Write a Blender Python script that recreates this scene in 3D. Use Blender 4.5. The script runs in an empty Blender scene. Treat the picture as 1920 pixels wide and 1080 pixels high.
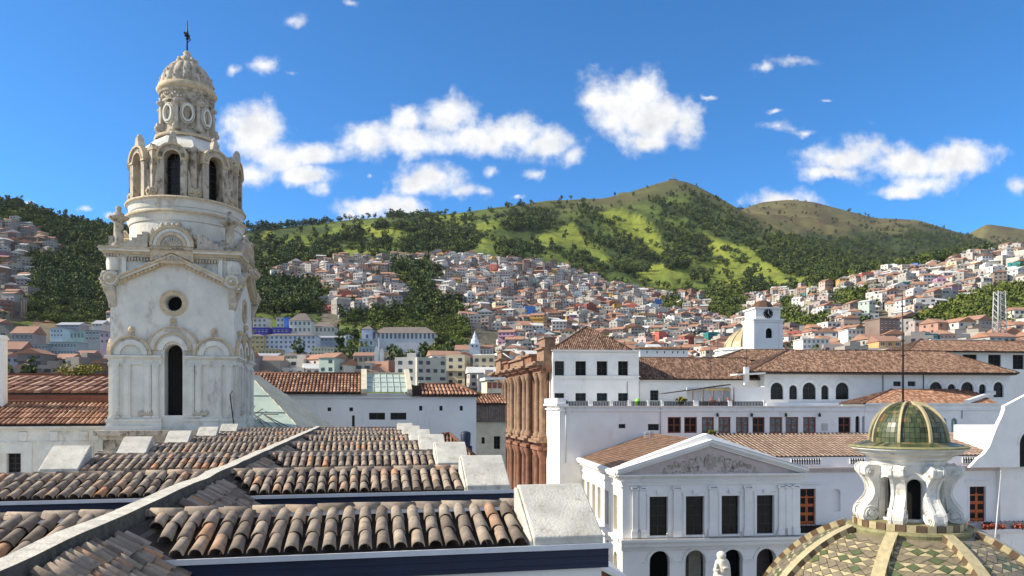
import bpy, math, random
import numpy as np
from mathutils import Vector, Matrix, noise as mnoise
random.seed(7); np.random.seed(7)
S = bpy.context.scene
COL = S.collection
# ------------------------------------------------------------------ camera, sky, sun, exposure
F = 1371.0; HZ = 760.0; CX = 960.0; CAMZ = 22.5
TH = math.atan(279/1371.0)                  # camera azimuth against the church axes
cam = bpy.data.cameras.new('camera'); camo = bpy.data.objects.new('camera', cam); COL.objects.link(camo)
cam.sensor_width = 36; cam.lens = 36*F/1920; cam.shift_y = (HZ-540)/1920.0
cam.clip_start = 0.1; cam.clip_end = 20000
camo.location = (0, 0, CAMZ); camo.rotation_euler = (math.pi/2, 0, -TH)
S.camera = camo
S.view_settings.view_transform = 'Standard'; S.view_settings.look = 'None'
S.view_settings.exposure = 0.66; S.view_settings.gamma = 1.0; S.view_settings.use_curve_mapping = False
SUN_EL = math.radians(34); SUN_AZ = math.radians(-82)   # azimuth from +Y, clockwise positive (sun at the left, a little beyond the facades)
sd = Vector((math.sin(SUN_AZ)*math.cos(SUN_EL), math.cos(SUN_AZ)*math.cos(SUN_EL), math.sin(SUN_EL)))
sun = bpy.data.lights.new('sun', 'SUN'); sun.energy = 5.0; sun.angle = math.radians(0.5); sun.color = (1.0, 0.91, 0.76)
suno = bpy.data.objects.new('sun', sun); COL.objects.link(suno)
suno.rotation_euler = (-sd).to_track_quat('-Z', 'Y').to_euler(); suno.location = (-60, 0, 90)

W = bpy.data.worlds.new('World'); S.world = W; W.use_nodes = True
nt = W.node_tree; N = nt.nodes; L = nt.links; N.clear()
def nd(tree, typ, **kw):
    n = tree.nodes.new(typ)
    for k, v in kw.items():
        if k == 'ins':
            for i, x in v.items(): n.inputs[i].default_value = x
        else: setattr(n, k, v)
    return n
out = nd(nt, 'ShaderNodeOutputWorld'); bg = nd(nt, 'ShaderNodeBackground', ins={'Strength': 0.10})
sky = nd(nt, 'ShaderNodeTexSky', sky_type='NISHITA', sun_disc=False, sun_elevation=SUN_EL, sun_rotation=SUN_AZ,
         altitude=2800.0, air_density=1.0, dust_density=0.6, ozone_density=2.0)
SKY_TINT = (0.38, 1.02, 1.46, 1)
tint = nd(nt, 'ShaderNodeMix', data_type='RGBA', blend_type='MULTIPLY', ins={0: 1.0}); tint.inputs[7].default_value = SKY_TINT
L.new(sky.outputs[0], tint.inputs[6])
# clouds: ellipses in the plane of the sky ahead, edges broken by noise.   (cx, cy, rx, ry) in the photograph's measure
CL = [(470,245,72,48),(520,300,62,34),(590,290,55,20),(470,330,62,28),(570,330,60,22),(605,355,22,18),
      (690,258,62,34),(760,262,72,32),(765,222,32,28),(845,232,70,44),(880,260,90,32),(960,252,80,32),(1030,270,58,38),(1062,290,28,26),
      (1165,195,82,58),(1200,170,62,45),(1225,225,80,55),(1215,265,55,26),(1285,240,34,42),(1110,190,36,22),
      (810,340,62,32),(770,350,44,24),(860,358,40,16),(910,358,26,12),(690,388,52,22),(750,388,58,20),(640+20,398,30,16),
      (1570,300,58,34),(1600,290,62,40),(1700,305,90,32),(1790,300,88,36),(1740,345,68,24),(1700,360,48,14),(1560,325,60,14),
      (1440,368,40,20),(1490,366,42,18),(1470,378,66,20),(1458,234,40,13),(1510,245,18,8),
      (1430,132,28,12),(1490,116,42,11),(1900,350,18,18),
      (500,128,34,18),(440,130,15,12),(545,138,18,7),(550,40,20,13),(655,10,26,9),(925,324,18,11),(1000,328,24,11),(975,372,16,6),
      (156,393,14,8),(206,408,13,8),(50,382,20,6),(692,328,7,7),(1330,180,22,6),(1450,205,18,5),(1548,188,14,4)]
tc = nd(nt, 'ShaderNodeTexCoord')
fw = (math.sin(TH), math.cos(TH), 0.0); rt = (math.cos(TH), -math.sin(TH), 0.0)
def m(op, a=None, b=None, c=None):
    n = nd(nt, 'ShaderNodeMath', operation=op)
    for i, x in enumerate((a, b, c)):
        if x is None: continue
        if isinstance(x, (int, float)): n.inputs[i].default_value = x
        else: L.new(x, n.inputs[i])
    return n.outputs[0]
def dot(vec):
    n = nd(nt, 'ShaderNodeVectorMath', operation='DOT_PRODUCT'); L.new(tc.outputs['Generated'], n.inputs[0]); n.inputs[1].default_value = vec
    return n.outputs['Value']
fd = m('MAXIMUM', dot(fw), 0.05)
u = m('DIVIDE', dot(rt), fd); v = m('DIVIDE', dot((0, 0, 1)), fd)
cmb = nd(nt, 'ShaderNodeCombineXYZ'); L.new(u, cmb.inputs[0]); L.new(v, cmb.inputs[1])
P0 = cmb.outputs[0]
def noi(vec, scale, detail, rough=0.55, dist=0.0):
    n = nd(nt, 'ShaderNodeTexNoise', ins={'Scale': scale, 'Detail': detail, 'Roughness': rough, 'Distortion': dist}); L.new(vec, n.inputs['Vector']); return n
w1 = noi(P0, 22, 5, 0.6)
def vadd(a, b, mul=None):
    n = nd(nt, 'ShaderNodeVectorMath', operation='MULTIPLY_ADD'); L.new(b, n.inputs[0]); n.inputs[1].default_value = mul; L.new(a, n.inputs[2]); return n.outputs[0]
P1 = vadd(P0, w1.outputs['Color'], (0.030, 0.030, 0))
off = nd(nt, 'ShaderNodeVectorMath', operation='SUBTRACT'); L.new(P1, off.inputs[0]); off.inputs[1].default_value = (0.015, 0.015, 0)
P1 = off.outputs[0]
cur = None
for (cx, cy, rx, ry) in CL:
    small = rx < 43 and ry < 22
    if small: rx, ry = rx*1.5, ry*1.5
    iu, iv = F/rx, F/ry
    n = nd(nt, 'ShaderNodeVectorMath', operation='MULTIPLY_ADD'); L.new(P1, n.inputs[0]); n.inputs[1].default_value = (iu, iv, 0)
    n.inputs[2].default_value = (-(cx-CX)/F*iu, -(HZ-cy)/F*iv, 0)
    l = nd(nt, 'ShaderNodeVectorMath', operation='LENGTH'); L.new(n.outputs[0], l.inputs[0]); lv_ = m('ADD', l.outputs['Value'], 0.5) if small else l.outputs['Value']
    if cur is None: cur = lv_
    else:
        s = nd(nt, 'ShaderNodeMath', operation='SMOOTH_MIN', ins={2: 0.25}); L.new(cur, s.inputs[0]); L.new(lv_, s.inputs[1]); cur = s.outputs[0]
d1 = noi(P0, 19, 9, 0.58); d2 = noi(P0, 55, 5, 0.6)
field = m('SUBTRACT', 1.2, cur)
field = m('ADD', field, m('MULTIPLY', m('SUBTRACT', d1.outputs['Fac'], 0.5), 2.3))
field = m('ADD', field, m('MULTIPLY', m('SUBTRACT', d2.outputs['Fac'], 0.5), 0.75))
mr = nd(nt, 'ShaderNodeMapRange', interpolation_type='SMOOTHSTEP', ins={1: -0.1, 2: 1.0}); L.new(field, mr.inputs[0])
front = nd(nt, 'ShaderNodeMapRange', ins={1: 0.1, 2: 0.3}); L.new(dot(fw), front.inputs[0])
a_in = m('MULTIPLY', mr.outputs[0], front.outputs[0])
# unseen sky: denser cumulus added to brighten and whiten the shade
inu = nd(nt, 'ShaderNodeMapRange', interpolation_type='SMOOTHSTEP', ins={1: 0.85, 2: 1.15}); L.new(m('ABSOLUTE', u), inu.inputs[0])
inv = nd(nt, 'ShaderNodeMapRange', interpolation_type='SMOOTHSTEP', ins={1: 0.70, 2: 0.95}); L.new(v, inv.inputs[0])
bk = nd(nt, 'ShaderNodeMapRange', ins={1: 0.3, 2: 0.1}); L.new(dot(fw), bk.inputs[0])
outm = m('MAXIMUM', m('MAXIMUM', inu.outputs[0], inv.outputs[0]), bk.outputs[0])
gz_ = nd(nt, 'ShaderNodeVectorMath', operation='MULTIPLY'); L.new(tc.outputs['Generated'], gz_.inputs[0]); gz_.inputs[1].default_value = (1, 1, 2.2)
gn = noi(gz_.outputs[0], 3.2, 8, 0.6)
gm = nd(nt, 'ShaderNodeMapRange', interpolation_type='SMOOTHSTEP', ins={1: 0.455, 2: 0.56}); L.new(gn.outputs['Fac'], gm.inputs[0])
alpha = m('MAXIMUM', a_in, m('MULTIPLY', m('MULTIPLY', gm.outputs[0], outm), 0.9))
sh = nd(nt, 'ShaderNodeVectorMath', operation='ADD'); L.new(P0, sh.inputs[0]); sh.inputs[1].default_value = (-0.010, 0.012, 0)
e1 = noi(P0, 11, 7, 0.55); e2 = noi(sh.outputs[0], 11, 7, 0.55)
rel = m('SUBTRACT', e1.outputs['Fac'], e2.outputs['Fac'])
core = nd(nt, 'ShaderNodeMapRange', interpolation_type='SMOOTHSTEP', ins={1: 0.5, 2: 1.4, 3: 0.0, 4: 0.09}); L.new(field, core.inputs[0])
shade = m('SUBTRACT', m('ADD', 0.97, m('MULTIPLY', rel, 1.3)), core.outputs[0])
shade = m('MINIMUM', m('MAXIMUM', shade, 0.68), 1.0)
cc = nd(nt, 'ShaderNodeCombineColor'); CB = 6.7
L.new(m('MULTIPLY', shade, CB), cc.inputs[0]); L.new(m('MULTIPLY', m('POWER', shade, 0.95), CB), cc.inputs[1]); L.new(m('MULTIPLY', m('POWER', shade, 0.85), CB), cc.inputs[2])
mx = nd(nt, 'ShaderNodeMix', data_type='RGBA'); L.new(alpha, mx.inputs[0]); L.new(tint.outputs[2], mx.inputs[6]); L.new(cc.outputs[0], mx.inputs[7])
L.new(mx.outputs[2], bg.inputs[0]); L.new(bg.outputs[0], out.inputs[0])
W.cycles.sampling_method = 'MANUAL'; W.cycles.sample_map_resolution = 512

# ------------------------------------------------------------------ frames: map pixels of the survey photograph to points at real distances
class Fr:
    def __init__(s, th): s.th = th; s.s = math.sin(th); s.c = math.cos(th); s.rot = th-TH
    def P(s, px, py, Y):
        a = (px-CX)/F; t = Y/(s.c-a*s.s); return Vector((t*(s.s+a*s.c), Y, CAMZ+t*(HZ-py)/F))
    def PX(s, px, py, X):
        a = (px-CX)/F; t = X/(s.s+a*s.c); return Vector((X, t*(s.c-a*s.s), CAMZ+t*(HZ-py)/F))
    def world(s, p): return Matrix.Rotation(s.rot, 4, 'Z') @ Vector(p)
FA = Fr(TH)                                  # church
FB = Fr(math.radians(6.2))                   # palace and the white houses behind it
FC = Fr(0.0)                                 # camera axes: domes and hills
# ------------------------------------------------------------------ materials
MATS = {}
def shader(name, base, rough=0.8, var=0.12, scale=0.6, stain=None, bump=0.0, bscale=8.0, spec=0.3, attr=None, objrand=None, metal=0.0, streak=0.0, ramp=None):
    if name in MATS: return MATS[name]
    mt = bpy.data.materials.new(name); mt.use_nodes = True; t = mt.node_tree; b = t.nodes['Principled BSDF']
    b.inputs['Roughness'].default_value = rough; b.inputs['Metallic'].default_value = metal
    b.inputs['Specular IOR Level'].default_value = spec
    g = nd(t, 'ShaderNodeNewGeometry'); pos = g.outputs['Position']
    col = nd(t, 'ShaderNodeRGB'); col.outputs[0].default_value = (*base, 1); c = col.outputs[0]
    if attr:
        a = nd(t, 'ShaderNodeAttribute', attribute_name=attr); c = a.outputs['Color']
    rnd = None
    if objrand == 'object':
        o = nd(t, 'ShaderNodeObjectInfo'); rnd = o.outputs['Random']
    elif objrand == 'face':
        a = nd(t, 'ShaderNodeAttribute', attribute_name='rnd'); rnd = a.outputs['Fac']
    if rnd is not None and ramp:
        r = nd(t, 'ShaderNodeValToRGB'); r.color_ramp.interpolation = 'LINEAR'; els = r.color_ramp.elements
        els[0].position = ramp[0][0]; els[0].color = (*ramp[0][1], 1); els[1].position = ramp[-1][0]; els[1].color = (*ramp[-1][1], 1)
        for p, q in ramp[1:-1]: e = els.new(p); e.color = (*q, 1)
        t.links.new(rnd, r.inputs[0]); c = r.outputs[0]
    n1 = nd(t, 'ShaderNodeTexNoise', ins={'Scale': scale, 'Detail': 7.0, 'Roughness': 0.62}); t.links.new(pos, n1.inputs['Vector'])
    m1 = nd(t, 'ShaderNodeMapRange', ins={1: 0.3, 2: 0.7, 3: 1-var, 4: 1+var*0.6}); t.links.new(n1.outputs['Fac'], m1.inputs[0])
    vm = nd(t, 'ShaderNodeVectorMath', operation='SCALE'); t.links.new(c, vm.inputs[0]); t.links.new(m1.outputs[0], vm.inputs['Scale']); c = vm.outputs[0]
    if stain:
        (sc, amt, scl, thin) = stain
        mp = nd(t, 'ShaderNodeMapping'); mp.inputs['Scale'].default_value = (scl, scl, scl*(1-streak*0.85)); t.links.new(pos, mp.inputs[0])
        n2 = nd(t, 'ShaderNodeTexNoise', ins={'Scale': 1.0, 'Detail': 9.0, 'Roughness': 0.68}); t.links.new(mp.outputs[0], n2.inputs['Vector'])
        m2 = nd(t, 'ShaderNodeMapRange', interpolation_type='SMOOTHSTEP', ins={1: thin, 2: thin+0.18, 3: 0.0, 4: amt}); t.links.new(n2.outputs['Fac'], m2.inputs[0])
        mix = nd(t, 'ShaderNodeMix', data_type='RGBA'); t.links.new(m2.outputs[0], mix.inputs[0]); t.links.new(c, mix.inputs[6]); mix.inputs[7].default_value = (*sc, 1); c = mix.outputs[2]
    t.links.new(c, b.inputs['Base Color'])
    if bump > 0:
        n3 = nd(t, 'ShaderNodeTexNoise', ins={'Scale': bscale, 'Detail': 6.0, 'Roughness': 0.6}); t.links.new(pos, n3.inputs['Vector'])
        bp = nd(t, 'ShaderNodeBump', ins={'Strength': 0.8, 'Distance': bump}); t.links.new(n3.outputs['Fac'], bp.inputs['Height']); t.links.new(bp.outputs[0], b.inputs['Normal'])
    MATS[name] = mt; return mt
TILE_RAMP = [(0.0, (0.16, 0.125, 0.095)), (0.3, (0.25, 0.20, 0.155)), (0.6, (0.335, 0.275, 0.21)), (0.84, (0.36, 0.27, 0.195)), (0.94, (0.40, 0.245, 0.15)), (1.0, (0.44, 0.22, 0.105))]
BROWN_RAMP = [(0.0, (0.10, 0.055, 0.035)), (0.4, (0.19, 0.11, 0.072)), (0.7, (0.27, 0.165, 0.115)), (1.0, (0.38, 0.25, 0.18))]
ORANGE_RAMP = [(0.0, (0.17, 0.08, 0.05)), (0.4, (0.30, 0.155, 0.095)), (0.8, (0.40, 0.22, 0.14)), (1.0, (0.50, 0.33, 0.23))]
M = dict(
 white=shader('white_plaster', (0.77, 0.745, 0.69), 0.85, 0.10, 0.35, ((0.42, 0.37, 0.30), 0.35, 0.9, 0.56), 0.01, 6.0, streak=0.7),
 whiteb=shader('whitewash', (0.79, 0.77, 0.735), 0.85, 0.10, 0.3, ((0.42, 0.38, 0.32), 0.42, 0.9, 0.57), 0.008, 5.0, streak=0.8),
 tower=shader('weathered_stucco', (0.66, 0.64, 0.57), 0.9, 0.16, 0.9, ((0.30, 0.23, 0.155), 0.60, 1.3, 0.53), 0.03, 5.0, streak=0.6),
 towerdk=shader('stained_stucco', (0.47, 0.41, 0.32), 0.92, 0.35, 1.6, ((0.09, 0.065, 0.045), 0.88, 2.6, 0.475), 0.06, 5.0, streak=0.4),
 carve=shader('carved_stucco', (0.54, 0.48, 0.39), 0.92, 0.3, 3.0, ((0.09, 0.07, 0.05), 0.8, 6.0, 0.52), 0.10, 9.0),
 tan=shader('tan_moulding', (0.56, 0.45, 0.30), 0.9, 0.25, 2.5, ((0.28, 0.18, 0.10), 0.6, 4.0, 0.53), 0.04, 8.0),
 tile=shader('clay_tile', (0.4, 0.3, 0.22), 0.88, 0.34, 7.0, ((0.12, 0.095, 0.075), 0.85, 11.0, 0.53), 0.004, 40.0, objrand='object', ramp=TILE_RAMP),
 tilef=shader('clay_tile_far', (0.4, 0.3, 0.22), 0.88, 0.28, 5.0, ((0.13, 0.10, 0.085), 0.7, 9.0, 0.56), 0.0, 40.0, objrand='face', ramp=TILE_RAMP),
 brown=shader('brown_roof_tile', (0.3, 0.18, 0.12), 0.9, 0.3, 1.2, ((0.10, 0.075, 0.06), 0.45, 1.3, 0.55), 0.0, 10.0, objrand='face', ramp=BROWN_RAMP),
 orange=shader('orange_roof_tile', (0.4, 0.2, 0.12), 0.9, 0.25, 1.0, ((0.17, 0.09, 0.06), 0.5, 1.5, 0.56), 0.0, 10.0, objrand='face', ramp=ORANGE_RAMP),
 bed=shader('roof_mortar_bed', (0.055, 0.042, 0.034), 0.95, 0.3, 3.0),
 conc=shader('weathered_concrete', (0.60, 0.56, 0.47), 0.95, 0.3, 5.0, ((0.20, 0.175, 0.13), 0.7, 9.0, 0.58), 0.02, 26.0),
 shadeconc=shader('shaded_stained_concrete', (0.11, 0.10, 0.08), 0.95, 0.4, 5.0, ((0.045, 0.05, 0.035), 0.8, 9.0, 0.52), 0.04, 14.0),  # ridge beam's right side: shade and black stains put into the colour
 lime=shader('limewashed_slab', (0.52, 0.495, 0.43), 0.92, 0.28, 2.2, ((0.22, 0.19, 0.14), 0.75, 5.0, 0.54), 0.015, 30.0),
 navy=shader('navy_cladding', (0.012, 0.022, 0.055), 0.55, 0.3, 1.5, spec=0.4),
 zinc=shader('gutter_metal', (0.62, 0.63, 0.64), 0.5, 0.15, 2.0, spec=0.5),
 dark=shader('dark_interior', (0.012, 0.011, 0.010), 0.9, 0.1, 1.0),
 glass=shader('window_glass', (0.012, 0.013, 0.013), 0.15, 0.4, 0.7, spec=0.25),
 curtain=shader('curtained_glass', (0.16, 0.165, 0.16), 0.25, 0.7, 2.5, spec=0.4),
 frame=shader('dark_window_frame', (0.05, 0.045, 0.04), 0.6, 0.2, 2.0),
 wood=shader('red_brown_wood', (0.20, 0.052, 0.025), 0.55, 0.25, 3.0),
 orwood=shader('orange_brown_wood', (0.42, 0.105, 0.03), 0.5, 0.25, 3.0),
 shed=shader('grey_brown_boards', (0.20, 0.155, 0.13), 0.9, 0.35, 2.5),
  rosegap=shader('gap_shaded_rose_stone', (0.13, 0.065, 0.042), 0.95, 0.3, 1.0),  # wall between the columns: shade of the gaps put into the stone colour
 stone=shader('rose_stone', (0.25, 0.12, 0.075), 0.92, 0.35, 0.8, ((0.12, 0.075, 0.055), 0.7, 1.1, 0.52), 0.08, 2.5, streak=0.6),
 stone2=shader('pale_carved_stone', (0.28, 0.175, 0.112), 0.92, 0.4, 1.2, ((0.15, 0.10, 0.07), 0.7, 2.0, 0.54), 0.08, 3.0, streak=0.6),
 brick=shader('red_brick', (0.30, 0.105, 0.065), 0.9, 0.3, 2.0, ((0.10, 0.05, 0.04), 0.5, 2.0, 0.55)),
 pink=shader('pink_grey_moulding', (0.55, 0.46, 0.42), 0.9, 0.15, 1.0, ((0.3, 0.25, 0.22), 0.4, 1.5, 0.55), streak=0.7),
 iron=shader('dark_iron', (0.02, 0.02, 0.024), 0.5, 0.2, 2.0),
 patina=shader('pale_green_glazing', (0.44, 0.53, 0.45), 0.35, 0.2, 0.7, ((0.52, 0.53, 0.42), 0.5, 0.7, 0.52), spec=0.5),
 beige=shader('beige_sheet', (0.60, 0.54, 0.40), 0.8, 0.2, 1.2, ((0.28, 0.22, 0.15), 0.5, 2.0, 0.55)),
 glazed=shader('glazed_tile', (0.2, 0.25, 0.1), 0.36, 0.35, 6.0, ((0.03, 0.035, 0.018), 0.7, 5.0, 0.53), spec=0.35, objrand='face',
      ramp=[(0, (0.022, 0.034, 0.014)), (0.3, (0.05, 0.068, 0.03)), (0.6, (0.09, 0.10, 0.045)), (0.85, (0.18, 0.16, 0.08)), (1, (0.22, 0.11, 0.04))]),
 cream=shader('cream_glazed_tile', (0.43, 0.36, 0.205), 0.4, 0.25, 5.0, ((0.16, 0.16, 0.06), 0.65, 6.0, 0.55), 0.006, 20, spec=0.5),
 taupe=shader('taupe_glazed_tile', (0.20, 0.165, 0.105), 0.4, 0.3, 5.0, ((0.12, 0.12, 0.06), 0.55, 6.0, 0.55), 0.006, 20, spec=0.5),
 grntile=shader('green_glazed_tile', (0.09, 0.11, 0.045), 0.35, 0.3, 5.0, ((0.05, 0.06, 0.03), 0.5, 6.0, 0.55), 0.006, 20, spec=0.5),
 brntile=shader('brown_glazed_tile', (0.13, 0.085, 0.05), 0.35, 0.3, 5.0, spec=0.5),
 moss=shader('mossy_rim', (0.24, 0.225, 0.11), 0.8, 0.35, 3.0, ((0.07, 0.075, 0.03), 0.75, 5.0, 0.54), 0.02, 12),
 lant=shader('lantern_stucco', (0.70, 0.675, 0.61), 0.88, 0.18, 1.6, ((0.24, 0.20, 0.14), 0.6, 2.6, 0.53), 0.015, 9.0, streak=0.5),
 metal=shader('pole_metal', (0.45, 0.45, 0.44), 0.5, 0.1, 1.0, metal=0.3),
 statue=shader('pale_statue_stone', (0.66, 0.63, 0.54), 0.85, 0.15, 4.0, ((0.3, 0.27, 0.2), 0.4, 8.0, 0.56), 0.02, 14),
 house=shader('house_paint', (0.6, 0.58, 0.52), 0.88, 0.18, 0.15, ((0.22, 0.19, 0.16), 0.35, 0.25, 0.56), attr='col', streak=0.7),
 hwin=shader('far_window_glass', (0.045, 0.05, 0.06), 0.3, 0.4, 0.2, spec=0.5),
 lilac=shader('lilac_white_plaster', (0.75, 0.73, 0.72), 0.85, 0.08, 0.3, ((0.5, 0.46, 0.43), 0.3, 0.7, 0.58), streak=0.8),
 brown2=shader('worn_brown_tile', (0.3, 0.18, 0.12), 0.9, 0.3, 1.5, ((0.20, 0.12, 0.08), 0.45, 2.0, 0.55), objrand='face', ramp=[(0.0, (0.23, 0.13, 0.08)), (0.5, (0.33, 0.20, 0.13)), (1.0, (0.42, 0.27, 0.18))]),
 striptile=shader('strip_roof_tile', (0.3, 0.2, 0.15), 0.9, 0.3, 1.5, ((0.15, 0.10, 0.08), 0.5, 2.0, 0.56), objrand='face', ramp=[(0.0, (0.15, 0.09, 0.06)), (0.5, (0.27, 0.19, 0.145)), (1.0, (0.38, 0.30, 0.24))]),
 louvre=shader('beige_shutter', (0.36, 0.31, 0.22), 0.8, 0.3, 3.0), beigeframe=shader('beige_frame', (0.5, 0.46, 0.38), 0.8, 0.1, 2.0),
 ground=shader('paved_ground', (0.33, 0.31, 0.27), 0.9, 0.25, 0.3),
 leafy=shader('bush_leaf', (0.10, 0.13, 0.02), 0.7, 0.4, 2.0, objrand='face', ramp=[(0, (0.07, 0.09, 0.015)), (0.5, (0.24, 0.22, 0.03)), (1, (0.48, 0.38, 0.05))]),
 lime_green=shader('lime_green_plastic', (0.25, 0.6, 0.08), 0.5, 0.1, 1.0),
 yellow=shader('yellow_awning', (0.62, 0.42, 0.14), 0.8, 0.2, 1.0),
 flower=shader('red_flowers', (0.45, 0.10, 0.06), 0.8, 0.5, 4.0, ((0.10, 0.15, 0.04), 0.7, 5.0, 0.5)),
 teal=shader('teal_paint', (0.03, 0.22, 0.18), 0.6, 0.2, 2.0),
)
# ------------------------------------------------------------------ mesh builder
class MB:
    def __init__(s, T=None): s.v = []; s.f = []; s.mi = []; s.r = []; s.sm = []; s.c = []; s.T = T or (lambda a, b, c: (a, b, c)); s.col = None
    def add(s, vs, fs, mi=0, rnd=0.0, sm=False):
        o = len(s.v); s.v.extend(s.T(*p) for p in vs)
        for f in fs: s.f.append(tuple(i+o for i in f)); s.mi.append(mi); s.r.append(rnd); s.sm.append(sm); s.c.append(s.col)
    def quad(s, a, b, c, d, mi=0, rnd=0.0): s.add([a, b, c, d], [(0, 1, 2, 3)], mi, rnd)
    def box(s, x0, x1, y0, y1, z0, z1, mi=0, rnd=0.0):
        s.add([(x0,y0,z0),(x1,y0,z0),(x1,y1,z0),(x0,y1,z0),(x0,y0,z1),(x1,y0,z1),(x1,y1,z1),(x0,y1,z1)],
              [(0,3,2,1),(4,5,6,7),(0,1,5,4),(1,2,6,5),(2,3,7,6),(3,0,4,7)], mi, rnd)
    def prism(s, poly, a, b, axis='y', mi=0):
        n = len(poly)
        mk = {'y': lambda p, t: (p[0], t, p[1]), 'x': lambda p, t: (t, p[0], p[1]), 'z': lambda p, t: (p[0], p[1], t)}[axis]
        vs = [mk(p, a) for p in poly]+[mk(p, b) for p in poly]
        fs = [tuple(range(n))[::-1], tuple(range(n, 2*n))]+[(i, (i+1) % n, (i+1) % n+n, i+n) for i in range(n)]
        s.add(vs, fs, mi)
    def lathe(s, prof, cx, cy, n=32, mi=0, sm=True, a0=0.0, cap=True, mod=None, rnd=0.0):
        vs = []; k = len(prof)
        for j in range(n):
            a = a0+2*math.pi*j/n; q = mod(j) if mod else 1.0
            for (r, z) in prof: vs.append((cx+r*q*math.sin(a), cy-r*q*math.cos(a), z))
        fs = []
        for j in range(n):
            j2 = (j+1) % n
            for i in range(k-1): fs.append((j*k+i, j2*k+i, j2*k+i+1, j*k+i+1))
        s.add(vs, fs, mi, rnd, sm)
        if cap: s.add([vs[j*k+k-1] for j in range(n)], [tuple(range(n))], mi); s.add([vs[j*k] for j in range(n)], [tuple(range(n))[::-1]], mi)
    def tube(s, pts, r, n=6, mi=0, sm=True):
        pts = [Vector(p) for p in pts]; vs = []; k = len(pts)
        rr = r if isinstance(r, (list, tuple)) else [r]*k
        for i, p in enumerate(pts):
            d = (pts[min(i+1, k-1)]-pts[max(i-1, 0)]).normalized(); a = Vector((0, 0, 1)) if abs(d.z) < 0.9 else Vector((1, 0, 0))
            e = d.cross(a).normalized(); g = d.cross(e)
            for j in range(n):
                t = 2*math.pi*j/n; q = p+(e*math.cos(t)+g*math.sin(t))*rr[i]; vs.append(tuple(q))
        fs = [(i*n+j, i*n+(j+1) % n, (i+1)*n+(j+1) % n, (i+1)*n+j) for i in range(k-1) for j in range(n)]
        fs += [tuple(range(n))[::-1], tuple(range((k-1)*n, k*n))]
        s.add(vs, fs, mi, 0.0, sm)
    def mesh(s, name, mats, at=(0, 0, 0)):
        me = bpy.data.meshes.new(name)
        if at != (0, 0, 0) and at is not None:
            ax, ay, az = at; vv = [(x-ax, y-ay, z-az) for x, y, z in s.v]
        else: vv = s.v
        me.from_pydata(vv, [], s.f)
        for q in (mats if isinstance(mats, (list, tuple)) else [mats]): me.materials.append(q)
        me.polygons.foreach_set('material_index', s.mi); me.polygons.foreach_set('use_smooth', s.sm)
        if any(s.r):
            a = me.attributes.new('rnd', 'FLOAT', 'FACE'); a.data.foreach_set('value', s.r)
        if any(c is not None for c in s.c):
            a = me.attributes.new('col', 'FLOAT_COLOR', 'FACE'); flat = []
            for c in s.c: flat.extend((*(c or (0.5, 0.5, 0.5)), 1.0))
            a.data.foreach_set('color', flat)
        me.update(); return me
class Th:
    """a thing: an Empty at its base, with parts"""
    def __init__(s, name, label, cat, fr, at, group=None):
        s.at = tuple(at); s.fr = fr; o = bpy.data.objects.new(name, None); COL.objects.link(o); s.o = o
        o.location = fr.world(at); o.rotation_euler = (0, 0, fr.rot); o.empty_display_size = 0.5
        o['label'] = label; o['category'] = cat
        if group: o['group'] = group
    def part(s, name, mb, mats, parent=None, label=None, stuff=False):
        stuff = stuff or name in ('carving', 'tympanum_relief', 'railing', 'hour_marks', 'moulding', 'cornice', 'finial')
        me = mb.mesh(name, mats, s.at); o = bpy.data.objects.new(name, me); COL.objects.link(o); o.parent = parent or s.o
        if label: o['label'] = label
        if stuff: o['kind'] = 'stuff'
        return o
    def inst(s, name, me, loc, parent=None, rz=0.0, mat=None, label=None):
        o = bpy.data.objects.new(name, me); COL.objects.link(o); o.parent = parent or s.o
        p = Vector(loc)-Vector(s.at)
        if mat is not None: o.matrix_local = Matrix.Translation(p) @ mat
        elif parent is not None: o.location = loc; o.rotation_euler = (0, 0, rz)
        else: o.location = p; o.rotation_euler = (0, 0, rz)
        if label: o['label'] = label
        return o
def single(name, mb, mats, label, cat, fr, at, group=None, kind=None):
    me = mb.mesh(name, mats, tuple(at)); o = bpy.data.objects.new(name, me); COL.objects.link(o)
    o.location = fr.world(at); o.rotation_euler = (0, 0, fr.rot)
    if kind: o['kind'] = kind
    if label: o['label'] = label
    if cat: o['category'] = cat
    if group: o['group'] = group
    return o
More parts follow.
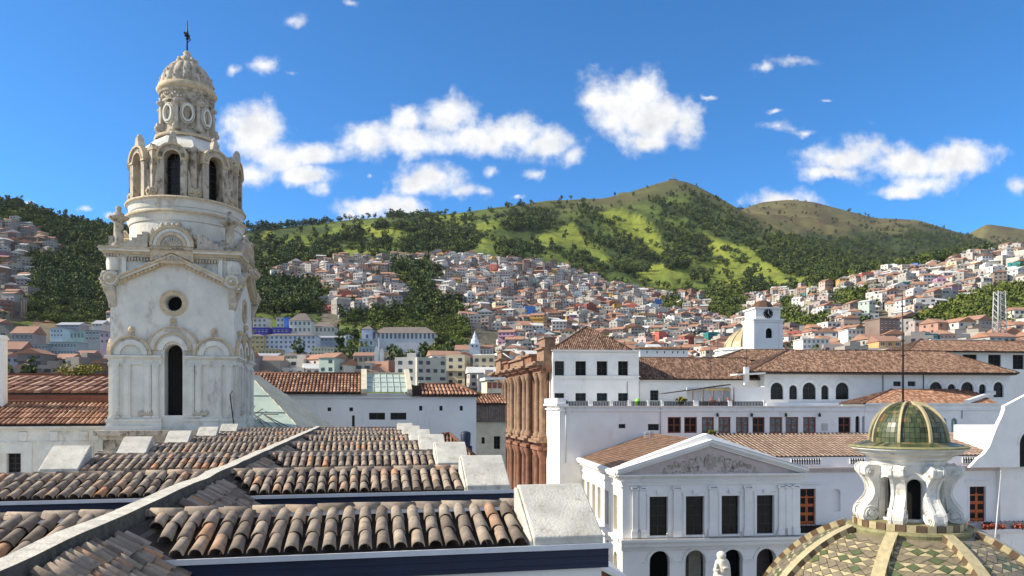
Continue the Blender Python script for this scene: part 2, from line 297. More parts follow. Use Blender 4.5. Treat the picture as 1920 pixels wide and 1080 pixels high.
def wall(mb, u0, u1, v0, v1, ops, depth=0.35, mi=0, w=0.0, seg=8):
    """face in (u, w, v) with real openings: (u0,u1,v0,v1,arched)"""
    us = sorted({u0, u1, *[x for o in ops for x in o[:2]]}); vs = sorted({v0, v1, *[x for o in ops for x in o[2:4]]})
    for i in range(len(us)-1):
        for j in range(len(vs)-1):
            cu = (us[i]+us[i+1])/2; cv = (vs[j]+vs[j+1])/2
            if any(o[0] < cu < o[1] and o[2] < cv < o[3] for o in ops): continue
            mb.quad((us[i], w, vs[j]), (us[i+1], w, vs[j]), (us[i+1], w, vs[j+1]), (us[i], w, vs[j+1]), mi)
    for o in ops:
        a, b, c, d = o[:4]; arch = len(o) > 4 and o[4]; D = w+depth
        mb.quad((a, w, c), (b, w, c), (b, D, c), (a, D, c), mi)
        if not arch:
            mb.quad((a, w, d), (b, w, d), (b, D, d), (a, D, d), mi); t = d
        else:
            R = (b-a)/2; t = d-R; cx = (a+b)/2; pr = None
            for k in range(seg+1):
                g = math.pi*k/seg; p = (cx-R*math.cos(g), t+R*math.sin(g))
                if pr:
                    mb.quad((pr[0], w, pr[1]), (p[0], w, p[1]), (p[0], D, p[1]), (pr[0], D, pr[1]), mi)
                    mb.quad((pr[0], w, pr[1]), (p[0], w, p[1]), (p[0], w, d), (pr[0], w, d), mi)
                pr = p
        mb.quad((a, w, c), (a, D, c), (a, D, t), (a, w, t), mi); mb.quad((b, w, c), (b, D, c), (b, D, t), (b, w, t), mi)
def archring(mb, cx, z, R, t, y0, y1, mi=0, seg=12, a0=0, a1=math.pi):
    for k in range(seg):
        g0 = a0+(a1-a0)*k/seg; g1 = a0+(a1-a0)*(k+1)/seg
        q = [(cx-R*math.cos(g0), z+R*math.sin(g0)), (cx-(R+t)*math.cos(g0), z+(R+t)*math.sin(g0)), (cx-(R+t)*math.cos(g1), z+(R+t)*math.sin(g1)), (cx-R*math.cos(g1), z+R*math.sin(g1))]
        mb.prism(q, y0, y1, 'y', mi)
WC = {}
def win_meshes(w, h, arch, fm, pm, nx=2, nz=3, fw_=0.07):
    if fm in ('wood',): fw_ = 0.17
    key = (round(w, 2), round(h, 2), arch, fm, pm, nx, nz)
    if key in WC: return WC[key]
    a = MB(); b = MB(); zt = h-(w/2 if arch else 0); y0, y1 = 0.0, 0.06
    a.box(0, fw_, y0, y1, 0, zt); a.box(w-fw_, w, y0, y1, 0, zt); a.box(fw_, w-fw_, y0, y1, 0, fw_)
    if arch: archring(a, w/2, zt, w/2-fw_, fw_, y0, y1, seg=8)
    else: a.box(fw_, w-fw_, y0, y1, h-fw_, h)
    for i in range(1, nx): a.box(w*i/nx-fw_*.45, w*i/nx+fw_*.45, y0+0.01, y1-0.005, fw_, h-fw_)
    for i in range(1, nz): a.box(fw_, w-fw_, y0+0.013, y1-0.008, h*i/nz-fw_*.36, h*i/nz+fw_*.36)
    if arch:
        poly = [(0, 0), (w, 0)]+[(w/2+w/2*math.cos(math.pi*k/8), zt+w/2*math.sin(math.pi*k/8)) for k in range(9)]
    else: poly = [(0, 0), (w, 0), (w, h), (0, h)]
    b.prism(poly, 0.065, 0.075)
    WC[key] = (a.mesh('window', M[fm]), b.mesh('pane', M[pm])); return WC[key]
def window(th, u, v, w, h, Y, arch=False, fm='frame', pm='glass', nx=2, nz=3, side=None, depth=0.28, name='window', label=None):
    f, p = win_meshes(w, h, arch, fm, pm, nx, nz)
    if side is None: o = th.inst(name, f, (u, Y+depth, v), label=label)
    else: o = th.inst(name, f, (side+depth, u+w, v), rz=-math.pi/2, label=label)
    q = bpy.data.objects.new('pane', p); COL.objects.link(q); q.parent = o
    return o
# clay tiles: half-round covers laid in courses over a dark bed
def tile_mesh(length, r0, r1, n=7, sag=0.0, th=0.012):
    mb = MB(); vs = []
    for (y, r) in ((0, r0), (length, r1)):
        for k in range(n+1):
            g = math.pi*k/n; vs.append((-r*math.cos(g), y, r*math.sin(g)*0.95))
    for (y, r) in ((0, r0-th), (length, r1-th)):
        for k in range(n+1):
            g = math.pi*k/n; vs.append((-r*math.cos(g), y, r*math.sin(g)*0.95))
    q = n+1; fs = [(k, k+1, q+k+1, q+k) for k in range(n)]+[(2*q+k, 3*q+k, 3*q+k+1, 2*q+k+1) for k in range(n)]+[(k, 2*q+k, 2*q+k+1, k+1) for k in range(n)]+[(q+k, q+k+1, 3*q+k+1, 3*q+k) for k in range(n)]
    mb.add(vs, fs, sm=True); return mb
def roof_field(mb, bed, p0, uv, dv, poly, pitch, course, rad=None, lift=0.02, seg=4, jit=0.15, rndf=None):
    """p0 origin at the eave, uv unit across, dv unit up the slope, poly in (a, b) coordinates; joined courses of half-round tiles"""
    p0, uv, dv = Vector(p0), Vector(uv).normalized(), Vector(dv).normalized(); nv = uv.cross(dv); nv = nv if nv.z > 0 else -nv
    rad = rad or pitch*0.40
    bed.add([tuple(p0+uv*a+dv*b) for a, b in poly], [tuple(range(len(poly)))])
    a0, a1 = min(p[0] for p in poly), max(p[0] for p in poly)
    def span(a):
        ys = []
        for i in range(len(poly)):
            (x1, y1), (x2, y2) = poly[i], poly[(i+1) % len(poly)]
            if (x1-a)*(x2-a) < 0: ys.append(y1+(y2-y1)*(a-x1)/(x2-x1))
        return (min(ys), max(ys)) if len(ys) >= 2 else None
    k = int((a1-a0)/pitch)
    for i in range(k+1):
        a = a0+(i+0.5)*pitch; sp = span(a)
        if not sp: continue
        b0, b1 = sp; nb = max(1, int(round((b1-b0)/course))); st = (b1-b0)/nb; ja = random.uniform(-jit, jit)*rad
        for j in range(nb):
            rr = random.random() if rndf is None else rndf()
            l0, l1 = b0+j*st, b0+(j+1)*st*1.0+0.02; vs = []
            for (b, h, r) in ((l0, lift+0.02, rad*1.05), (l1, lift-0.012, rad*0.86)):
                for q in range(seg+1):
                    g = math.pi*q/seg; p = p0+uv*(a+ja-r*math.cos(g))+dv*b+nv*(h+r*0.85*math.sin(g)); vs.append(tuple(p))
            mb.add(vs, [(q, q+1, seg+2+q, seg+1+q) for q in range(seg)]+[tuple(range(seg+1))], 0, rr*0.98+0.01, True)
def Cornice(mb, x0, x1, y, z, steps, ends=(0, 0), mi=0):
    """stacked mouldings: steps of (height, projection) going up"""
    for h, p in steps: mb.box(x0-p*ends[0], x1+p*ends[1], y-p, y+0.1, z, z+h, mi); z += h
    return z
# ================================================================== terrain: hills surveyed column by column (t = distance along the view axis)
def smooth(a, k=1):
    for _ in range(k): a = np.convolve(np.pad(a, 2, 'edge'), [.1, .2, .4, .2, .1], 'valid')
    return a
def inpoly(px, py, poly):
    px = np.asarray(px, float); py = np.asarray(py, float); r = np.zeros(np.broadcast(px, py).shape, bool); n = len(poly)
    for i in range(n):
        x1, y1 = poly[i]; x2, y2 = poly[(i+1) % n]
        if y1 == y2: continue
        c = ((y1 > py) != (y2 > py)) & (px < (x2-x1)*(py-y1)/(y2-y1)+x1); r ^= c
    return r
# keys: near ground, four mid points, dip, crest, dip, far crest, dip, farthest crest, end
def K(*pts): return pts
COLS = {
 -420: K((240,748),(330,690),(450,600),(600,500),(760,420),(860,370),(980,330),(1400,420),(3200,560),(3600,600),(4200,600),(6000,740)),
 0:    K((240,748),(330,700),(450,640),(600,560),(760,470),(850,425),(960,381),(1400,460),(3200,560),(3600,600),(4200,600),(6000,740)),
 60:   K((240,748),(330,700),(450,645),(600,575),(760,490),(860,440),(980,403),(1400,470),(3200,560),(3600,600),(4200,600),(6000,740)),
 110:  K((240,748),(330,700),(450,648),(600,580),(760,505),(880,455),(1010,425),(1400,470),(3200,560),(3600,600),(4200,600),(6000,740)),
 215:  K((240,748),(330,702),(450,652),(600,590),(780,520),(900,470),(1060,436),(1500,480),(3200,560),(3600,600),(4200,600),(6000,740)),
 330:  K((240,748),(330,702),(450,655),(650,585),(850,520),(1000,480),(1180,440),(1600,480),(3200,560),(3600,600),(4200,600),(6000,740)),
 450:  K((240,748),(330,702),(450,655),(650,585),(850,525),(1050,480),(1300,434),(1700,480),(3200,560),(3600,600),(4200,600),(6000,740)),
 560:  K((240,748),(330,702),(450,656),(650,580),(850,520),(1080,470),(1380,424),(1700,470),(3200,560),(3600,600),(4200,600),(6000,740)),
 640:  K((240,748),(330,702),(450,656),(650,580),(850,515),(1100,465),(1450,414),(1800,470),(3200,560),(3600,600),(4200,600),(6000,740)),
 740:  K((240,748),(340,702),(450,660),(650,585),(850,522),(1150,462),(1550,407),(1900,460),(3200,560),(3600,600),(4200,600),(6000,740)),
 850:  K((240,748),(350,702),(460,662),(680,585),(880,515),(1250,455),(1700,401),(2000,450),(3200,560),(3600,600),(4200,600),(6000,740)),
 900:  K((240,748),(350,702),(470,662),(700,585),(900,515),(1280,452),(1750,394),(2050,440),(3200,560),(3600,600),(4200,600),(6000,740)),
 960:  K((240,748),(380,700),(500,660),(720,588),(950,515),(1320,452),(1850,386),(2100,430),(3200,560),(3600,600),(4200,600),(6000,740)),
 1030: K((240,748),(400,698),(520,660),(740,592),(1000,522),(1380,455),(1950,376),(2200,420),(3200,560),(3600,600),(4200,600),(6000,740)),
 1130: K((240,748),(400,700),(540,662),(780,600),(1080,535),(1450,460),(2100,373),(2350,400),(3200,560),(3600,600),(4200,600),(6000,740)),
 1180: K((240,748),(400,702),(540,665),(780,607),(1100,545),(1500,460),(2200,362),(2450,390),(3200,560),(3600,600),(4200,600),(6000,740)),
 1230: K((240,748),(400,704),(540,668),(780,615),(1120,553),(1550,462),(2320,345),(2600,370),(3200,560),(3600,600),(4200,600),(6000,740)),
 1262: K((240,748),(400,705),(540,670),(780,618),(1120,557),(1550,465),(2400,337),(2700,370),(3200,520),(3600,600),(4200,600),(6000,740)),
 1290: K((240,748),(400,705),(540,670),(780,620),(1130,560),(1550,470),(2380,342),(2700,380),(3200,480),(3600,600),(4200,600),(6000,740)),
 1320: K((240,748),(400,705),(540,670),(780,620),(1130,562),(1550,475),(2300,356),(2650,400),(3200,440),(3600,600),(4200,600),(6000,740)),
 1360: K((240,746),(400,703),(540,668),(780,618),(1130,562),(1500,485),(2200,378),(2600,420),(3300,405),(3600,600),(4200,600),(6000,740)),
 1395: K((240,744),(400,702),(540,665),(780,615),(1120,560),(1450,495),(2100,397),(2500,440),(3300,391),(3600,500),(4200,600),(6000,740)),
 1430: K((240,742),(390,700),(520,662),(760,610),(1100,562),(1400,505),(2000,417),(2400,450),(3300,379),(3600,450),(4200,600),(6000,740)),
 1480: K((240,738),(380,694),(500,650),(720,600),(980,560),(1320,520),(1850,442),(2300,465),(3300,374),(3600,430),(4200,600),(6000,740)),
 1530: K((240,735),(350,690),(460,650),(640,595),(860,545),(1200,535),(1750,465),(2200,480),(3300,380),(3600,430),(4200,600),(6000,740)),
 1580: K((230,733),(330,688),(430,645),(600,590),(800,540),(1100,545),(1650,482),(2100,490),(3300,393),(3600,440),(4200,600),(6000,740)),
 1640: K((220,730),(320,682),(420,640),(580,580),(790,522),(1050,545),(1550,502),(2050,500),(3300,409),(3600,450),(4200,600),(6000,740)),
 1720: K((210,728),(310,680),(400,636),(560,572),(790,506),(1000,540),(1500,522),(2000,505),(3300,413),(3600,460),(4200,560),(6000,740)),
 1760: K((210,727),(310,680),(400,634),(560,565),(790,498),(1000,535),(1500,530),(2000,508),(3300,425),(3600,470),(4200,500),(6000,740)),
 1810: K((210,726),(310,678),(400,630),(560,560),(790,491),(1000,530),(1500,530),(2000,508),(3300,439),(3600,475),(4200,442),(6000,740)),
 1850: K((210,726),(310,676),(400,628),(560,556),(790,482),(1000,525),(1500,530),(2000,508),(3300,455),(3600,480),(4200,420),(6000,740)),
 1920: K((210,726),(310,674),(400,625),(560,548),(790,472),(1000,520),(1500,530),(2000,508),(3300,480),(3600,490),(4200,430),(6000,740)),
 2350: K((210,726),(310,660),(400,600),(560,510),(790,430),(1000,480),(1500,500),(2000,500),(3300,480),(3600,490),(4200,470),(6000,740)),
}
cx_ = np.array(sorted(COLS)); kt = np.array([[p[0] for p in COLS[c]] for c in cx_], float); ky = np.array([[p[1] for p in COLS[c]] for c in cx_], float)
PXS = np.arange(-420, 2351, 5.0); NSEG = [10, 14, 18, 22, 22, 24, 14, 12, 20, 10, 8]
KT = np.stack([smooth(np.interp(PXS, cx_, kt[:, k]), 3) for k in range(12)], 1); KY = np.stack([smooth(np.interp(PXS, cx_, ky[:, k]), 1) for k in range(12)], 1)
KZ = CAMZ+(HZ-KY)*KT/F
ts, zs, sg = [], [], []
for k in range(11):
    for i in range(NSEG[k]):
        f_ = i/NSEG[k]; ts.append(KT[:, k]*(1-f_)+KT[:, k+1]*f_); zs.append(KZ[:, k]*(1-f_)+KZ[:, k+1]*f_); sg.append(k+f_)
ts.append(KT[:, 11]); zs.append(KZ[:, 11]); sg.append(11.0)
TT = np.stack(ts, 1); TZ = np.stack(zs, 1); SG = np.array(sg)
# rounding of the profile, then gullies and lumps
crest = TZ.copy()
for _ in range(6): TZ[:, 2:-2] = .1*TZ[:, :-4]+.2*TZ[:, 1:-3]+.4*TZ[:, 2:-2]+.2*TZ[:, 3:-1]+.1*TZ[:, 4:]
for kc in (6, 8, 10):
    j = int(np.argmin(abs(SG-kc)))
    for d in range(-3, 4): w_ = 1-abs(d)/4; TZ[:, j+d] = TZ[:, j+d]*(1-w_)+crest[:, j+d]*w_
GX = TT*((PXS[:, None]-CX)/F); GYY = TT.copy()
NS = np.zeros_like(TZ)
for i in range(GX.shape[0]):
    for j in range(GX.shape[1]):
        t_ = TT[i, j]
        if t_ < 420: continue
        x, y = GX[i, j], GYY[i, j]; s_ = min(1, (t_-420)/500)
        v1 = mnoise.fractal(Vector((x/330, y/420, 1.7)), 0.9, 2.1, 5); v2 = 1-abs(mnoise.noise(Vector((x/150+.4*v1, y/420, 7.7))))*2
        v3 = mnoise.fractal(Vector((x/60, y/80, 4.4)), .8, 2.1, 3); NS[i, j] = s_*(v1*20+v2*17+v3*3.5)*min(1.6, t_/1400)
edge = np.ones_like(SG)
for kc in (6, 8, 10): edge *= np.clip(abs(SG-kc)/.7, 0.05, 1)
TZ += NS*edge[None, :]
SY = HZ-(TZ-CAMZ)*F/TT      # screen height of every vertex, for the land-cover survey
PXG = np.repeat(PXS[:, None], TT.shape[1], 1)
MEADOW = [[(590,446),(640,424),(700,418),(738,424),(735,452),(690,440),(640,450),(600,462)], [(1108,404),(1150,394),(1192,398),(1212,412),(1232,440),(1262,478),(1230,486),(1204,462),(1160,446),(1130,432)],
 [(1000,446),(1040,428),(1075,418),(1092,440),(1130,466),(1152,492),(1105,486),(1060,470),(1010,462)], [(1196,508),(1262,484),(1330,484),(1376,498),(1420,512),(1445,545),(1350,548),(1270,542),(1205,530)],
 [(1310,450),(1360,452),(1420,466),(1470,490),(1515,522),(1535,552),(1470,545),(1430,520),(1380,498),(1330,474)], [(788,410),(840,402),(876,402),(880,420),(830,424)], [(890,420),(960,406),(1000,404),(990,414),(930,428),(890,440)],
 [(480,440),(505,434),(512,444),(488,450)], [(0,384),(28,394),(72,410),(50,418),(0,408)], [(85,450),(120,448),(118,466),(88,464)], [(905,440),(950,446),(960,470),(930,480),(905,465)], [(520,452),(580,440),(600,455),(560,475),(520,470)], [(740,430),(800,425),(830,440),(800,452),(745,450)], [(620,470),(700,462),(720,475),(640,486)], [(980,480),(1060,478),(1120,498),(1100,520),(1010,500)]]
CITY = [[(470,520),(560,505),(640,490),(760,486),(850,482),(960,492),(1060,505),(1130,530),(1200,548),(1290,556),(1400,560),(1480,552),(1560,545),(1640,522),(1720,506),(1800,492),(1920,470),(2350,430),(2350,735),(460,735),(460,560)], [(-420,400),(0,408),(60,430),(110,470),(70,520),(60,600),(-420,650)], [(-420,640),(60,610),(110,600),(460,590),(460,740),(-420,740)]]
GREEN = [[(735,500),(790,495),(830,520),(800,560),(860,580),(880,640),(830,665),(690,650),(600,640),(640,615),(700,590),(760,590),(770,550),(730,520)], [(460,520),(560,530),(620,550),(600,600),(560,640),(460,600)], [(1325,560),(1370,540),(1400,560),(1400,600),(1360,610),(1330,590)],
 [(1690,640),(1740,600),(1800,575),(1880,550),(1960,545),(1960,600),(1880,640),(1800,640)], [(1560,560),(1640,555),(1650,585),(1570,590)], [(1460,575),(1500,580),(1520,620),(1480,640),(1455,610)], [(1240,570),(1275,565),(1280,585),(1245,590)], [(640,600),(690,595),(690,720),(640,720)], [(60,490),(215,470),(215,600),(110,610),(50,600)],
 [(1500,610),(1560,605),(1560,640),(1500,640)], [(820,640),(880,650),(870,700),(800,690)]]
DARK = [[(975,400),(1040,392),(1112,396),(1108,420),(1060,424),(1000,420),(968,436),(920,440)], [(1079,412),(1120,406),(1150,430),(1158,470),(1140,480),(1105,474),(1085,446)], [(1200,404),(1240,400),(1290,440),(1330,470),(1335,496),(1300,500),(1262,474),(1238,440)], [(1146,470),(1196,462),(1214,488),(1215,520),(1180,528),(1150,506)],
 [(1237,480),(1270,474),(1290,492),(1285,508),(1245,508)], [(1320,456),(1370,460),(1398,480),(1396,502),(1350,500),(1322,480)], [(740,415),(800,410),(880,412),(895,440),(890,476),(840,484),(790,470),(750,450)], [(660,430),(720,424),(735,470),(690,490),(655,470)], [(450,470),(520,465),(600,480),(680,492),(560,502),(450,520)], [(920,470),(960,455),(985,470),(975,492),(930,492)], [(1040,500),(1100,510),(1150,530),(1200,545),(1180,548),(1090,528),(1030,515)], [(1400,520),(1460,545),(1440,556),(1395,545)], [(1270,395),(1330,392),(1500,460),(1640,505),(1560,540),(1480,520),(1400,475),(1320,440)]]
def city(px, py): 
    r = np.zeros(np.shape(px), bool)
    for q in CITY: r |= inpoly(px, py, q)
    for q in GREEN: r &= ~inpoly(px, py, q)
    return r
def meadow(px, py):
    r = np.zeros(np.shape(px), bool)
    for q in MEADOW: r |= inpoly(px, py, q)
    return r
SGG = np.repeat(SG[None, :], len(PXS), 0)
wob = np.array([[mnoise.noise(Vector((a/40, b/25, 3))) for b in row] for a, row in zip(PXS, SY[:, :])])
mcity = city(PXG, SY) & (SGG < 6); mmead = meadow(PXG+wob*14, SY+wob[::-1]*8) & (SGG < 6.2)
mdark = np.zeros(SY.shape, bool)
for q in DARK: mdark |= inpoly(PXG+wob*10, SY+wob[::-1]*5, q)
mgreen = np.zeros(SY.shape, bool)
for q in GREEN: mgreen |= inpoly(PXG, SY, q)
colr = np.zeros(TT.shape+(3,)); colr[:] = (0.060, 0.085, 0.022)
n2 = np.array([[mnoise.fractal(Vector((GX[i, j]/120, GYY[i, j]/150, 5)), .8, 2.2, 4) for j in range(GX.shape[1])] for i in range(GX.shape[0])])
b_ = np.clip(n2*1.3+.45, 0, 1)[..., None]
colr = (1-b_)*np.array((.05, .072, .022))+b_*np.array((.115, .15, .035))
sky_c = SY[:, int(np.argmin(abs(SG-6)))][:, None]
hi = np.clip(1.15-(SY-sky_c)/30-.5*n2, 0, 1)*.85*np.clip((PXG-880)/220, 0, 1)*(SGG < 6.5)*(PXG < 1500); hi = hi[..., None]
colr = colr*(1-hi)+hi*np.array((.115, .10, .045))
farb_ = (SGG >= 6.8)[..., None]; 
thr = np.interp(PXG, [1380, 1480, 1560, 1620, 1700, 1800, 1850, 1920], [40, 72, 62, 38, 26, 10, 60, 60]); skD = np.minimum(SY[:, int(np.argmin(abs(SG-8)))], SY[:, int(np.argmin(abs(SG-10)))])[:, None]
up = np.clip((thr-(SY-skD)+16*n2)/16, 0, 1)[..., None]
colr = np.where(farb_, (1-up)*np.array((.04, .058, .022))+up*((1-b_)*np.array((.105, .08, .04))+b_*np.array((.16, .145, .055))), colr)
mm3 = mmead[..., None]; colr = np.where(mm3, (1-b_)*np.array((.23, .26, .04))+b_*np.array((.14, .18, .035)), colr)
mc3 = mcity[..., None]; colr = np.where(mc3, (1-b_)*np.array((.12, .115, .09))+b_*np.array((.17, .145, .10)), colr)
earth = inpoly(PXG, SY, [(60,585),(100,560),(115,575),(100,610),(65,610)]) | inpoly(PXG, SY, [(100,555),(130,558),(160,585),(145,595),(118,580)]); colr = np.where(earth[..., None], np.array((.26, .17, .10)), colr)
scree = inpoly(PXG, SY, [(1780,640),(1845,605),(1870,590),(1880,640),(1960,610),(1960,660),(1760,660)]); colr = np.where(scree[..., None], np.array((.25, .215, .15)), colr)
nI, nJ = TT.shape
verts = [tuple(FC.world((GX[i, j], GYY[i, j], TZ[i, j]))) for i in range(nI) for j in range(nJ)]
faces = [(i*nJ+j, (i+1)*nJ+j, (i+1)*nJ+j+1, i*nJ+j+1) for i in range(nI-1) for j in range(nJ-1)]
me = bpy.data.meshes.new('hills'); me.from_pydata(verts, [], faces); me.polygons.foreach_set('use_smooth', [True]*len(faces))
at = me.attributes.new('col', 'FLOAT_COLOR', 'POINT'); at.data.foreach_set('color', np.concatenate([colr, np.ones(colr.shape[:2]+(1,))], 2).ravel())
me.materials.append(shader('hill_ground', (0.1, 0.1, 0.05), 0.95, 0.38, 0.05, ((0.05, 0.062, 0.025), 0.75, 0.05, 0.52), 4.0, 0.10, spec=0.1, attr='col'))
hl = bpy.data.objects.new('hills', me); COL.objects.link(hl); hl['kind'] = 'structure'
g = MB(); g.lathe([(1, -.02), (260, -.02)], 0, 0, 48, cap=False); g.add([(-3, -3, -.02), (3, -3, -.02), (3, 3, -.02), (-3, 3, -.02)], [(0, 1, 2, 3)])
me = g.mesh('ground', [M['ground']]); go = bpy.data.objects.new('ground', me); COL.objects.link(go); go['kind'] = 'structure'
g = MB(); R_ = 9000
for k in range(48):
    a = 2*math.pi*k/48; b2 = 2*math.pi*(k+1)/48
    g.add([(R_*math.sin(a), R_*math.cos(a), -60), (R_*math.sin(b2), R_*math.cos(b2), -60), (200*math.sin(b2), 200*math.cos(b2), -1), (200*math.sin(a), 200*math.cos(a), -1)], [(0, 1, 2, 3)])
me = g.mesh('valley_floor', [shader('valley_land', (0.12, 0.13, 0.07), 0.95, 0.3, 0.02)]); go = bpy.data.objects.new('valley_floor', me); COL.objects.link(go); go['kind'] = 'structure'
def ter(px, t):
    """terrain height at pixel column and distance"""
    i = min(len(PXS)-1.001, max(0, (px-PXS[0])/5)); i0 = int(i); f_ = i-i0
    z0 = np.interp(t, TT[i0], TZ[i0]); z1 = np.interp(t, TT[i0+1], TZ[i0+1]); return float(z0*(1-f_)+z1*f_)
def cpt(px, t, dz=0.0): return Vector(((px-CX)/F*t, t, ter(px, t)+dz))
def find(px, py, tmin=230):
    """first place along the column where the ground reaches that height in the view"""
    i = int(round((px-PXS[0])/5)); i = min(max(i, 0), len(PXS)-1); ok = (SY[i] <= py) & (TT[i] > tmin); j = int(np.argmax(ok)) if ok.any() else None
    return float(TT[i][j]) if j is not None else None
# ================================================================== the church nave roof in the foreground
HE = CAMZ-1.70; NX0, NX1 = -8.05, 2.95; RX = -2.62; RTOP = CAMZ-1.25
nave = Th('church_roof', 'long church roof of clay tiles with stepped dormers, nearest in the view', 'roof', FA, (0, 8, 15))
rows = [8.84+5.9*i for i in range(7)]; KS = 0.26; DL = 1.15; PIT = 0.2086
tm = [tile_mesh(0.43, 0.082+0.004*i, 0.068, 7).mesh('roof_tile', M['tile']) for i in range(3)]
rt_m = tile_mesh(0.46, 0.10, 0.088, 6).mesh('ridge_tile', M['tile'])
budget = 190
far = MB(); farb = MB()
for ri, Y in enumerate(rows):
    dm = bpy.data.objects.new('dormer', None); COL.objects.link(dm); dm.parent = nave.o
    # roof body (bed), back slope, fascia, gutter
    b = MB(); zr = HE+DL*KS
    yb = Y+DL; y2 = Y+2*DL+0.3
    b.prism([(Y-0.02, HE-0.055), (yb, zr-0.055), (y2, HE-0.13), (y2, HE-0.6), (Y+0.02, HE-0.6)], NX0, NX1, 'x')
    nave.part('roof_bed', b, M['bed'], dm)
    fz = MB(); fz.box(NX0, NX1+0.08, Y-0.05, Y-0.005, HE-0.34, HE-0.045)
    for k in range(3): fz.box(NX0, NX1+0.08, Y-0.062, Y-0.05, HE-0.30+k*0.09, HE-0.285+k*0.09)
    nave.part('fascia', fz, M['navy'], dm)
    gt = MB(); gt.box(NX0, NX1+0.1, Y-0.11, Y-0.052, HE-0.065, HE-0.03); gt.box(NX0, NX1+0.1, Y-0.13, Y-0.11, HE-0.085, HE-0.02)
    nave.part('gutter', gt, M['zinc'], dm)
    wl = MB(); wl.box(NX0+0.1, NX1, Y-0.01, Y+0.04, HE-3.2, HE-0.345); nave.part('dormer_wall', wl, M['white'], dm)
    # covers
    kx = int((NX1-0.95-NX0-0.95)/PIT); slope = math.atan(KS); hip = -KS
    for i in range(kx+1):
        x = NX0+0.98+i*PIT
        if abs(x-RX) < 0.1: continue
        big = ri < 3
        n = 3; st = DL/n/math.cos(slope)
        # hip at the main ridge: the covers just right of it start higher up
        for j in range(n):
            yy = Y+j*DL/n; zz = HE+(j*DL/n)*KS
            if RX < x < RX+0.35 and ri < 5 and j < 2-int((x-RX)/0.2): continue
            vis = not (x < RX and ri == 0) or x > -4.6
            if big and vis and budget > 0:
                mtx = Matrix.Rotation(slope+random.uniform(-.02, .02), 4, 'X'); mtx = Matrix.Rotation(random.uniform(-.05, .05), 4, 'Z') @ mtx
                nave.inst('roof_tile', tm[random.randrange(3)], (x+random.uniform(-.008, .008), yy-0.03+random.uniform(-.02, .02), zz+0.005+random.uniform(0, .008)), dm, mat=mtx)
                dm.children[-1].matrix_local = Matrix.Translation(Vector((x+random.uniform(-.008, .008), yy-0.03+random.uniform(-.02, .02), zz+0.005))-Vector(nave.at)) @ mtx
                budget -= 1
            else:
                vs = []; ja = random.uniform(-.008, .008)
                for (dy, r) in ((-0.03, 0.084), (0.40, 0.069)):
                    for q in range(6):
                        g = math.pi*q/5; vs.append((x+ja-r*math.cos(g), yy+dy, zz+dy*KS+r*0.9*math.sin(g)+0.01))
                far.add(vs, [(q, q+1, 7+q, 6+q) for q in range(5)]+[tuple(range(6))], 0, random.random()*0.98+0.01, True)
    # ridge tiles along the crest
    x = NX0+0.9; 
    while x < NX1-0.95:
        if ri < 2 and (x > RX-1.8):
            mtx = Matrix.Rotation(-math.pi/2, 4, 'Z') @ Matrix.Rotation(random.uniform(-.02, .03), 4, 'X')
            o = nave.inst('ridge_tile', rt_m, (0, 0, 0), dm, mat=mtx)
            o.matrix_local = Matrix.Translation(Vector((x, yb+0.02+random.uniform(-.015, .015), zr+0.0+random.uniform(0, .012)))-Vector(nave.at)) @ mtx
        else:
            vs = []
            for (dx, r) in ((0, 0.10), (0.45, 0.088)):
                for q in range(5): g = math.pi*q/4; vs.append((x+dx, yb+0.02-r*math.cos(g), zr+r*math.sin(g)))
            far.add(vs, [(q, q+1, 6+q, 5+q) for q in range(4)]+[tuple(range(5))], 0, random.random()*0.98+0.01, True)
        x += 0.41
    # limewashed slabs closing both ends
    for (xa, xb) in ((NX1-0.90, NX1), (NX0, NX0+0.90)):
        c = MB(); y0s = Y-0.10; y1s = Y+0.80
        prof = [(y0s, HE-0.02), (y0s, HE+0.08), (y1s, HE+0.62), (y1s+0.12, HE+0.62), (y1s+0.12, HE-0.3), (Y+0.05, HE-0.3)]
        c.prism(prof, xa, xb, 'x')
        c.prism([(p[0]+(0.02 if k in (0, 1) else 0.0), p[1]-0.035) for k, p in enumerate(prof)], xa-0.04, xa, 'x')
        me_o = nave.part('end_slab', c, [M['lime']], dm)
        bv = me_o.modifiers.new('b', 'BEVEL'); bv.width = 0.02; bv.segments = 2
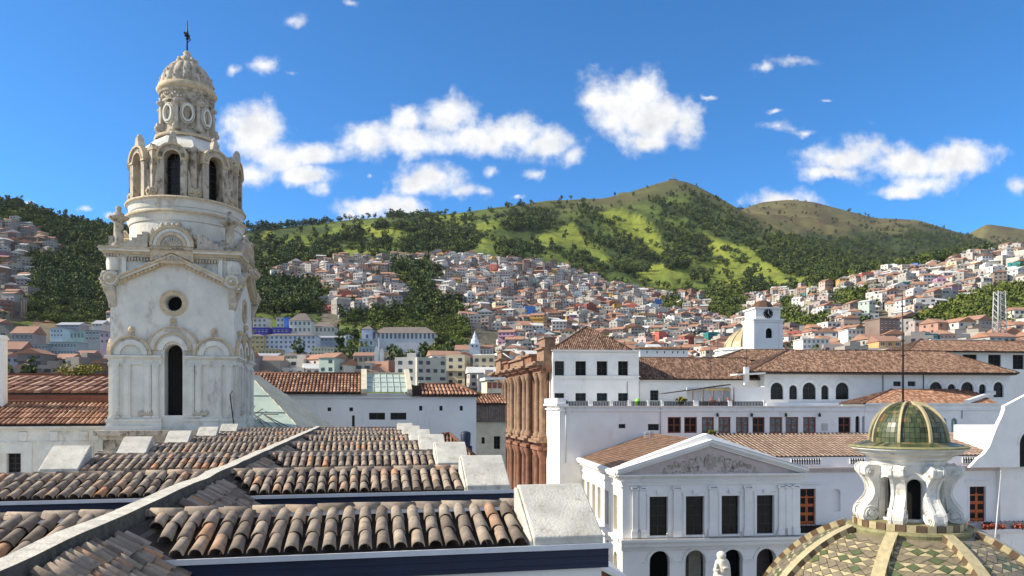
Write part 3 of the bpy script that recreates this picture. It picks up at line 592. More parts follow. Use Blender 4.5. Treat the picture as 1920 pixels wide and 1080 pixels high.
# main roof slopes under the dormers, tiled
ms = MB(); SL = 0.80
rz0 = CAMZ-1.42
ms.prism([(RX, rz0), (NX1, rz0-SL*(NX1-RX)), (NX1, rz0-SL*(NX1-RX)-0.3), (RX, rz0-0.3)], 4.2, rows[-1]+3, 'y')
ms.prism([(RX, rz0), (NX0, rz0-0.72*(RX-NX0)), (NX0, rz0-0.72*(RX-NX0)-0.3), (RX, rz0-0.3)], 4.2, rows[-1]+3, 'y')
nave.part('main_slope', ms, M['bed'])
sl = math.atan(SL); near_sl = 0; ts = [tile_mesh(0.30, 0.066+0.003*i, 0.055, 6).mesh('roof_tile', M['tile']) for i in range(3)]
for i in range(265):
    y = 4.4+i*0.152
    if y > rows[-1]+2: break
    gaps = [(Y-0.02, Y+2*DL+0.25) for Y in rows]
    if any(a < y < b2 for a, b2 in gaps): continue
    for j in range(12):
        d = 0.0+j*0.20+random.uniform(-.03, .03)
        if random.random() < .03: continue
        x = RX+d*math.cos(sl); z = rz0-d*math.sin(sl)
        if y < 8.9 and near_sl < 108 and 6.6 < y:
            mtx = Matrix.Rotation(-math.pi/2+random.uniform(-.09, .09), 4, 'Z') @ Matrix.Rotation(-sl+random.uniform(-.03, .05)+0.04, 4, 'X')
            mtx = Matrix.Rotation(math.pi/2+random.uniform(-.14, .14), 4, 'Z') @ Matrix.Rotation(sl-0.07+random.uniform(-.04, .04), 4, 'X')
            # the tile runs up the slope: its wide mouth looks down to the right
            o = nave.inst('roof_tile', ts[random.randrange(3)], (0, 0, 0), None, mat=mtx)
            o.matrix_local = Matrix.Translation(Vector((x+0.27*math.cos(sl), y+random.uniform(-.015, .015), z-0.27*math.sin(sl)+0.045))-Vector(nave.at)) @ mtx
            near_sl += 1
        else:
            vs = []; n_ = Vector((math.sin(sl), 0, math.cos(sl))); dn = Vector((math.cos(sl), 0, -math.sin(sl))); yj = y+random.uniform(-.02, .02); ya = random.uniform(-.03, .03)
            for (dd, r, h) in ((0.29, 0.068, 0.04), (0.0, 0.055, 0.005)):
                for q in range(6):
                    g = math.pi*q/5; p = Vector((x, yj+ya*(dd > 0)-r*math.cos(g), z))+dn*dd+n_*(h+r*0.9*math.sin(g)); vs.append(tuple(p))
            far.add(vs, [(q, q+1, 7+q, 6+q) for q in range(5)]+[tuple(range(6))], 0, random.random()*0.98+0.01, True)
nave.part('roof_tiles', far, M['tilef'], stuff=True)
# the concrete-capped ridge beam, a little uneven
rb = MB(); ys = [4.0+0.35*i for i in range(int((rows[-1]+1.5-4.0)/0.35))]; vs = []
for k, y in enumerate(ys):
    j = mnoise.noise(Vector((y*0.9, 3.1, 0)))*0.035; j2 = mnoise.noise(Vector((y*0.7, 9.1, 0)))*0.03
    w = 0.115; xx = RX-0.19+(y-8)*0.005
    vs += [(xx-w+j, y, RTOP-0.26), (xx-w+j, y, RTOP+j2), (xx+w-0.02+j, y, RTOP-0.015+j2*0.6), (xx+w+0.03-j2, y, RTOP-0.30)]
fs = [(k*4+q, k*4+q+1, k*4+4+q+1, k*4+4+q) for k in range(len(ys)-1) for q in range(3)]
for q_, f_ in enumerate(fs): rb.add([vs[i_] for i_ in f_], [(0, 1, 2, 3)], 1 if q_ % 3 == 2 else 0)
rb.add(vs[:4], [(0, 1, 2, 3)]); nave.part('ridge_beam', rb, [M['conc'], M['shadeconc']])
mo = MB()
mo.prism([(RX-0.1, rz0-0.02), (RX+0.16, rz0-0.02-0.16*SL+0.03), (RX+0.02, RTOP-0.2)], 4.0, rows[-1]+1, 'y'); nave.part('mortar_flashing', mo, M['shadeconc'])  # flashing takes the same shade-darkened colour as the beam side
# side walls of the nave down to the ground
nw = MB(); nw.box(NX0+0.15, NX1-0.15, 4.2, rows[-1]+3, 0, rz0-SL*(NX1-RX)-0.4); nave.part('wall', nw, M['white'])
# ================================================================== bell tower
TY = 48.0
def T(px, py): p = FA.P(px, py, TY); return p.x, p.z
tx0 = T(207, 700)[0]; tx1 = T(440, 700)[0]; TW = tx1-tx0; tcx = (tx0+tx1)/2; tcy = TY+TW/2
zb = T(320, 806)[1]
tw = Th('bell_tower', 'tall cream and grey baroque church bell tower with a cross on top', 'bell tower', FA, (tcx, tcy, 0))
def zt(py): return T(320, py)[1]
def xt(px): return T(px, 700)[0]
z_imp, z_gab0, z_cor = zt(668), zt(585), zt(470)
b = MB()   # shaft base and pedestal
b.box(tx0-0.5, tx1+0.5, TY-0.5, TY+TW+0.5, 0, zb-1.5)
for h0, h1, p in ((-1.5, -1.2, .75), (-1.2, -0.55, .55), (-0.55, -0.3, .75), (-0.3, 0.0, .95)): b.box(tx0-p+0.3, tx1+p, TY-p, TY+TW+p, zb+h0, zb+h1)
tw.part('pedestal', b, M['towerdk'])
z0 = zb
# four sides through a rotating transform
ATT = zt(487)
def side_T(k):
    def f(u_, w, v):   # u from the centre line, w into the wall, v up
        e = 0.006*(k % 2); x, y = u_, -TW/2+w-e
        for _ in range(k): x, y = -y, x
        return (tcx+x, tcy+y, v+e*0.5)
    return f
GA = 0.54
hw = TW/2
def gz(u_): return zt(540)-abs(u_)*GA*0+0
zg_e = zt(548); zg_a = zt(492)
for k in range(4):
    sdm = MB(side_T(k)); sdk = MB(side_T(k)); scv = MB(side_T(k))
    dw = 0.52; d0, d1 = zt(779), zt(645)
    oc = (zt(568)); orr = 0.52
    # wall with doorway up to the springing, then the field with the oculus
    wall(sdm, -hw, hw, z0, zt(600), [(-dw, dw, d0, d1, True)], depth=0.9)
    zz0, zz1 = zt(600), zt(536); 
    wall(sdm, -hw, hw, zz0, zz1, [(-orr, orr, oc-orr, oc+orr)], depth=0.9)
    # round the square oculus opening with a ring fill
    for q in range(24):
        g0, g1 = 2*math.pi*q/24, 2*math.pi*(q+1)/24
        def sq(g): 
            c_, s_ = math.cos(g), math.sin(g); t_ = orr/max(abs(c_), abs(s_)); return (c_*t_, s_*t_)
        a_, b_ = sq(g0), sq(g1); c_, d_ = (orr*.94*math.cos(g1), orr*.94*math.sin(g1)), (orr*.94*math.cos(g0), orr*.94*math.sin(g0))
        sdm.quad((a_[0], 0, oc+a_[1]), (b_[0], 0, oc+b_[1]), (c_[0], 0, oc+c_[1]), (d_[0], 0, oc+d_[1]))
        sdm.quad((d_[0], 0, oc+d_[1]), (c_[0], 0, oc+c_[1]), (c_[0], 0.8, oc+c_[1]), (d_[0], 0.8, oc+d_[1]))
    archring(sdk, 0, oc, orr*.98, 0.22, -0.07, 0.0, seg=24, a1=2*math.pi); archring(sdk, 0, oc, orr*.98+.22, 0.07, -0.11, 0.0, seg=24, a1=2*math.pi)
    # upper wall behind the gable to the cornice
    sdm.quad((-hw, 0, zz1), (hw, 0, zz1), (hw, 0, z_cor-0.4), (-hw, 0, z_cor-0.4))
    # plinth mouldings, pilasters, imposts
    es = 0.014*(k % 2)
    for (ua, ub) in ((-hw-0.02+es, -dw-0.12), (dw+0.12, hw+0.02-es)):
        for hh, pp in ((0.22, .26), (0.30, .16), (0.12, .22), (0.1, .12)): pass
        z_ = z0
        for hh, pp in ((0.26, .28), (0.26, .17), (0.14, .23), (0.10, .12)):
            sdm.box(ua-(pp if ua < -1 else 0), ub+(pp if ub > 1 else 0), -pp, 0.0, z_, z_+hh); z_ += hh
        z_ = z_imp-0.50
        for hh, pp in ((0.08, .12), (0.26, .07), (0.08, .17), (0.10, .26)):
            sdm.box(ua-(pp if ua < -1 else 0), ub+(pp if ub > 1 else 0), -pp, 0.0, z_, z_+hh); z_ += hh
    for u_ in (-hw+0.30, -hw+0.95, -hw+2.10, -dw-0.50, dw+0.50, hw-2.10, hw-0.95, hw-0.30):
        sdm.box(u_-0.19, u_+0.19, -0.13, 0.0, z0+0.76, z_imp-0.5); sdm.box(u_-0.11, u_+0.11, -0.165, -0.13, z0+0.9, z_imp-0.62)
        sdm.box(u_-0.23, u_+0.23, -0.17, 0, z0+0.76, z0+0.86); sdm.box(u_-0.23, u_+0.23, -0.17, 0, z_imp-0.60, z_imp-0.5)
    # three blind arches and their hood mouldings
    for (u_, R, zc) in ((0, 0.55, zt(657)), (-2.36, 0.62, z_imp+0.05), (2.36, 0.62, z_imp+0.05)):
        archring(sdm, u_, zc, R, 0.30, -0.20, 0.0, seg=14); archring(sdm, u_, zc, R+0.30, 0.16, -0.11, 0.0, seg=14); archring(sdk, u_, zc, R+0.46, 0.09, -0.24, 0, seg=14)
        if u_ == 0: archring(sdm, u_, zc, R+0.55, 0.30, -0.12, 0.0, seg=14); archring(sdk, 0, zc, R+0.85, 0.08, -0.20, 0, seg=14)
        top = zc+R+0.50+(0.35 if u_ == 0 else 0)
        pl = [(u_-0.55, top-0.28), (u_-0.2, top+0.02), (u_-0.14, top+0.30), (u_, top+0.42), (u_+0.14, top+0.30), (u_+0.2, top+0.02), (u_+0.55, top-0.28)]
        scv.prism(pl, -0.14, 0.0); sdk.lathe([(0.0, top+0.2), (0.16, top+0.3), (0.2, top+0.42), (0.12, top+0.56), (0.0, top+0.62)], u_, -0.12, 8)
        if u_ != 0: sdm.prism([(u_-R, zc), (u_+R, zc)]+[(u_+R*math.cos(math.pi*q/10), zc+R*math.sin(math.pi*q/10)) for q in range(1, 10)], -0.05, -0.004)
    # niche carvings near the base
    for u_ in (-1.55, 1.55):
        for q in range(9): scv.lathe([(0, z0+0.85), (0.09, z0+0.93), (0.05, z0+1.08+0.05*(q % 3)), (0, z0+1.15)], u_-0.4+q*0.1, -0.12, 5)
    # gable cornice, dentils and scrolls
    for sgn in (-1, 1):
        ex = sgn*(hw+0.34)
        for (t0, t1, pp, mb_) in ((0.0, 0.20, .20, sdk), (0.20, 0.34, .36, sdm), (0.34, 0.46, .48, sdk), (0.46, 0.52, .42, sdm)):
            q = [(ex, zg_e+t0), (0, zg_a+t0), (0, zg_a+t1), (ex, zg_e+t1)]
            mb_.prism(q, -pp, 0.0)
        for q in range(17):
            f_ = (q+0.5)/17; uu = ex*(1-f_); zz = zg_e+(zg_a-zg_e)*f_; sdk.box(uu-0.06, uu+0.06, -0.30, -0.20, zz+0.03, zz+0.18)
        # end consoles under the gable feet and carved volutes above them
        scv.prism([(sgn*(hw-0.02), zg_e+0.2), (sgn*(hw+0.42), zg_e+0.2), (sgn*(hw+0.36), zg_e-0.05), (sgn*(hw+0.2), zg_e-0.35), (sgn*(hw+0.08), zg_e-0.8), (sgn*(hw-0.02), zg_e-1.05)], -0.10, 0.34)
        cu, cz = sgn*(hw-0.12), zg_e+0.58+0.12
        for (rr_, dp, mm) in ((0.50, 0.42, scv), (0.40, 0.46, sdm), (0.30, 0.52, sdk), (0.17, 0.58, scv), (0.08, 0.66, sdm)):
            mm.prism([(cu+rr_*math.cos(2*math.pi*q/18), cz+rr_*math.sin(2*math.pi*q/18)) for q in range(18)], -dp, 0.05)
        for q in range(10):
            g = 2*math.pi*q/10; scv.box(cu+.45*math.cos(g)-.05, cu+.45*math.cos(g)+.05, -0.47, -0.40, cz+.45*math.sin(g)-.05, cz+.45*math.sin(g)+.05)
        # small urn behind the volute
        sdm.lathe([(0.34, cz+0.5), (0.38, cz+1.0), (0.34, cz+1.25), (0.36, cz+1.3), (0, cz+1.32)], sgn*(hw-0.16), 0.1, 14)
        # attic panels beside the gable apex: inner scrolls with a rail between
        iu, iz = sgn*0.95, zg_a+0.42
        for (rr_, dp, mm) in ((0.42, 0.20, sdk), (0.32, 0.25, sdm), (0.2, 0.31, scv), (0.09, 0.36, sdk)):
            mm.prism([(iu+rr_*math.cos(2*math.pi*q/16), iz+rr_*math.sin(2*math.pi*q/16)) for q in range(16)], -dp, 0.0)
        sdk.box(min(sgn*1.3, sgn*2.75), max(sgn*1.3, sgn*2.75), -0.28, 0, iz-0.18, iz-0.02)
        for q in range(8): uu = sgn*(1.42+q*0.17); scv.box(uu-.045, uu+.045, -0.24, 0, iz-0.42, iz-0.18)
        sdm.box(min(sgn*2.62, sgn*2.86), max(sgn*2.62, sgn*2.86), -0.22, 0, iz-1.5, iz+0.22); scv.lathe([(.1, iz+.22), (.16, iz+.32), (.06, iz+.42), (.0, iz+.5)], sgn*2.74, -.1, 8)
    # main cornice: broken under the round pediment
    z_ = z_cor-0.62
    for (hh, pp, mb_) in ((0.14, .12, sdm), (0.12, .20, sdk), (0.16, .34, sdk), (0.12, .50, sdm), (0.08, .56, sdk)):
        for (ua, ub) in ((-hw-pp+es, -1.22), (1.22, hw+pp-es)): mb_.box(ua, ub, -pp, 0.02, z_, z_+hh)
        z_ += hh
    for q in range(44):
        uu = -hw-0.2+q*(TW+0.4)/43
        if abs(uu) > 1.3: scv.box(uu-0.05, uu+0.05, -0.30, -0.1, z_cor-0.50, z_cor-0.37)
    # round pediment block with shell carving
    zpb = z_cor-0.85
    sdk.box(-1.22, 1.22, -0.42, 0.3, zpb, zpb+1.15)
    for (R, t, dp, mm) in ((1.12, .16, .50, sdk), (.90, .20, .44, sdm), (.66, .20, .50, sdk), (.44, .18, .46, scv)):
        archring(mm, 0, zpb+1.05, R-0.02, t, -dp, 0.3, seg=16)
    sdm.prism([(-1.1, zpb+1.05), (1.1, zpb+1.05)]+[(1.1*math.cos(math.pi*q/14), zpb+1.05+1.1*math.sin(math.pi*q/14)) for q in range(1, 14)], -0.40, 0.3)
    for q in range(9):
        g = math.pi*(q+0.5)/9; scv.tube([(0, -0.45, zpb+1.05), (0.55*math.cos(g), -0.47, zpb+1.05+0.55*math.sin(g))], [0.03, 0.07], 5)
    for q in range(14):
        uu = random.uniform(-1, 1); scv.lathe([(0, zpb+0.15), (.09, zpb+0.3), (.06, zpb+.4), (0, zpb+0.5)], uu, -0.44, 5)
    for q in range(13):
        g = math.pi*(0.08+0.84*q/12); rr_ = 1.42+0.12*math.sin(q*2.7); x_, y_ = rr_*math.cos(g), zpb+1.0+rr_*math.sin(g)
        scv.lathe([(0, y_-.2), (.15+.05*(q % 2), y_-.05), (.10, y_+.12), (.0, y_+.22)], x_, -0.12, 6)
    for sgn in (-1, 1):
        for q in range(5):
            x_ = sgn*(1.55+q*0.3); h_ = 1.15-q*0.2; scv.box(x_-.15, x_+.15, -0.30+.03*q, 0.15, z_cor-0.02, z_cor+h_*0.9)
    tw.part('side_wall', sdm, M['tower']); tw.part('moulding', sdk, M['tan']); tw.part('carving', scv, M['carve'])
# dark inside and bell floor
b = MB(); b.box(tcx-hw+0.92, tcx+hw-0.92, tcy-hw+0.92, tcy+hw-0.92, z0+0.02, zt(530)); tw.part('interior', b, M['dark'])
b = MB(); b.box(tcx-hw-0.52, tcx+hw+0.52, tcy-hw-0.52, tcy+hw+0.52, z_cor-0.02, z_cor+0.08); b.box(tcx-hw+0.01, tcx+hw-0.01, tcy-hw+0.01, tcy+hw-0.01, zt(540), z_cor-0.02); tw.part('terrace', b, M['towerdk'])
# round stages on the axis
tdep = (tcy)/(FA.c-((345-CX)/F)*FA.s)
mpp = tdep/F
def zc(py): return CAMZ+(HZ-py)*mpp
R = lambda px: px*mpp
b = MB(); prof = [(R(93), zc(478)), (R(93), zc(470)), (R(96), zc(465)), (R(96), zc(437)), (R(98), zc(436)), (R(100), zc(428)), (R(103), zc(424)), (R(101), zc(420)), (R(95), zc(418)),
    (R(95), zc(412)), (R(97), zc(411)), (R(99), zc(402)), (R(102), zc(399)), (R(102), zc(396)), (R(80), zc(395))]
b.lathe(prof, tcx, tcy, 64, sm=False); tw.part('round_base', b, M['tower'])
b = MB(); b.lathe([(R(104), zc(424)), (R(106), zc(421)), (R(104), zc(418.5))], tcx, tcy, 64, cap=False); b.lathe([(R(103), zc(399)), (R(104.5), zc(397)), (R(103), zc(394.5)), (R(90), zc(394.4))], tcx, tcy, 64, cap=False); tw.part('moulding', b, M['tan'])
for sx in (-1, 1):
    for sy in (-1, 1):   # corner statues on pedestals
        b = MB(); px_, py_ = tcx+sx*(hw-0.35), tcy+sy*(hw-0.35)
        b.lathe([(.42, z_cor+.08), (.40, z_cor+.3), (.28, z_cor+.42), (.26, z_cor+1.6), (.42, z_cor+1.78), (.58, z_cor+1.9), (.60, z_cor+1.98), (.3, z_cor+2.02)], px_, py_, 14)
        b.lathe([(.34, z_cor+2.0), (.30, z_cor+2.2), (.14, z_cor+2.3), (.17, z_cor+2.42), (.16, z_cor+2.6), (.0, z_cor+2.68)], px_, py_, 12)
        b.box(px_-0.5, px_-0.22, py_-0.2, py_+0.2, z_cor+.08, z_cor+0.8)
        tw.part('corner_figure', b, M['towerdk'])
# octagonal belfry
a0 = math.radians(-2.5)     # face azimuths: one looks at the camera, tilted
ap = R(80); wz0, wz1 = zc(395), zc(305)
for k in range(8):
    g = a0+k*math.pi/4
    def Tb(u_, w, v, g=g):
        x, y = u_, -(ap-w); return (tcx+x*math.cos(g)-y*math.sin(g)*1.0, tcy+x*math.sin(g)+y*math.cos(g), v)
    fw2 = ap*math.tan(math.pi/8); mb1 = MB(Tb); mb2 = MB(Tb); mb3 = MB(Tb)
    ow = R(13.5); zo0, zo1 = zc(391), zc(313)
    wall(mb1, -fw2, fw2, wz0, wz1, [(-ow, ow, zo0, zo1, True)], depth=0.5)
    # projecting aedicule: pilasters and an arched hood
    for s_ in (-1, 1):
        mb1.box(min(s_*ow, s_*(ow+.38)), max(s_*ow, s_*(ow+.38)), -0.50, 0, wz0, zo1-ow)
        mb2.box(min(s_*(ow+.02), s_*(ow+.42)), max(s_*(ow+.02), s_*(ow+.42)), -0.56, 0, zo1-ow-.12, zo1-ow)
        mb3.prism([(s_*(ow+.40), wz0), (s_*(ow+.95), wz0), (s_*(ow+.92), wz0+.45), (s_*(ow+.60), wz0+.70), (s_*(ow+.50), wz0+1.6), (s_*(ow+.40), wz0+1.8)], -0.34, 0)
        for (rr_, dp) in ((.24, .42), (.15, .47), (.07, .52)):
            (mb2 if rr_ != .15 else mb1).prism([(s_*(ow+.66)+rr_*math.cos(2*math.pi*q/12), wz0+.36+rr_*math.sin(2*math.pi*q/12)) for q in range(12)], -dp, -.1)
        # pilaster on the octagon's corner
        mb1.box(min(s_*(fw2-.24), s_*(fw2)), max(s_*(fw2-.24), s_*(fw2)), -0.12, 0, wz0, wz1)
    archring(mb1, 0, zo1-ow, ow, .36, -.50, 0, seg=14); archring(mb2, 0, zo1-ow, ow+.34, .12, -.60, 0, seg=14); archring(mb2, 0, zo1-ow, ow-.0, .08, -.54, -.5, seg=12)
    mb3.prism([(-.26, zo1+.30), (-.2, zo1+.62), (-.13, zo1+.95), (0, zo1+1.05), (.13, zo1+.95), (.2, zo1+.62), (.26, zo1+.30)], -.52, -.1)
    mb3.lathe([(.0, zo1+.85), (.17, zo1+1.0), (.15, zo1+1.15), (.0, zo1+1.25)], 0, -.32, 8)
    tw.part('belfry_side', mb1, M['towerdk']); tw.part('moulding', mb2, M['tan']); tw.part('carving', mb3, M['carve'])
    if k in (0, 1, 7, 2, 6):
        wn = MB(Tb); wn.box(-ow+.01, -ow+.06, .18, .22, zo0, zo1-ow); wn.box(ow-.06, ow-.01, .18, .22, zo0, zo1-ow); wn.box(-.02, .02, .18, .22, zo0, zo1-.02)
        for q in range(1, 6): zq = zo0+(zo1-zo0)*q/6; wn.box(-ow, ow, .185, .215, zq-.015, zq+.015)
        wo = tw.part('window', wn, M['frame'])
        pn = MB(Tb); pn.box(-ow, ow, .24, .26, zo0-.05, zo1); tw.part('pane', pn, M['glass'], wo)
    # crest at each octagon corner, right and left silhouettes
    cr = MB(Tb); cr.prism([(fw2-.3, wz1-0.25), (fw2+.35, wz1-0.25), (fw2+.28, wz1-.05), (fw2+.1, wz1+.15), (fw2-.05, wz1+.0), (fw2-.3, wz1-.1)], -.30, -.0); cr.box(fw2-.14, fw2+.2, -.26, .1, wz0, wz1-.25); tw.part('buttress', cr, M['towerdk'])
b = MB(); rr8 = 1/math.cos(math.pi/8)
b.lathe([(ap*rr8+.1, wz1-.06), (ap*rr8+.14, wz1+.06), (ap*rr8*.98, wz1+.14), (R(60)*rr8, zc(283)), (R(50)*rr8, zc(272)), (R(49)*rr8, zc(270))], tcx, tcy, 8, sm=False, a0=a0+math.pi/8)
tw.part('spire_skirt', b, M['tower'])
# upper drum with eight oval panels
b = MB(); b.lathe([(R(52), zc(271)), (R(54), zc(268)), (R(52), zc(264)), (R(47), zc(262)), (R(47), zc(258)), (R(43), zc(256)), (R(42), zc(240)), (R(45), zc(208)), (R(47), zc(204)), (R(45), zc(200)), (R(45), zc(188)), (R(48), zc(186)), (R(49), zc(182)), (R(45), zc(180))], tcx, tcy, 48, sm=False)
tw.part('upper_drum', b, M['towerdk'])
b = MB(); b.lathe([(R(47), zc(183)), (R(51), zc(180)), (R(53), zc(176)), (R(50), zc(172)), (R(50), zc(169)), (R(46), zc(168))], tcx, tcy, 48); b.lathe([(R(55), zc(271)), (R(56.5), zc(268.5)), (R(55), zc(266))], tcx, tcy, 48, cap=False)
tw.part('moulding', b, M['tan'])
cv = MB(); 
for k in range(8):
    g = a0+(k+0.35)*math.pi/4
    def Tb(u_, w, v, g=g):
        x, y = u_, -(R(43)-w); return (tcx+x*math.cos(g)-y*math.sin(g), tcy+x*math.sin(g)+y*math.cos(g), v)
    ov = MB(Tb); zo = zc(228); n = 16
    for (ra, rb2, dp) in ((.60, .36, .17), (.47, .26, .06)):
        pass
    def ring(ra, rbx, ta, dp):
        for q in range(n):
            g0, g1 = 2*math.pi*q/n, 2*math.pi*(q+1)/n
            P_ = [(rbx*math.cos(g0), zo+ra*math.sin(g0)), ((rbx+ta)*math.cos(g0), zo+(ra+ta)*math.sin(g0)), ((rbx+ta)*math.cos(g1), zo+(ra+ta)*math.sin(g1)), (rbx*math.cos(g1), zo+ra*math.sin(g1))]
            ov.prism(P_, -dp, .02)
    ring(.46, .26, .11, .20); ring(.62, .40, .05, .12)
    tw.part('oval_panel', ov, M['tower'])
    g2 = g+math.pi/8
    def Tc(u_, w, v, g=g2):
        x, y = u_, -(R(44)-w); return (tcx+x*math.cos(g)-y*math.sin(g), tcy+x*math.sin(g)+y*math.cos(g), v)
    cv.T = Tc; cv.box(-.10, .10, -.20, .05, zc(256), zc(205)); cv.box(-.15, .15, -.26, .05, zc(212), zc(204))
    cv.prism([(-.14, zc(260)), (.14, zc(260)), (.16, zc(252)), (.06, zc(246)), (-.06, zc(246)), (-.16, zc(252))], -.42, 0)
    cv.lathe([(0, zc(262)), (.17, zc(259)), (.17, zc(254)), (.0, zc(250))], 0, -.38, 8)
    cv.lathe([(0, zc(213)), (.13, zc(211)), (.13, zc(207)), (.0, zc(204))], 0, -.28, 8)
cv.T = lambda a, b_, c: (a, b_, c)
for k in range(60):
    g = 2*math.pi*k/60; r_ = R(46.5); z_ = zc(random.uniform(188, 199)); x_, y_ = tcx+r_*math.sin(g), tcy-r_*math.cos(g)
    cv.lathe([(0, z_-.1), (.09, z_), (.0, z_+.1)], x_, y_, 5)
tw.part('carving', cv, M['carve'])
# ribbed dome, finial and cross
b = MB(); pr = [(R(46), zc(169)), (R(45.5), zc(163)), (R(44), zc(155)), (R(40), zc(144)), (R(34), zc(134)), (R(27), zc(126)), (R(19), zc(121)), (R(15), zc(119))]
b.lathe(pr, tcx, tcy, 96, mod=lambda j: 1.04-0.11*(1-abs(math.sin(math.pi*j/6.0)))**2)
tw.part('ribbed_dome', b, M['towerdk'])
cv = MB()
for k in range(16):
    g = 2*math.pi*k/16+.1
    for (py, r_) in ((160, 47),) if k % 2 else ((160, 47), (146, 42.5)):
        x_, y_ = tcx+R(r_)*math.sin(g), tcy-R(r_)*math.cos(g); s_ = .5+random.random()*.4; cv.lathe([(0, zc(py)-.16*s_), (.11*s_, zc(py)), (.0, zc(py)+.22*s_)], x_, y_, 5)
for k in range(8):
    g = 2*math.pi*k/8; x_, y_ = tcx+R(16)*math.sin(g), tcy-R(16)*math.cos(g); cv.lathe([(.02, zc(122)), (.13, zc(118)), (.13, zc(113)), (0, zc(110))], x_, y_, 7)
cv.lathe([(R(15), zc(119)), (R(12), zc(114)), (R(13), zc(110)), (R(8), zc(106)), (R(5), zc(104)), (R(7), zc(100)), (R(5), zc(97)), (R(1.5), zc(95))], tcx, tcy, 16)
tw.part('finial', cv, M['carve'])
b = MB(); b.tube([(tcx, tcy, zc(97)), (tcx, tcy, zc(38))], [.055, .03], 6); b.box(tcx-.05, tcx+.05, tcy-.34, tcy+.34, zc(68), zc(65)); b.box(tcx-.16, tcx+.16, tcy-.05, tcy+.05, zc(68), zc(65)); b.lathe([(0, zc(76)), (.11, zc(73)), (.06, zc(68)), (.1, zc(62)), (.03, zc(56)), (0, zc(54))], tcx, tcy, 8)
b.box(tcx-.2, tcx+.02, tcy-.05, tcy+.05, zc(63), zc(60)); b.tube([(tcx, tcy, zc(80)), (tcx+.2, tcy, zc(74)), (tcx+.12, tcy, zc(69))], .035, 5)
tw.part('cross', b, M['iron'])
c = MB(); xx, zz = T(441, 800); c.tube([(xx, TY-.40, zz), (xx-.12, TY-.40, zz+1.0), (xx-.25, TY-.36, zz+2.0), (xx-.1, TY-.34, zz+2.2)], .035, 5); tw.part('cable', c, M['iron'])
# ================================================================== houses and wings behind the church
def hip_roof(th, x0, x1, y0, y1, ze, zr, yr=None, xl=None, xr=None, pitch=0.36, course=0.5, mat='brown', eave=0.5, name='roof', jit=0.15, cap=True, back=True):
    """hipped roof over x0..x1, y0..y1 (eaves at ze), ridge from xl to xr at y=yr, z=zr; tiles as joined geometry"""
    yr = (y0+y1)/2 if yr is None else yr; xl = x0+(yr-y0) if xl is None else xl; xr = x1-(yr-y0) if xr is None else xr
    t = MB(); bed = MB()
    A, B, C_, D_ = Vector((x0, y0, ze)), Vector((x1, y0, ze)), Vector((x1, y1, ze)), Vector((x0, y1, ze)); E, G = Vector((xl, yr, zr)), Vector((xr, yr, zr))
    def face(o, pts):
        uv = (pts[1]-pts[0]).normalized(); n_ = uv.cross(pts[2]-pts[0]).normalized(); dv = n_.cross(uv).normalized()
        if dv.z < 0: dv = -dv
        roof_field(t, bed, o, uv, dv, [((p-o).dot(uv), (p-o).dot(dv)) for p in pts], pitch, course, seg=3, jit=jit, lift=0.03)
    face(A, [A, B, G, E])
    if xl > x0+0.01: face(D_, [D_, A, E])
    else: bed.add([tuple(A), tuple(E), tuple(D_)], [(0, 1, 2)])
    if xr < x1-0.01: face(B, [B, C_, G])
    else: bed.add([tuple(B), tuple(C_), tuple(G)], [(0, 1, 2)])
    bed.add([tuple(C_), tuple(D_), tuple(E), tuple(G)], [(0, 1, 2, 3)])
    bed.box(x0+.02, x1-.02, y0+.02, y1-.02, ze-0.14, ze-0.02)
    r = th.part(name, bed, M['bed']); th.part('tiles', t, M[mat], r, stuff=True)
    if cap:
        c = MB(); lines = [(E, G), (A, E), (B, G)]
        for p, q in lines:
            if (q-p).length < 0.3: continue
            if (p is A and xl <= x0+0.01) or (p is B and xr >= x1-0.01): continue
            c.tube([tuple(p+Vector((0, 0, .06))), tuple(q+Vector((0, 0, .10)))], .14, 6)
        if c.v: th.part('ridge_cap', c, M[mat] , r)
    return r
def dims(fr, Y, px0, px1): return fr.P(px0, 700, Y).x, fr.P(px1, 700, Y).x
def zz(fr, px, py, Y): return fr.P(px, py, Y).z
def body(th, x0, x1, y0, y1, z0, z1, mat, ops=(), depth=0.35, top=True, name='wall'):
    mb = MB(lambda a, w, v: (a, y0+w, v)); wall(mb, x0, x1, z0, z1, list(ops), depth)
    mb.T = lambda a, b, c: (a, b, c)
    mb.quad((x0, y0, z0), (x0, y1, z0), (x0, y1, z1), (x0, y0, z1)); mb.quad((x1, y0, z0), (x1, y1, z0), (x1, y1, z1), (x1, y0, z1)); mb.quad((x0, y1, z0), (x1, y1, z0), (x1, y1, z1), (x0, y1, z1))
    if top: mb.quad((x0, y0, z1), (x1, y0, z1), (x1, y1, z1), (x0, y1, z1))
    return th.part(name, mb, mat)
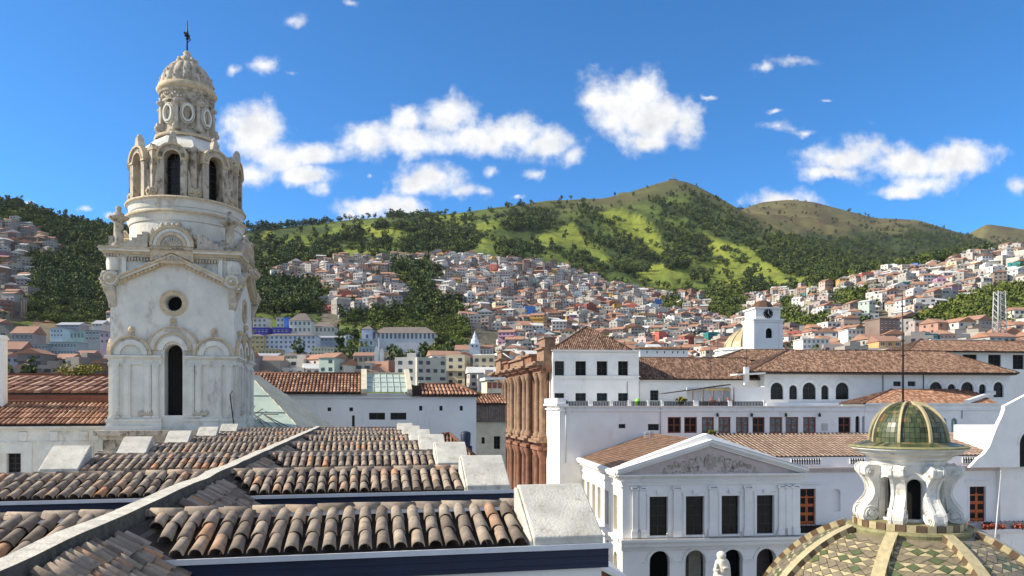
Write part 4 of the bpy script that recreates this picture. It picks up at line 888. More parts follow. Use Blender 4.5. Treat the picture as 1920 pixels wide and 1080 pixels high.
# ---- left: long white house with two tiled roofs beside the tower
Y = 49.5; fr = FA
x0, _ = dims(fr, Y, -420, 0); x1 = fr.P(193, 800, Y).x; zt_ = zz(fr, 100, 800, Y)
lh = Th('white_house', 'white house with a panelled wall and one dark window, left of the bell tower', 'house', fr, ((x0+x1)/2, Y+3, 0))
wx0, wx1 = fr.P(12, 850, Y).x, fr.P(39, 850, Y).x; wz0_, wz1_ = zz(fr, 25, 889, Y), zz(fr, 25, 850, Y)
body(lh, x0, x1, Y, Y+9, 0, zt_, M['tower'], [(wx0, wx1, wz0_, wz1_)])
window(lh, wx0, wz0_, wx1-wx0, wz1_-wz0_, Y, fm='frame', pm='glass', nx=2, nz=4)
b = MB(); Cornice(b, x0, x1+.1, Y, zt_-0.25, ((.10, .08), (.10, .2), (.08, .34)))
for k in range(16):
    xx = x1-0.8-k*1.7; b.box(xx-.25, xx+.25, Y-.06, Y+.05, 0, zt_-0.95); b.box(xx-.95, xx+.5, Y-.05, Y+.05, zt_-0.98, zt_-0.90)
    b.box(xx-.45, xx-.02, Y-.10, Y, zt_-.85, zt_-.3)
lh.part('moulding', b, M['tower'])
hip_roof(lh, x0, x1+.9, Y-.25, Y+5.2, zt_+.12, zt_+1.45, yr=Y+3.3, xl=x0, xr=x1+.9, pitch=.27, course=.9, mat='orange', cap=True)
b = MB(); b.box(x0, x1, Y+6.0, Y+6.2, zt_, zt_+2.0); lh.part('parapet', b, M['brick'])
lh2 = Th('tile_roofed_hall', 'low hall with a broad pinkish tile roof behind the white house left of the tower', 'house', fr, ((x0+x1)/2, 62, 0))
Y2 = 60; za, zb_ = zz(fr, 100, 738, Y2), zz(fr, 100, 709, Y2+6); xr_ = fr.P(300, 700, Y2).x
body(lh2, x0-2, xr_, Y2, Y2+12, 0, za, M['tan']); 
x_l = fr.P(-8, 738, Y2).x
hip_roof(lh2, x0-2, xr_, Y2-.4, Y2+12, za, zb_, yr=Y2+6, xl=x0, xr=xr_, pitch=.62, course=2.2, mat='orange', cap=True)
b = MB(); zq = zz(fr, 0, 690, 70); b.box(-60, fr.P(300, 700, 70).x, 70, 70.3, 0, zz(fr, 100, 700, 70)); single('boundary_wall', b, M['brick'], 'long red brick wall behind the tile roofs left of the tower', 'wall', fr, (-30, 70, 0))
b = MB(); xq = fr.P(-1, 700, 52).x; b.box(xq-.5, fr.P(6, 700, 52).x, 52, 52.6, 0, zz(fr, 0, 628, 52)); b.box(xq-.6, fr.P(8, 700, 52).x, 51.9, 52.7, zz(fr, 0, 636, 52), zz(fr, 0, 632, 52)); single('white_pillar', b, M['white'], 'slim white pillar cut by the left edge of the photo', 'pillar', fr, (xq, 52, 0))
# ---- glass pyramid roof between tower and white house
Y = 56
def G(px, py, Y): return tuple(fr.P(px, py, Y))
gp = Th('glass_roof', 'pale green glass pyramid roof with steel braces beside the tower', 'glass roof', fr, (fr.P(520, 800, Y).x, Y, 0))
apx = G(468, 704, 60); r1 = G(570, 812, 54); r2 = G(642, 812, 58); l1 = G(380, 812, 54); lb = G(370, 812, 66)
pn = MB(); pn.add([apx, l1, r1], [(0, 1, 2)]); pn.add([apx, l1, lb], [(0, 1, 2)])
gp.part('glazing', pn, M['patina'])
st = MB(); n = 9
A, B1, B2 = Vector(apx), Vector(r1), Vector(r2)
A2 = Vector(G(486, 706, 61))
for k in range(n):
    f0, f1 = k/n, (k+1)/n; p0, p1, q0, q1 = A.lerp(B1, f0), A.lerp(B1, f1-.012), A2.lerp(B2, f0), A2.lerp(B2, f1-.012); dz = Vector((0, 0, .10)); dd = Vector((0, 0, -.1))
    vs = [p0+dz, p1+dz*.2, q1+dz*.2, q0+dz, p0+dd, p1+dd, q1+dd, q0+dd]; mbk = MB(); mbk.add([tuple(p) for p in vs], [(0, 1, 2, 3), (4, 5, 6, 7), (0, 1, 5, 4), (1, 2, 6, 5), (2, 3, 7, 6), (3, 0, 4, 7)])
    gp.part('sheet_panel', mbk, M['beige'])
pd = MB(); pd.add([tuple(A2), tuple(B2), tuple(Vector(G(642, 812, 66))), tuple(Vector(G(486, 706, 66)))], [(0, 1, 2, 3)]); gp.part('rear_slope', pd, M['beige'])
nrm = (Vector(r1)-Vector(l1)).cross(A-Vector(l1)).normalized(); nrm = nrm if nrm.y < 0 else -nrm
def onf(a, b_, up=.12): return tuple(Vector(l1).lerp(Vector(r1), a)*(1-b_)+A*b_+nrm*up)
for k in range(5):
    a_ = .08+.19*k; br = MB(); br.tube([onf(a_, .0), onf(a_*.72+.05, .28), onf(a_+.03, .5*(1-a_)+.2)], .03, 4); br.tube([onf(a_+.1, 0), onf(a_*.72+.05, .28)], .03, 4)
    gp.part('brace', br, M['iron'])
for q in (.33, .62):
    br = MB(); br.tube([onf(0.0, q, .04), onf(1, q, .04)], .03, 4); gp.part('glazing_bar', br, M['metal'])
# ---- middle white house
Y = 66; x0, x1 = dims(fr, Y, 455, 893); xm = fr.P(773, 740, Y).x; ztl, ztr = zz(fr, 600, 737, Y), zz(fr, 800, 742, Y)
mh = Th('white_house', 'long white house with small square windows and a glazed roof light, centre left', 'house', fr, ((x0+x1)/2, Y+4, 0))
ops = []
for (a, b_, c, d) in ((614, 621, 764, 771), (655, 662, 764, 771), (660, 665, 779, 800), (692, 722, 774, 787), (732, 762, 774, 787), (786, 792, 761, 770), (824, 830, 761, 770), (862, 868, 761, 770)):
    ops.append((fr.P(a, 770, Y).x, fr.P(b_, 770, Y).x, zz(fr, a, d, Y), zz(fr, a, c, Y)))
body(mh, x0, x1, Y, Y+9, 0, ztr, M['whiteb'], ops)
b = MB(); b.box(x0, xm, Y+.0, Y+9, ztr+.002, ztl); mh.part('upper_wall', b, M['whiteb'])
for o in ops: window(mh, o[0], o[2], o[1]-o[0], o[3]-o[2], Y, pm='glass', nx=2, nz=1)
xp1, xp2, xs1, xs2 = fr.P(677, 700, Y).x, fr.P(688, 700, Y).x, fr.P(763, 700, Y).x, fr.P(772, 700, Y).x
zr_ = zz(fr, 600, 702, Y+4)
hip_roof(mh, x0, xp1, Y-.35, Y+8, ztl+.02, zr_, yr=Y+4, xl=x0, xr=xp1, pitch=.30, course=.6, mat='orange', cap=True)
for (a, b_) in ((xp1, xp2), (xs1, xs2)):
    c = MB(); c.prism([(Y-.5, ztl+.05), (Y-.5, ztl+.35), (Y+4, zr_+.55), (Y+4.6, zr_+.55), (Y+4.6, ztl), (Y-.1, ztl-.2)], a, b_, 'x'); mh.part('firewall', c, M['beige'])
c = MB(); c.add([(xp2, Y-.3, ztl+.12), (xs1, Y-.3, ztl+.12), (xs1, Y+4, zr_+.1), (xp2, Y+4, zr_+.1)], [(0, 1, 2, 3)]); rl = mh.part('roof_light', c, M['patina'])
gl = MB()
for k in range(7): xx = xp2+(xs1-xp2)*k/6; gl.tube([(xx, Y-.3, ztl+.16), (xx, Y+4, zr_+.14)], .03, 4)
for k in range(1, 4): f_ = k/4; gl.tube([(xp2, Y-.3+4.3*f_, ztl+.16+(zr_-ztl-.02)*f_), (xs1, Y-.3+4.3*f_, ztl+.16+(zr_-ztl-.02)*f_)], .025, 4)
mh.part('glazing_bars', gl, M['metal'], rl, stuff=True)
c = MB(); c.box(xp2, xs1, Y+3.9, Y+4.3, zr_-.1, zr_+.25); mh.part('ridge_beam', c, M['beige'])
xa = fr.P(790, 740, Y).x; hip_roof(mh, xa, x1+.3, Y-.25, Y+7, ztr+.05, zz(fr, 830, 722, Y+3), yr=Y+3, xl=xa, xr=fr.P(862, 725, Y).x, pitch=.34, course=1.0, mat='orange')
c = MB(); c.box(xs2, xa, Y+.8, Y+6, ztr, zz(fr, 780, 722, Y)); c.box(xs2, x1+.35, Y-.3, Y+.05, ztr-.06, ztr+.05); mh.part('roof_shed', c, M['bed'])
c = MB(); c.box(x0, xm, Y-.12, Y, ztl-.42, ztl-.30); c.box(x0, xm, Y-.2, Y, ztl-.12, ztl)
for k in range(60): xx = x0+(xm-x0)*(k+.5)/60; c.box(xx-.05, xx+.05, Y-.08, Y, ztl-.56, ztl-.46)
mh.part('cornice', c, M['whiteb'])
# low annex in front with a tiled lean-to and dark tank (between slabs and the stone church)
Y3 = 58; xa, xb = dims(fr, Y3, 790, 905); za = zz(fr, 840, 872, Y3)
an = Th('annex', 'low annex with a small red tiled roof in front of the white house', 'annex', fr, ((xa+xb)/2, Y3, 0))
b = MB(); b.box(xa, xb, Y3, Y3+3, 0, za); an.part('wall', b, M['white']); hip_roof(an, xa-.2, xb+.1, Y3-.3, Y3+3, za, zz(fr, 840, 815, Y3+1.5), xl=fr.P(830, 820, Y3+1.5).x, xr=fr.P(842, 820, Y3+1.5).x, pitch=.28, course=.5, mat='orange')
b = MB(); xx = fr.P(884, 830, 60).x; b.lathe([(.42, zz(fr, 884, 840, 60)), (.45, zz(fr, 884, 816, 60)), (.38, zz(fr, 884, 813, 60)), (.1, zz(fr, 884, 811, 60))], xx, 63.5, 14); b.box(xx-.5, xx+.5, 63, 64, 0, zz(fr, 884, 840, 60)); single('water_tank', b, M['navy'], 'dark round water tank beside the white house wall', 'water tank', fr, (xx, 63.5, 0))
# ---- small brown shed house between white house and stone church
Y = 72; xa, xb = dims(fr, Y, 891, 948)
sh = Th('boarded_house', 'narrow house with brown boards upstairs, left of the stone church', 'house', fr, ((xa+xb)/2, Y, 0))
z1_, z2_, z3_ = zz(fr, 915, 757, Y), zz(fr, 915, 790, Y), zz(fr, 915, 880, Y)
ops = [(fr.P(926, 800, Y).x, fr.P(938, 800, Y).x, zz(fr, 930, 842, Y), zz(fr, 930, 818, Y)), (fr.P(903, 800, Y).x, fr.P(909, 800, Y).x, zz(fr, 905, 832, Y), zz(fr, 905, 820, Y))]
body(sh, xa, xb, Y, Y+6, 0, z2_, M['beige'], ops)
for o in ops: window(sh, o[0], o[2], o[1]-o[0], o[3]-o[2], Y, pm='dark')
nb = 14
for k in range(nb):
    b = MB(); w_ = (xb-xa)/nb; b.box(xa+k*w_+.02, xa+(k+1)*w_-.02, Y-.14-random.uniform(0, .04), Y-.02, z2_, z1_); sh.part('board', b, M['shed'])
b = MB(); b.box(xa, xb, Y, Y+6, z2_+.002, z1_); b.box(xa-.1, xb+.1, Y-.25, Y, z2_-.08, z2_); b.box(xa+.6, xa+1.1, Y-.26, Y-.2, z1_-.6, z1_-.35); b.box(xb-1.4, xb-.9, Y-.26, Y-.2, z1_-.6, z1_-.35); sh.part('upper_storey', b, M['shed'])
hip_roof(sh, xa-.1, xb+.1, Y-.4, Y+7, z1_, zz(fr, 915, 741, Y+3), yr=Y+3, xl=xa-.1, xr=xb+.1, pitch=.3, course=.5, mat='orange')
Y = 84; b = MB(); xa, xb = dims(fr, Y, 913, 942); b.box(xa, xb, Y, Y+4, 0, zz(fr, 920, 715, Y)); kk = Th('rooftop_hut', 'small roof hut with red panels and a white sheet roof beside the stone church', 'hut', fr, ((xa+xb)/2, Y, 0)); kk.part('wall', b, M['beige'])
for k in range(3):
    b = MB(); w_ = (xb-xa)/3; b.box(xa+k*w_+.08, xa+(k+1)*w_-.08, Y-.06, Y, zz(fr, 920, 728, Y), zz(fr, 920, 717, Y)); kk.part('red_panel', b, M['brick'])
b = MB(); b.prism([(xa-.3, zz(fr, 920, 713, Y)), (xb+.3, zz(fr, 920, 711, Y)), (xb+.3, zz(fr, 920, 707, Y)), (xa-.3, zz(fr, 920, 708, Y))], Y-.4, Y+3.4); kk.part('roof', b, M['white'])
# ---- stone church facade seen along its length (it faces left)
SX = 29.2; KQ = 1.3; ya, yb2 = FA.PX(1037, 700, SX).y, FA.PX(943, 700, SX).y; L_ = yb2-ya
zt1 = FA.PX(1036, 660, SX).z; z0 = 0
sc = Th('stone_church', 'rose stone church front with tall carved columns, seen side-on', 'church', FA, (SX, (ya+yb2)/2, 0))
b = MB(); b.box(SX, SX+1.2, ya, yb2, 0, zt1-2.5); sc.part('wall', b, M['rosegap'])
zc1 = zt1-2.0; zc2 = FA.PX(990, 818, SX).z
def col_(y, r, z0_, z1_, proj=.5, nm='column', mt='stone2', tw_=False):
    r *= KQ*.78; proj *= KQ
    b = MB(); cx_ = SX-proj
    b.lathe([(r*1.5, z0_), (r*1.5, z0_+.5), (r*1.15, z0_+.7), (r, z0_+1.0), (r*1.02, (z0_+z1_)/2), (r*.88, z1_-1.3), (r*1.0, z1_-1.2), (r*1.1, z1_-.9), (r*1.45, z1_-.35), (r*1.55, z1_)], cx_, y, 14, mod=(lambda j: 1-.05*(j % 2)))
    sc.part(nm, b, M[mt])
bays = [0.03, 0.10, 0.235, 0.30, 0.40, 0.455, 0.55, 0.61, 0.70, 0.77, 0.90, 0.97]
for i, f_ in enumerate(bays):
    y = ya+L_*f_; col_(y, .55, zc2+.5, zc1-1.2, 1.0+.35*math.sin(math.pi*f_)); col_(y, .62, 0, zc2-1.6, 1.0+.35*math.sin(math.pi*f_), mt='stone')
for i, f_ in enumerate((.065, .17, .27, .35, .43, .50, .58, .655, .735, .835, .935)):
    b = MB(); y = ya+L_*f_; b.box(SX-.25, SX, y-.5, y+.5, zc2+1, zc1-1.5)
    b.box(SX-.32, SX-.25, y-.34, y+.34, zc2+2, zc2+5); b.box(SX-.34, SX-.25, y-.34, y+.34, zc2+6.5, zc1-3)
    sc.part('carved_panel', b, M['stone' if i % 2 else 'rosegap'])
    if i in (1, 4, 6, 9):
        b = MB(); b.box(SX-.03, SX+.2, y-.45, y+.45, zc2-7.5, zc2-3.5); sc.part('doorway', b, M['dark'])
for (zz0, hh, pp) in ((zc2-1.5, .5, 1.6), (zc2-1.0, .7, 1.2), (zc2-.3, .35, 1.9), (zc2+.05, .4, 1.5), (zc1-1.2, .6, 1.3), (zc1-.6, .5, 1.8), (zc1-.1, .35, 2.3), (zc1+.25, .3, 2.0)):
    b = MB(); pp *= KQ
    # entablature breaks forward over every pair of columns
    b.box(SX-pp+.45, SX+.5, ya-.3, yb2+.3, zz0, zz0+hh)
    for f0, f1 in ((0, .13), (.21, .33), (.375, .48), (.53, .63), (.68, .79), (.88, 1.0)): b.box(SX-pp-.3, SX-pp+.46, ya+L_*f0, ya+L_*f1, zz0+.01, zz0+hh-.01)
    sc.part('entablature', b, M['stone2' if hh < .45 else 'stone'])
zt0 = zc1+.56
for i, (f0, f1, h_) in enumerate(((0, .11, 1.9), (.21, .33, 1.4), (.36, .64, 1.2), (.68, .79, 1.4), (.88, 1.0, 2.4))):
    b = MB(); y0_, y1_ = ya+L_*f0, ya+L_*f1; b.box(SX-1.5, SX+.9, y0_, y1_, zt0, zt0+h_); b.box(SX-1.9, SX+1.1, y0_-.15, y1_+.15, zt0+h_, zt0+h_+.3)
    if i in (0, 4): b.box(SX-1.2, SX+.5, y0_+.5, y1_-.5, zt0+h_+.3, zt0+h_+1.7); b.box(SX-1.4, SX+.7, y0_+.3, y1_-.3, zt0+h_+1.7, zt0+h_+1.95)
    if i == 2: b.lathe([(1.6, zt0+h_+.3), (1.2, zt0+h_+.9), (.5, zt0+h_+1.2), (.6, zt0+h_+1.6), (0, zt0+h_+2.0)], SX-.3, (y0_+y1_)/2, 12)
    sc.part('pinnacle', b, M['stone2' if i % 2 == 0 else 'stone'])
b = MB(); b.box(SX-1.35, SX-1.25, ya+L_*.42, ya+L_*.58, zc1-2.7, zc1-1.3); sc.part('white_plaque', b, M['whiteb'])
b = MB(); b.box(SX+.1, SX+1.1, ya-.1, ya+1.0, 0, zt1-.2); sc.part('buttress', b, M['stone'])
for k in range(2):
    b = MB(); p = Vector((SX-.2, ya+L_*(.45+.25*k), zt0+1.8)); b.tube([tuple(p), tuple(p+Vector((-1.8, 2, 1.6)))], .12, 6); sc.part('floodlight', b, M['metal'])
# iron fence at its foot
fe = Th('iron_fence', 'dark iron fence with white posts curving below the stone church', 'fence', FA, (19, 60, 0))
for k in range(14):
    b = MB(); y = FA.PX(1003-k*4.5, 900, 19).y; b.lathe([(.13, 0), (.13, 9.2), (.1, 9.5), (.17, 10.2), (.1, 11.0), (.0, 11.1)], 19, y, 6); fe.part('post', b, M['iron'])
b = MB(); ya_, yb_ = FA.PX(1003, 900, 19).y, FA.PX(1003-13*4.5, 900, 19).y; b.box(18.95, 19.05, ya_, yb_, 10.0, 10.12); b.box(18.95, 19.05, ya_, yb_, 8.0, 8.12); fe.part('rail', b, M['iron'])
# ================================================================== palace with the pediment (frame FB)
fr = FB; PY = 80.0
px0 = fr.P(1167, 900, PY).x; px1_ = fr.P(1500, 900, PY).x; PW = px1_-px0; pcx = (px0+px1_)/2
def pz(py): return fr.P(1330, py, PY).z
def pxx(px): return fr.P(px, 900, PY).x
zc_ = pz(888)
pal = Th('palace', 'white palace with a triangular pediment over four tall dark windows', 'palace', fr, (pcx, PY, 0))
BK = 102.0
# front wall: arcade below, windows above
ar = []
for c in (1237, 1304, 1374, 1437):
    x = pxx(c); w_ = pxx(1256)-pxx(1218); zt2 = pz(1031); ar.append((x-w_/2, x+w_/2, 2.0, zt2, True))
wo = []
for (a, c) in ((1218, 1252), (1286, 1320), (1353, 1386), (1419, 1451)): wo.append((pxx(a), pxx(c), pz(1003), pz(930)))
mb = MB(lambda a, w, v: (a, PY+w, v)); wall(mb, px0, px1_, 0, pz(1012), ar, 0.8); wall(mb, px0, px1_, pz(1012), zc_, wo, 0.45); pal.part('front_wall', mb, M['whiteb'])
for o in wo: window(pal, o[0], o[2], o[1]-o[0], o[3]-o[2], PY, pm='glass', nx=2, nz=4, depth=.40)
for i, o in enumerate(ar):   # arcade back walls: dim and lit bays put into their colours
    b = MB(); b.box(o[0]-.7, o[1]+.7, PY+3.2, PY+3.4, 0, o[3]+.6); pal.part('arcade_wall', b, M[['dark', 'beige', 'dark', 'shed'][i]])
    b = MB(); archring(b, (o[0]+o[1])/2, o[3]-(o[1]-o[0])/2, (o[1]-o[0])/2+.02, .34, PY-.10, PY, seg=16)
    b.box(o[0]-.75, o[0]-.02, PY-.14, PY, o[3]-(o[1]-o[0])/2-.16, o[3]-(o[1]-o[0])/2); b.box(o[1]+.02, o[1]+.75, PY-.14, PY, o[3]-(o[1]-o[0])/2-.16, o[3]-(o[1]-o[0])/2)
    pal.part('arch_moulding', b, M['white'])
b = MB(); b.box(ar[1][0]+.3, ar[1][0]+1.5, PY+3.1, PY+3.19, 1.5, ar[1][3]-1); pal.part('arcade_door', b, M['shed'])
for o in wo:
    b = MB(); b.box(o[0]-.32, o[0]-.03, PY-.10, PY, o[2]+.05, o[3]+.30); b.box(o[1]+.03, o[1]+.32, PY-.10, PY, o[2]+.05, o[3]+.30); b.box(o[0]-.03, o[1]+.03, PY-.10, PY, o[3]+.02, o[3]+.30)
    b.prism([(((o[0]+o[1])/2)-.2, o[3]+.28), (((o[0]+o[1])/2)+.2, o[3]+.28), (((o[0]+o[1])/2)+.3, o[3]+.72), (((o[0]+o[1])/2)-.3, o[3]+.72)], PY-.28, PY)
    b.box(o[0]-.4, o[0]-.1, PY-.16, PY-.102, o[3]+.2, o[3]+.42); b.box(o[1]+.1, o[1]+.4, PY-.16, PY-.102, o[3]+.2, o[3]+.42)
    pal.part('window_surround', b, M['whiteb'])
for c in (1192, 1203, 1269, 1336, 1402, 1466, 1478, 1490):
    b = MB(); x = pxx(c); w_ = .42; z0_, z1_ = pz(1006), pz(911)
    b.box(x-w_-.12, x+w_+.12, PY-.32, PY, z0_, z0_+.8); b.box(x-w_-.05, x+w_+.05, PY-.26, PY, z0_+.8, z0_+.95); b.box(x-w_, x+w_, PY-.20, PY, z0_+.95, z1_-.35); b.box(x-w_-.08, x+w_+.08, PY-.28, PY, z1_-.35, z1_-.22); b.box(x-w_-.16, x+w_+.16, PY-.34, PY, z1_-.12, z1_)
    for s_ in (-1, 1): b.prism([(x+s_*(w_+.06)+.12*math.cos(q*math.pi/5), z1_-.22+.12*math.sin(q*math.pi/5)) for q in range(10)], PY-.36, PY-.02)
    pal.part('pilaster', b, M['whiteb'])
# balcony ledge with short railings
zb2 = pz(1006)
b = MB(); b.box(px0-.4, px1_+.1, PY-1.0, PY, zb2-.35, zb2-.05); b.box(px0-.3, px1_, PY-.7, PY, zb2-.9, zb2-.36); b.box(px0-.2, px1_, PY-.3, PY, zb2-1.3, zb2-.91); pal.part('balcony_ledge', b, M['white'])
b = MB(); b.box(px0-.3, px1_+.05, PY-.95, PY-.91, zb2+.10, zb2+.15); b.box(px0-.3, px1_+.05, PY-.95, PY-.91, zb2-.02, zb2+.02)
for k in range(90): x = px0+k*PW/89; b.box(x-.02, x+.02, PY-.945, PY-.915, zb2, zb2+.12)
pal.part('railing', b, M['iron'])
for c in (1237, 1305, 1374, 1440):
    b = MB(); x = pxx(c)+.6; b.box(x-.06, x+.06, PY-.98, PY-.86, zb2-.02, zb2+.5); b.lathe([(.12, zb2+.5), (.14, zb2+.6), (0, zb2+.7)], x, PY-.92, 8); pal.part('railing_post', b, M['metal'])
# entablature and pediment
b = MB(); zE = pz(908)
for (h0, h1, p) in ((0, .35, .12), (.35, .45, .22), (.45, zc_-zE-.35, .10), (zc_-zE-.35, zc_-zE-.18, .35), (zc_-zE-.18, zc_-zE, .62)): b.box(px0-p, px1_+p, PY-p, PY+.02, zE+h0, zE+h1)
pal.part('entablature', b, M['white'])
apx_x, apx_z = pxx(1329), pz(829); exl, exr = px0-.75, px1_+.6
b = MB(); b.prism([(px0, zc_), (px1_, zc_), (apx_x, apx_z-.5)], PY-.0, PY+.6); pal.part('tympanum', b, M['pink'])
b = MB()
for (t0, t1, p) in ((-.55, -.32, .30), (-.32, -.12, .55), (-.12, .18, .95)):
    for (ex, sg) in ((exl, 1), (exr, -1)):
        b.prism([(ex, zc_+t0+.38), (apx_x, apx_z+t0+.1), (apx_x, apx_z+t1+.1), (ex, zc_+t1+.38)], PY-p, PY+.3)
for (ex, sg) in ((exl, 1), (exr, -1)): b.prism([(ex-.1*sg, zc_+.57), (apx_x, apx_z+.29), (apx_x, apx_z+.34), (ex-.1*sg, zc_+.62)], PY-1.05, PY+1.6)
for (ex, sg) in ((exl, 1), (exr, -1)): b.prism([(ex+1*sg, zc_+.85), (apx_x, apx_z+.345), (apx_x, apx_z+.95), (ex+1*sg, zc_+1.0)], PY+.4, PY+1.7)
pal.part('pediment_cornice', b, M['whiteb'])
# relief in the tympanum: wreath, scrolls, garlands
b = MB(); rc = (apx_x+.15, zc_+1.35)
def ringp(cx_, cz_, r, w_, y0, y1, n=14, a0=0, a1=2*math.pi):
    for q in range(n):
        g0, g1 = a0+(a1-a0)*q/n, a0+(a1-a0)*(q+1)/n
        b.prism([(cx_+r*math.cos(g0), cz_+r*math.sin(g0)), (cx_+(r+w_)*math.cos(g0), cz_+(r+w_)*math.sin(g0)), (cx_+(r+w_)*math.cos(g1), cz_+(r+w_)*math.sin(g1)), (cx_+r*math.cos(g1), cz_+r*math.sin(g1))], y0, y1)
ringp(rc[0], rc[1], .62, .12, PY-.10, PY); ringp(rc[0], rc[1], .36, .10, PY-.10, PY); ringp(rc[0], rc[1], .0, .22, PY-.12, PY, 8)
for q in range(10): g = 2*math.pi*q/10; b.lathe([(0, rc[1]+.88*math.sin(g)-.08), (.08, rc[1]+.88*math.sin(g)), (0, rc[1]+.88*math.sin(g)+.08)], rc[0]+.88*math.cos(g), PY-.05, 5)
for s_ in (-1, 1):
    for k, (dx, dz, r_) in enumerate(((1.35, .2, .34), (2.1, -.15, .42), (3.0, -.35, .36), (3.8, -.25, .32), (4.6, -.55, .24), (1.6, -.7, .26), (2.6, -.85, .22))):
        ringp(rc[0]+s_*dx, rc[1]+dz, r_, .09, PY-.09, PY, 12, 0.6*k, 0.6*k+4.6)
        ringp(rc[0]+s_*dx, rc[1]+dz, r_*.45, .07, PY-.09, PY, 8, 0.6*k+2, 0.6*k+6.5)
    b.prism([(rc[0]+s_*5.0, zc_+.1), (rc[0]+s_*5.6, zc_+.1), (rc[0]+s_*5.3, zc_+.75)], PY-.10, PY)
    b.box(min(rc[0]+s_*.9, rc[0]+s_*2.6), max(rc[0]+s_*.9, rc[0]+s_*2.6), PY-.08, PY, rc[1]+.75, rc[1]+.83) if False else None
    for q in range(9): x_ = rc[0]+s_*(1.0+q*.42); z_ = zc_+.25+.08*math.sin(q*2.1); b.lathe([(0, z_-.1), (.12, z_), (0, z_+.1)], x_, PY-.04, 5)
pal.part('tympanum_relief', b, M['towerdk'])
# side wall facing left, with a long row of tall windows
sw = []; 
def sy(px): return fr.PX(px, 900, px0).y
for (a, c) in ((1135, 1142), (1121, 1127), (1111, 1117), (1101, 1106.5), (1092, 1097), (1084, 1088), (1076, 1080), (1069, 1073)):
    ya_, yb_ = sy(c), sy(a); sw.append((ya_, yb_, zb2+.3, pz(932)))
sl2 = [(sy(1158), sy(1150), zb2+.3, pz(932)), (sy(1158), sy(1150), 3, pz(1040), True)]
sw += sl2; ss = [(sy(1141), sy(1137), 4.2, 6.2)]
mb = MB(lambda a, w, v: (px0+w, a, v)); wall(mb, PY, BK, 0, zc_, sw+ss, .35); pal.part('side_wall', mb, M['whiteb'])
for o in sw:
    if len(o) == 4: window(pal, o[1], o[2], 0, 0, PY) if False else None
    f_, p_ = win_meshes(o[1]-o[0], o[3]-o[2], len(o) > 4, 'beigeframe', 'louvre', 1, 3)
    w_o = pal.inst('window', f_, (px0+.28, o[1], o[2]), rz=-math.pi/2); q = bpy.data.objects.new('pane', p_); COL.objects.link(q); q.parent = w_o
b = MB(); o = ss[0]; b.box(px0+.2, px0+.25, o[0], o[1], o[2], o[3]); pal.part('small_door', b, M['brick'])
b = MB()
for (z_, h_, p) in ((zc_-.25, .25, .8), (zc_-.5, .25, .45), (zc_-1.5, .12, .18), (zb2-.35, .3, .6), (zb2-.75, .4, .25), (pz(1020)-.5, .2, .2)): b.box(px0-p, px0-.0, PY-.1, BK, z_, z_+h_)
for k in range(34): y = PY+.6+k*(BK-PY)/34; b.box(px0-.55, px0, y-.12, y+.12, zc_-.62, zc_-.5)
yy = sy(1146); b.box(px0-.16, px0, yy-.7, yy+.5, 0, zc_-.5)
for o in sw[:8]: b.box(px0-.08, px0, o[0]-.20, o[0]-.04, o[2]-.1, o[3]+.2); b.box(px0-.08, px0, o[1]+.04, o[1]+.20, o[2]-.1, o[3]+.2); b.box(px0-.12, px0, o[0]-.2, o[1]+.2, o[2]-.22, o[2]-.1)
pal.part('cornice', b, M['whiteb'])
b = MB(); b.box(px1_, px1_+.02, PY, BK, 0, zc_); b.box(px0, px1_, BK-.1, BK, 0, zc_); b.box(px0, px1_, PY+.6, BK, zc_-.1, zc_-.0); pal.part('rear_wall', b, M['whiteb'])
# roof, gable end at the pediment, ridge running back
t = MB(); bed = MB()
def slope(o, pts, pitch=.3, course=.5):
    uv = (pts[1]-pts[0]).normalized(); n_ = uv.cross(pts[2]-pts[0]).normalized(); dv = n_.cross(uv).normalized()
    if dv.z < 0: dv = -dv
    roof_field(t, bed, o, uv, dv, [((p-o).dot(uv), (p-o).dot(dv)) for p in pts], pitch, course, seg=3, jit=.25, lift=.02)
v_ = lambda x, y, z: Vector((x, y, z))
zer = zc_+.25; rzr = apx_z+.15
slope(v_(px0-.3, PY+1, zer), [v_(px0-.3, BK-.2, zer), v_(px0-.3, PY+1, zer), v_(apx_x, PY+1, rzr), v_(apx_x, BK-.2, rzr)])
slope(v_(px1_+.3, PY+1, zer), [v_(px1_+.3, PY+1, zer), v_(px1_+.3, BK-.2, zer), v_(apx_x, BK-.2, rzr), v_(apx_x, PY+1, rzr)])
rf = pal.part('roof', bed, M['bed']); pal.part('tiles', t, M['brown2'], rf, stuff=True)
b = MB(); b.box(px0-.75, px0-.1, PY+.3, BK, zer-.2, zer+.12); b.box(px0-.95, px0-.6, PY-.2, BK, zer-.25, zer-.0); pal.part('parapet', b, M['white'])
b = MB(); b.tube([(apx_x-4.5, 88, rzr-.9), (apx_x-4.5, 88, rzr+.8)], .05, 5)
for q in range(4): b.tube([(apx_x-5.2, 88, rzr+.1+.2*q), (apx_x-3.9, 88, rzr+.15+.2*q)], .03, 4)
single('antenna', b, M['metal'], 'rusty aerial standing on the palace roof slope', 'antenna', fr, (apx_x-4.5, 88, rzr-.9))
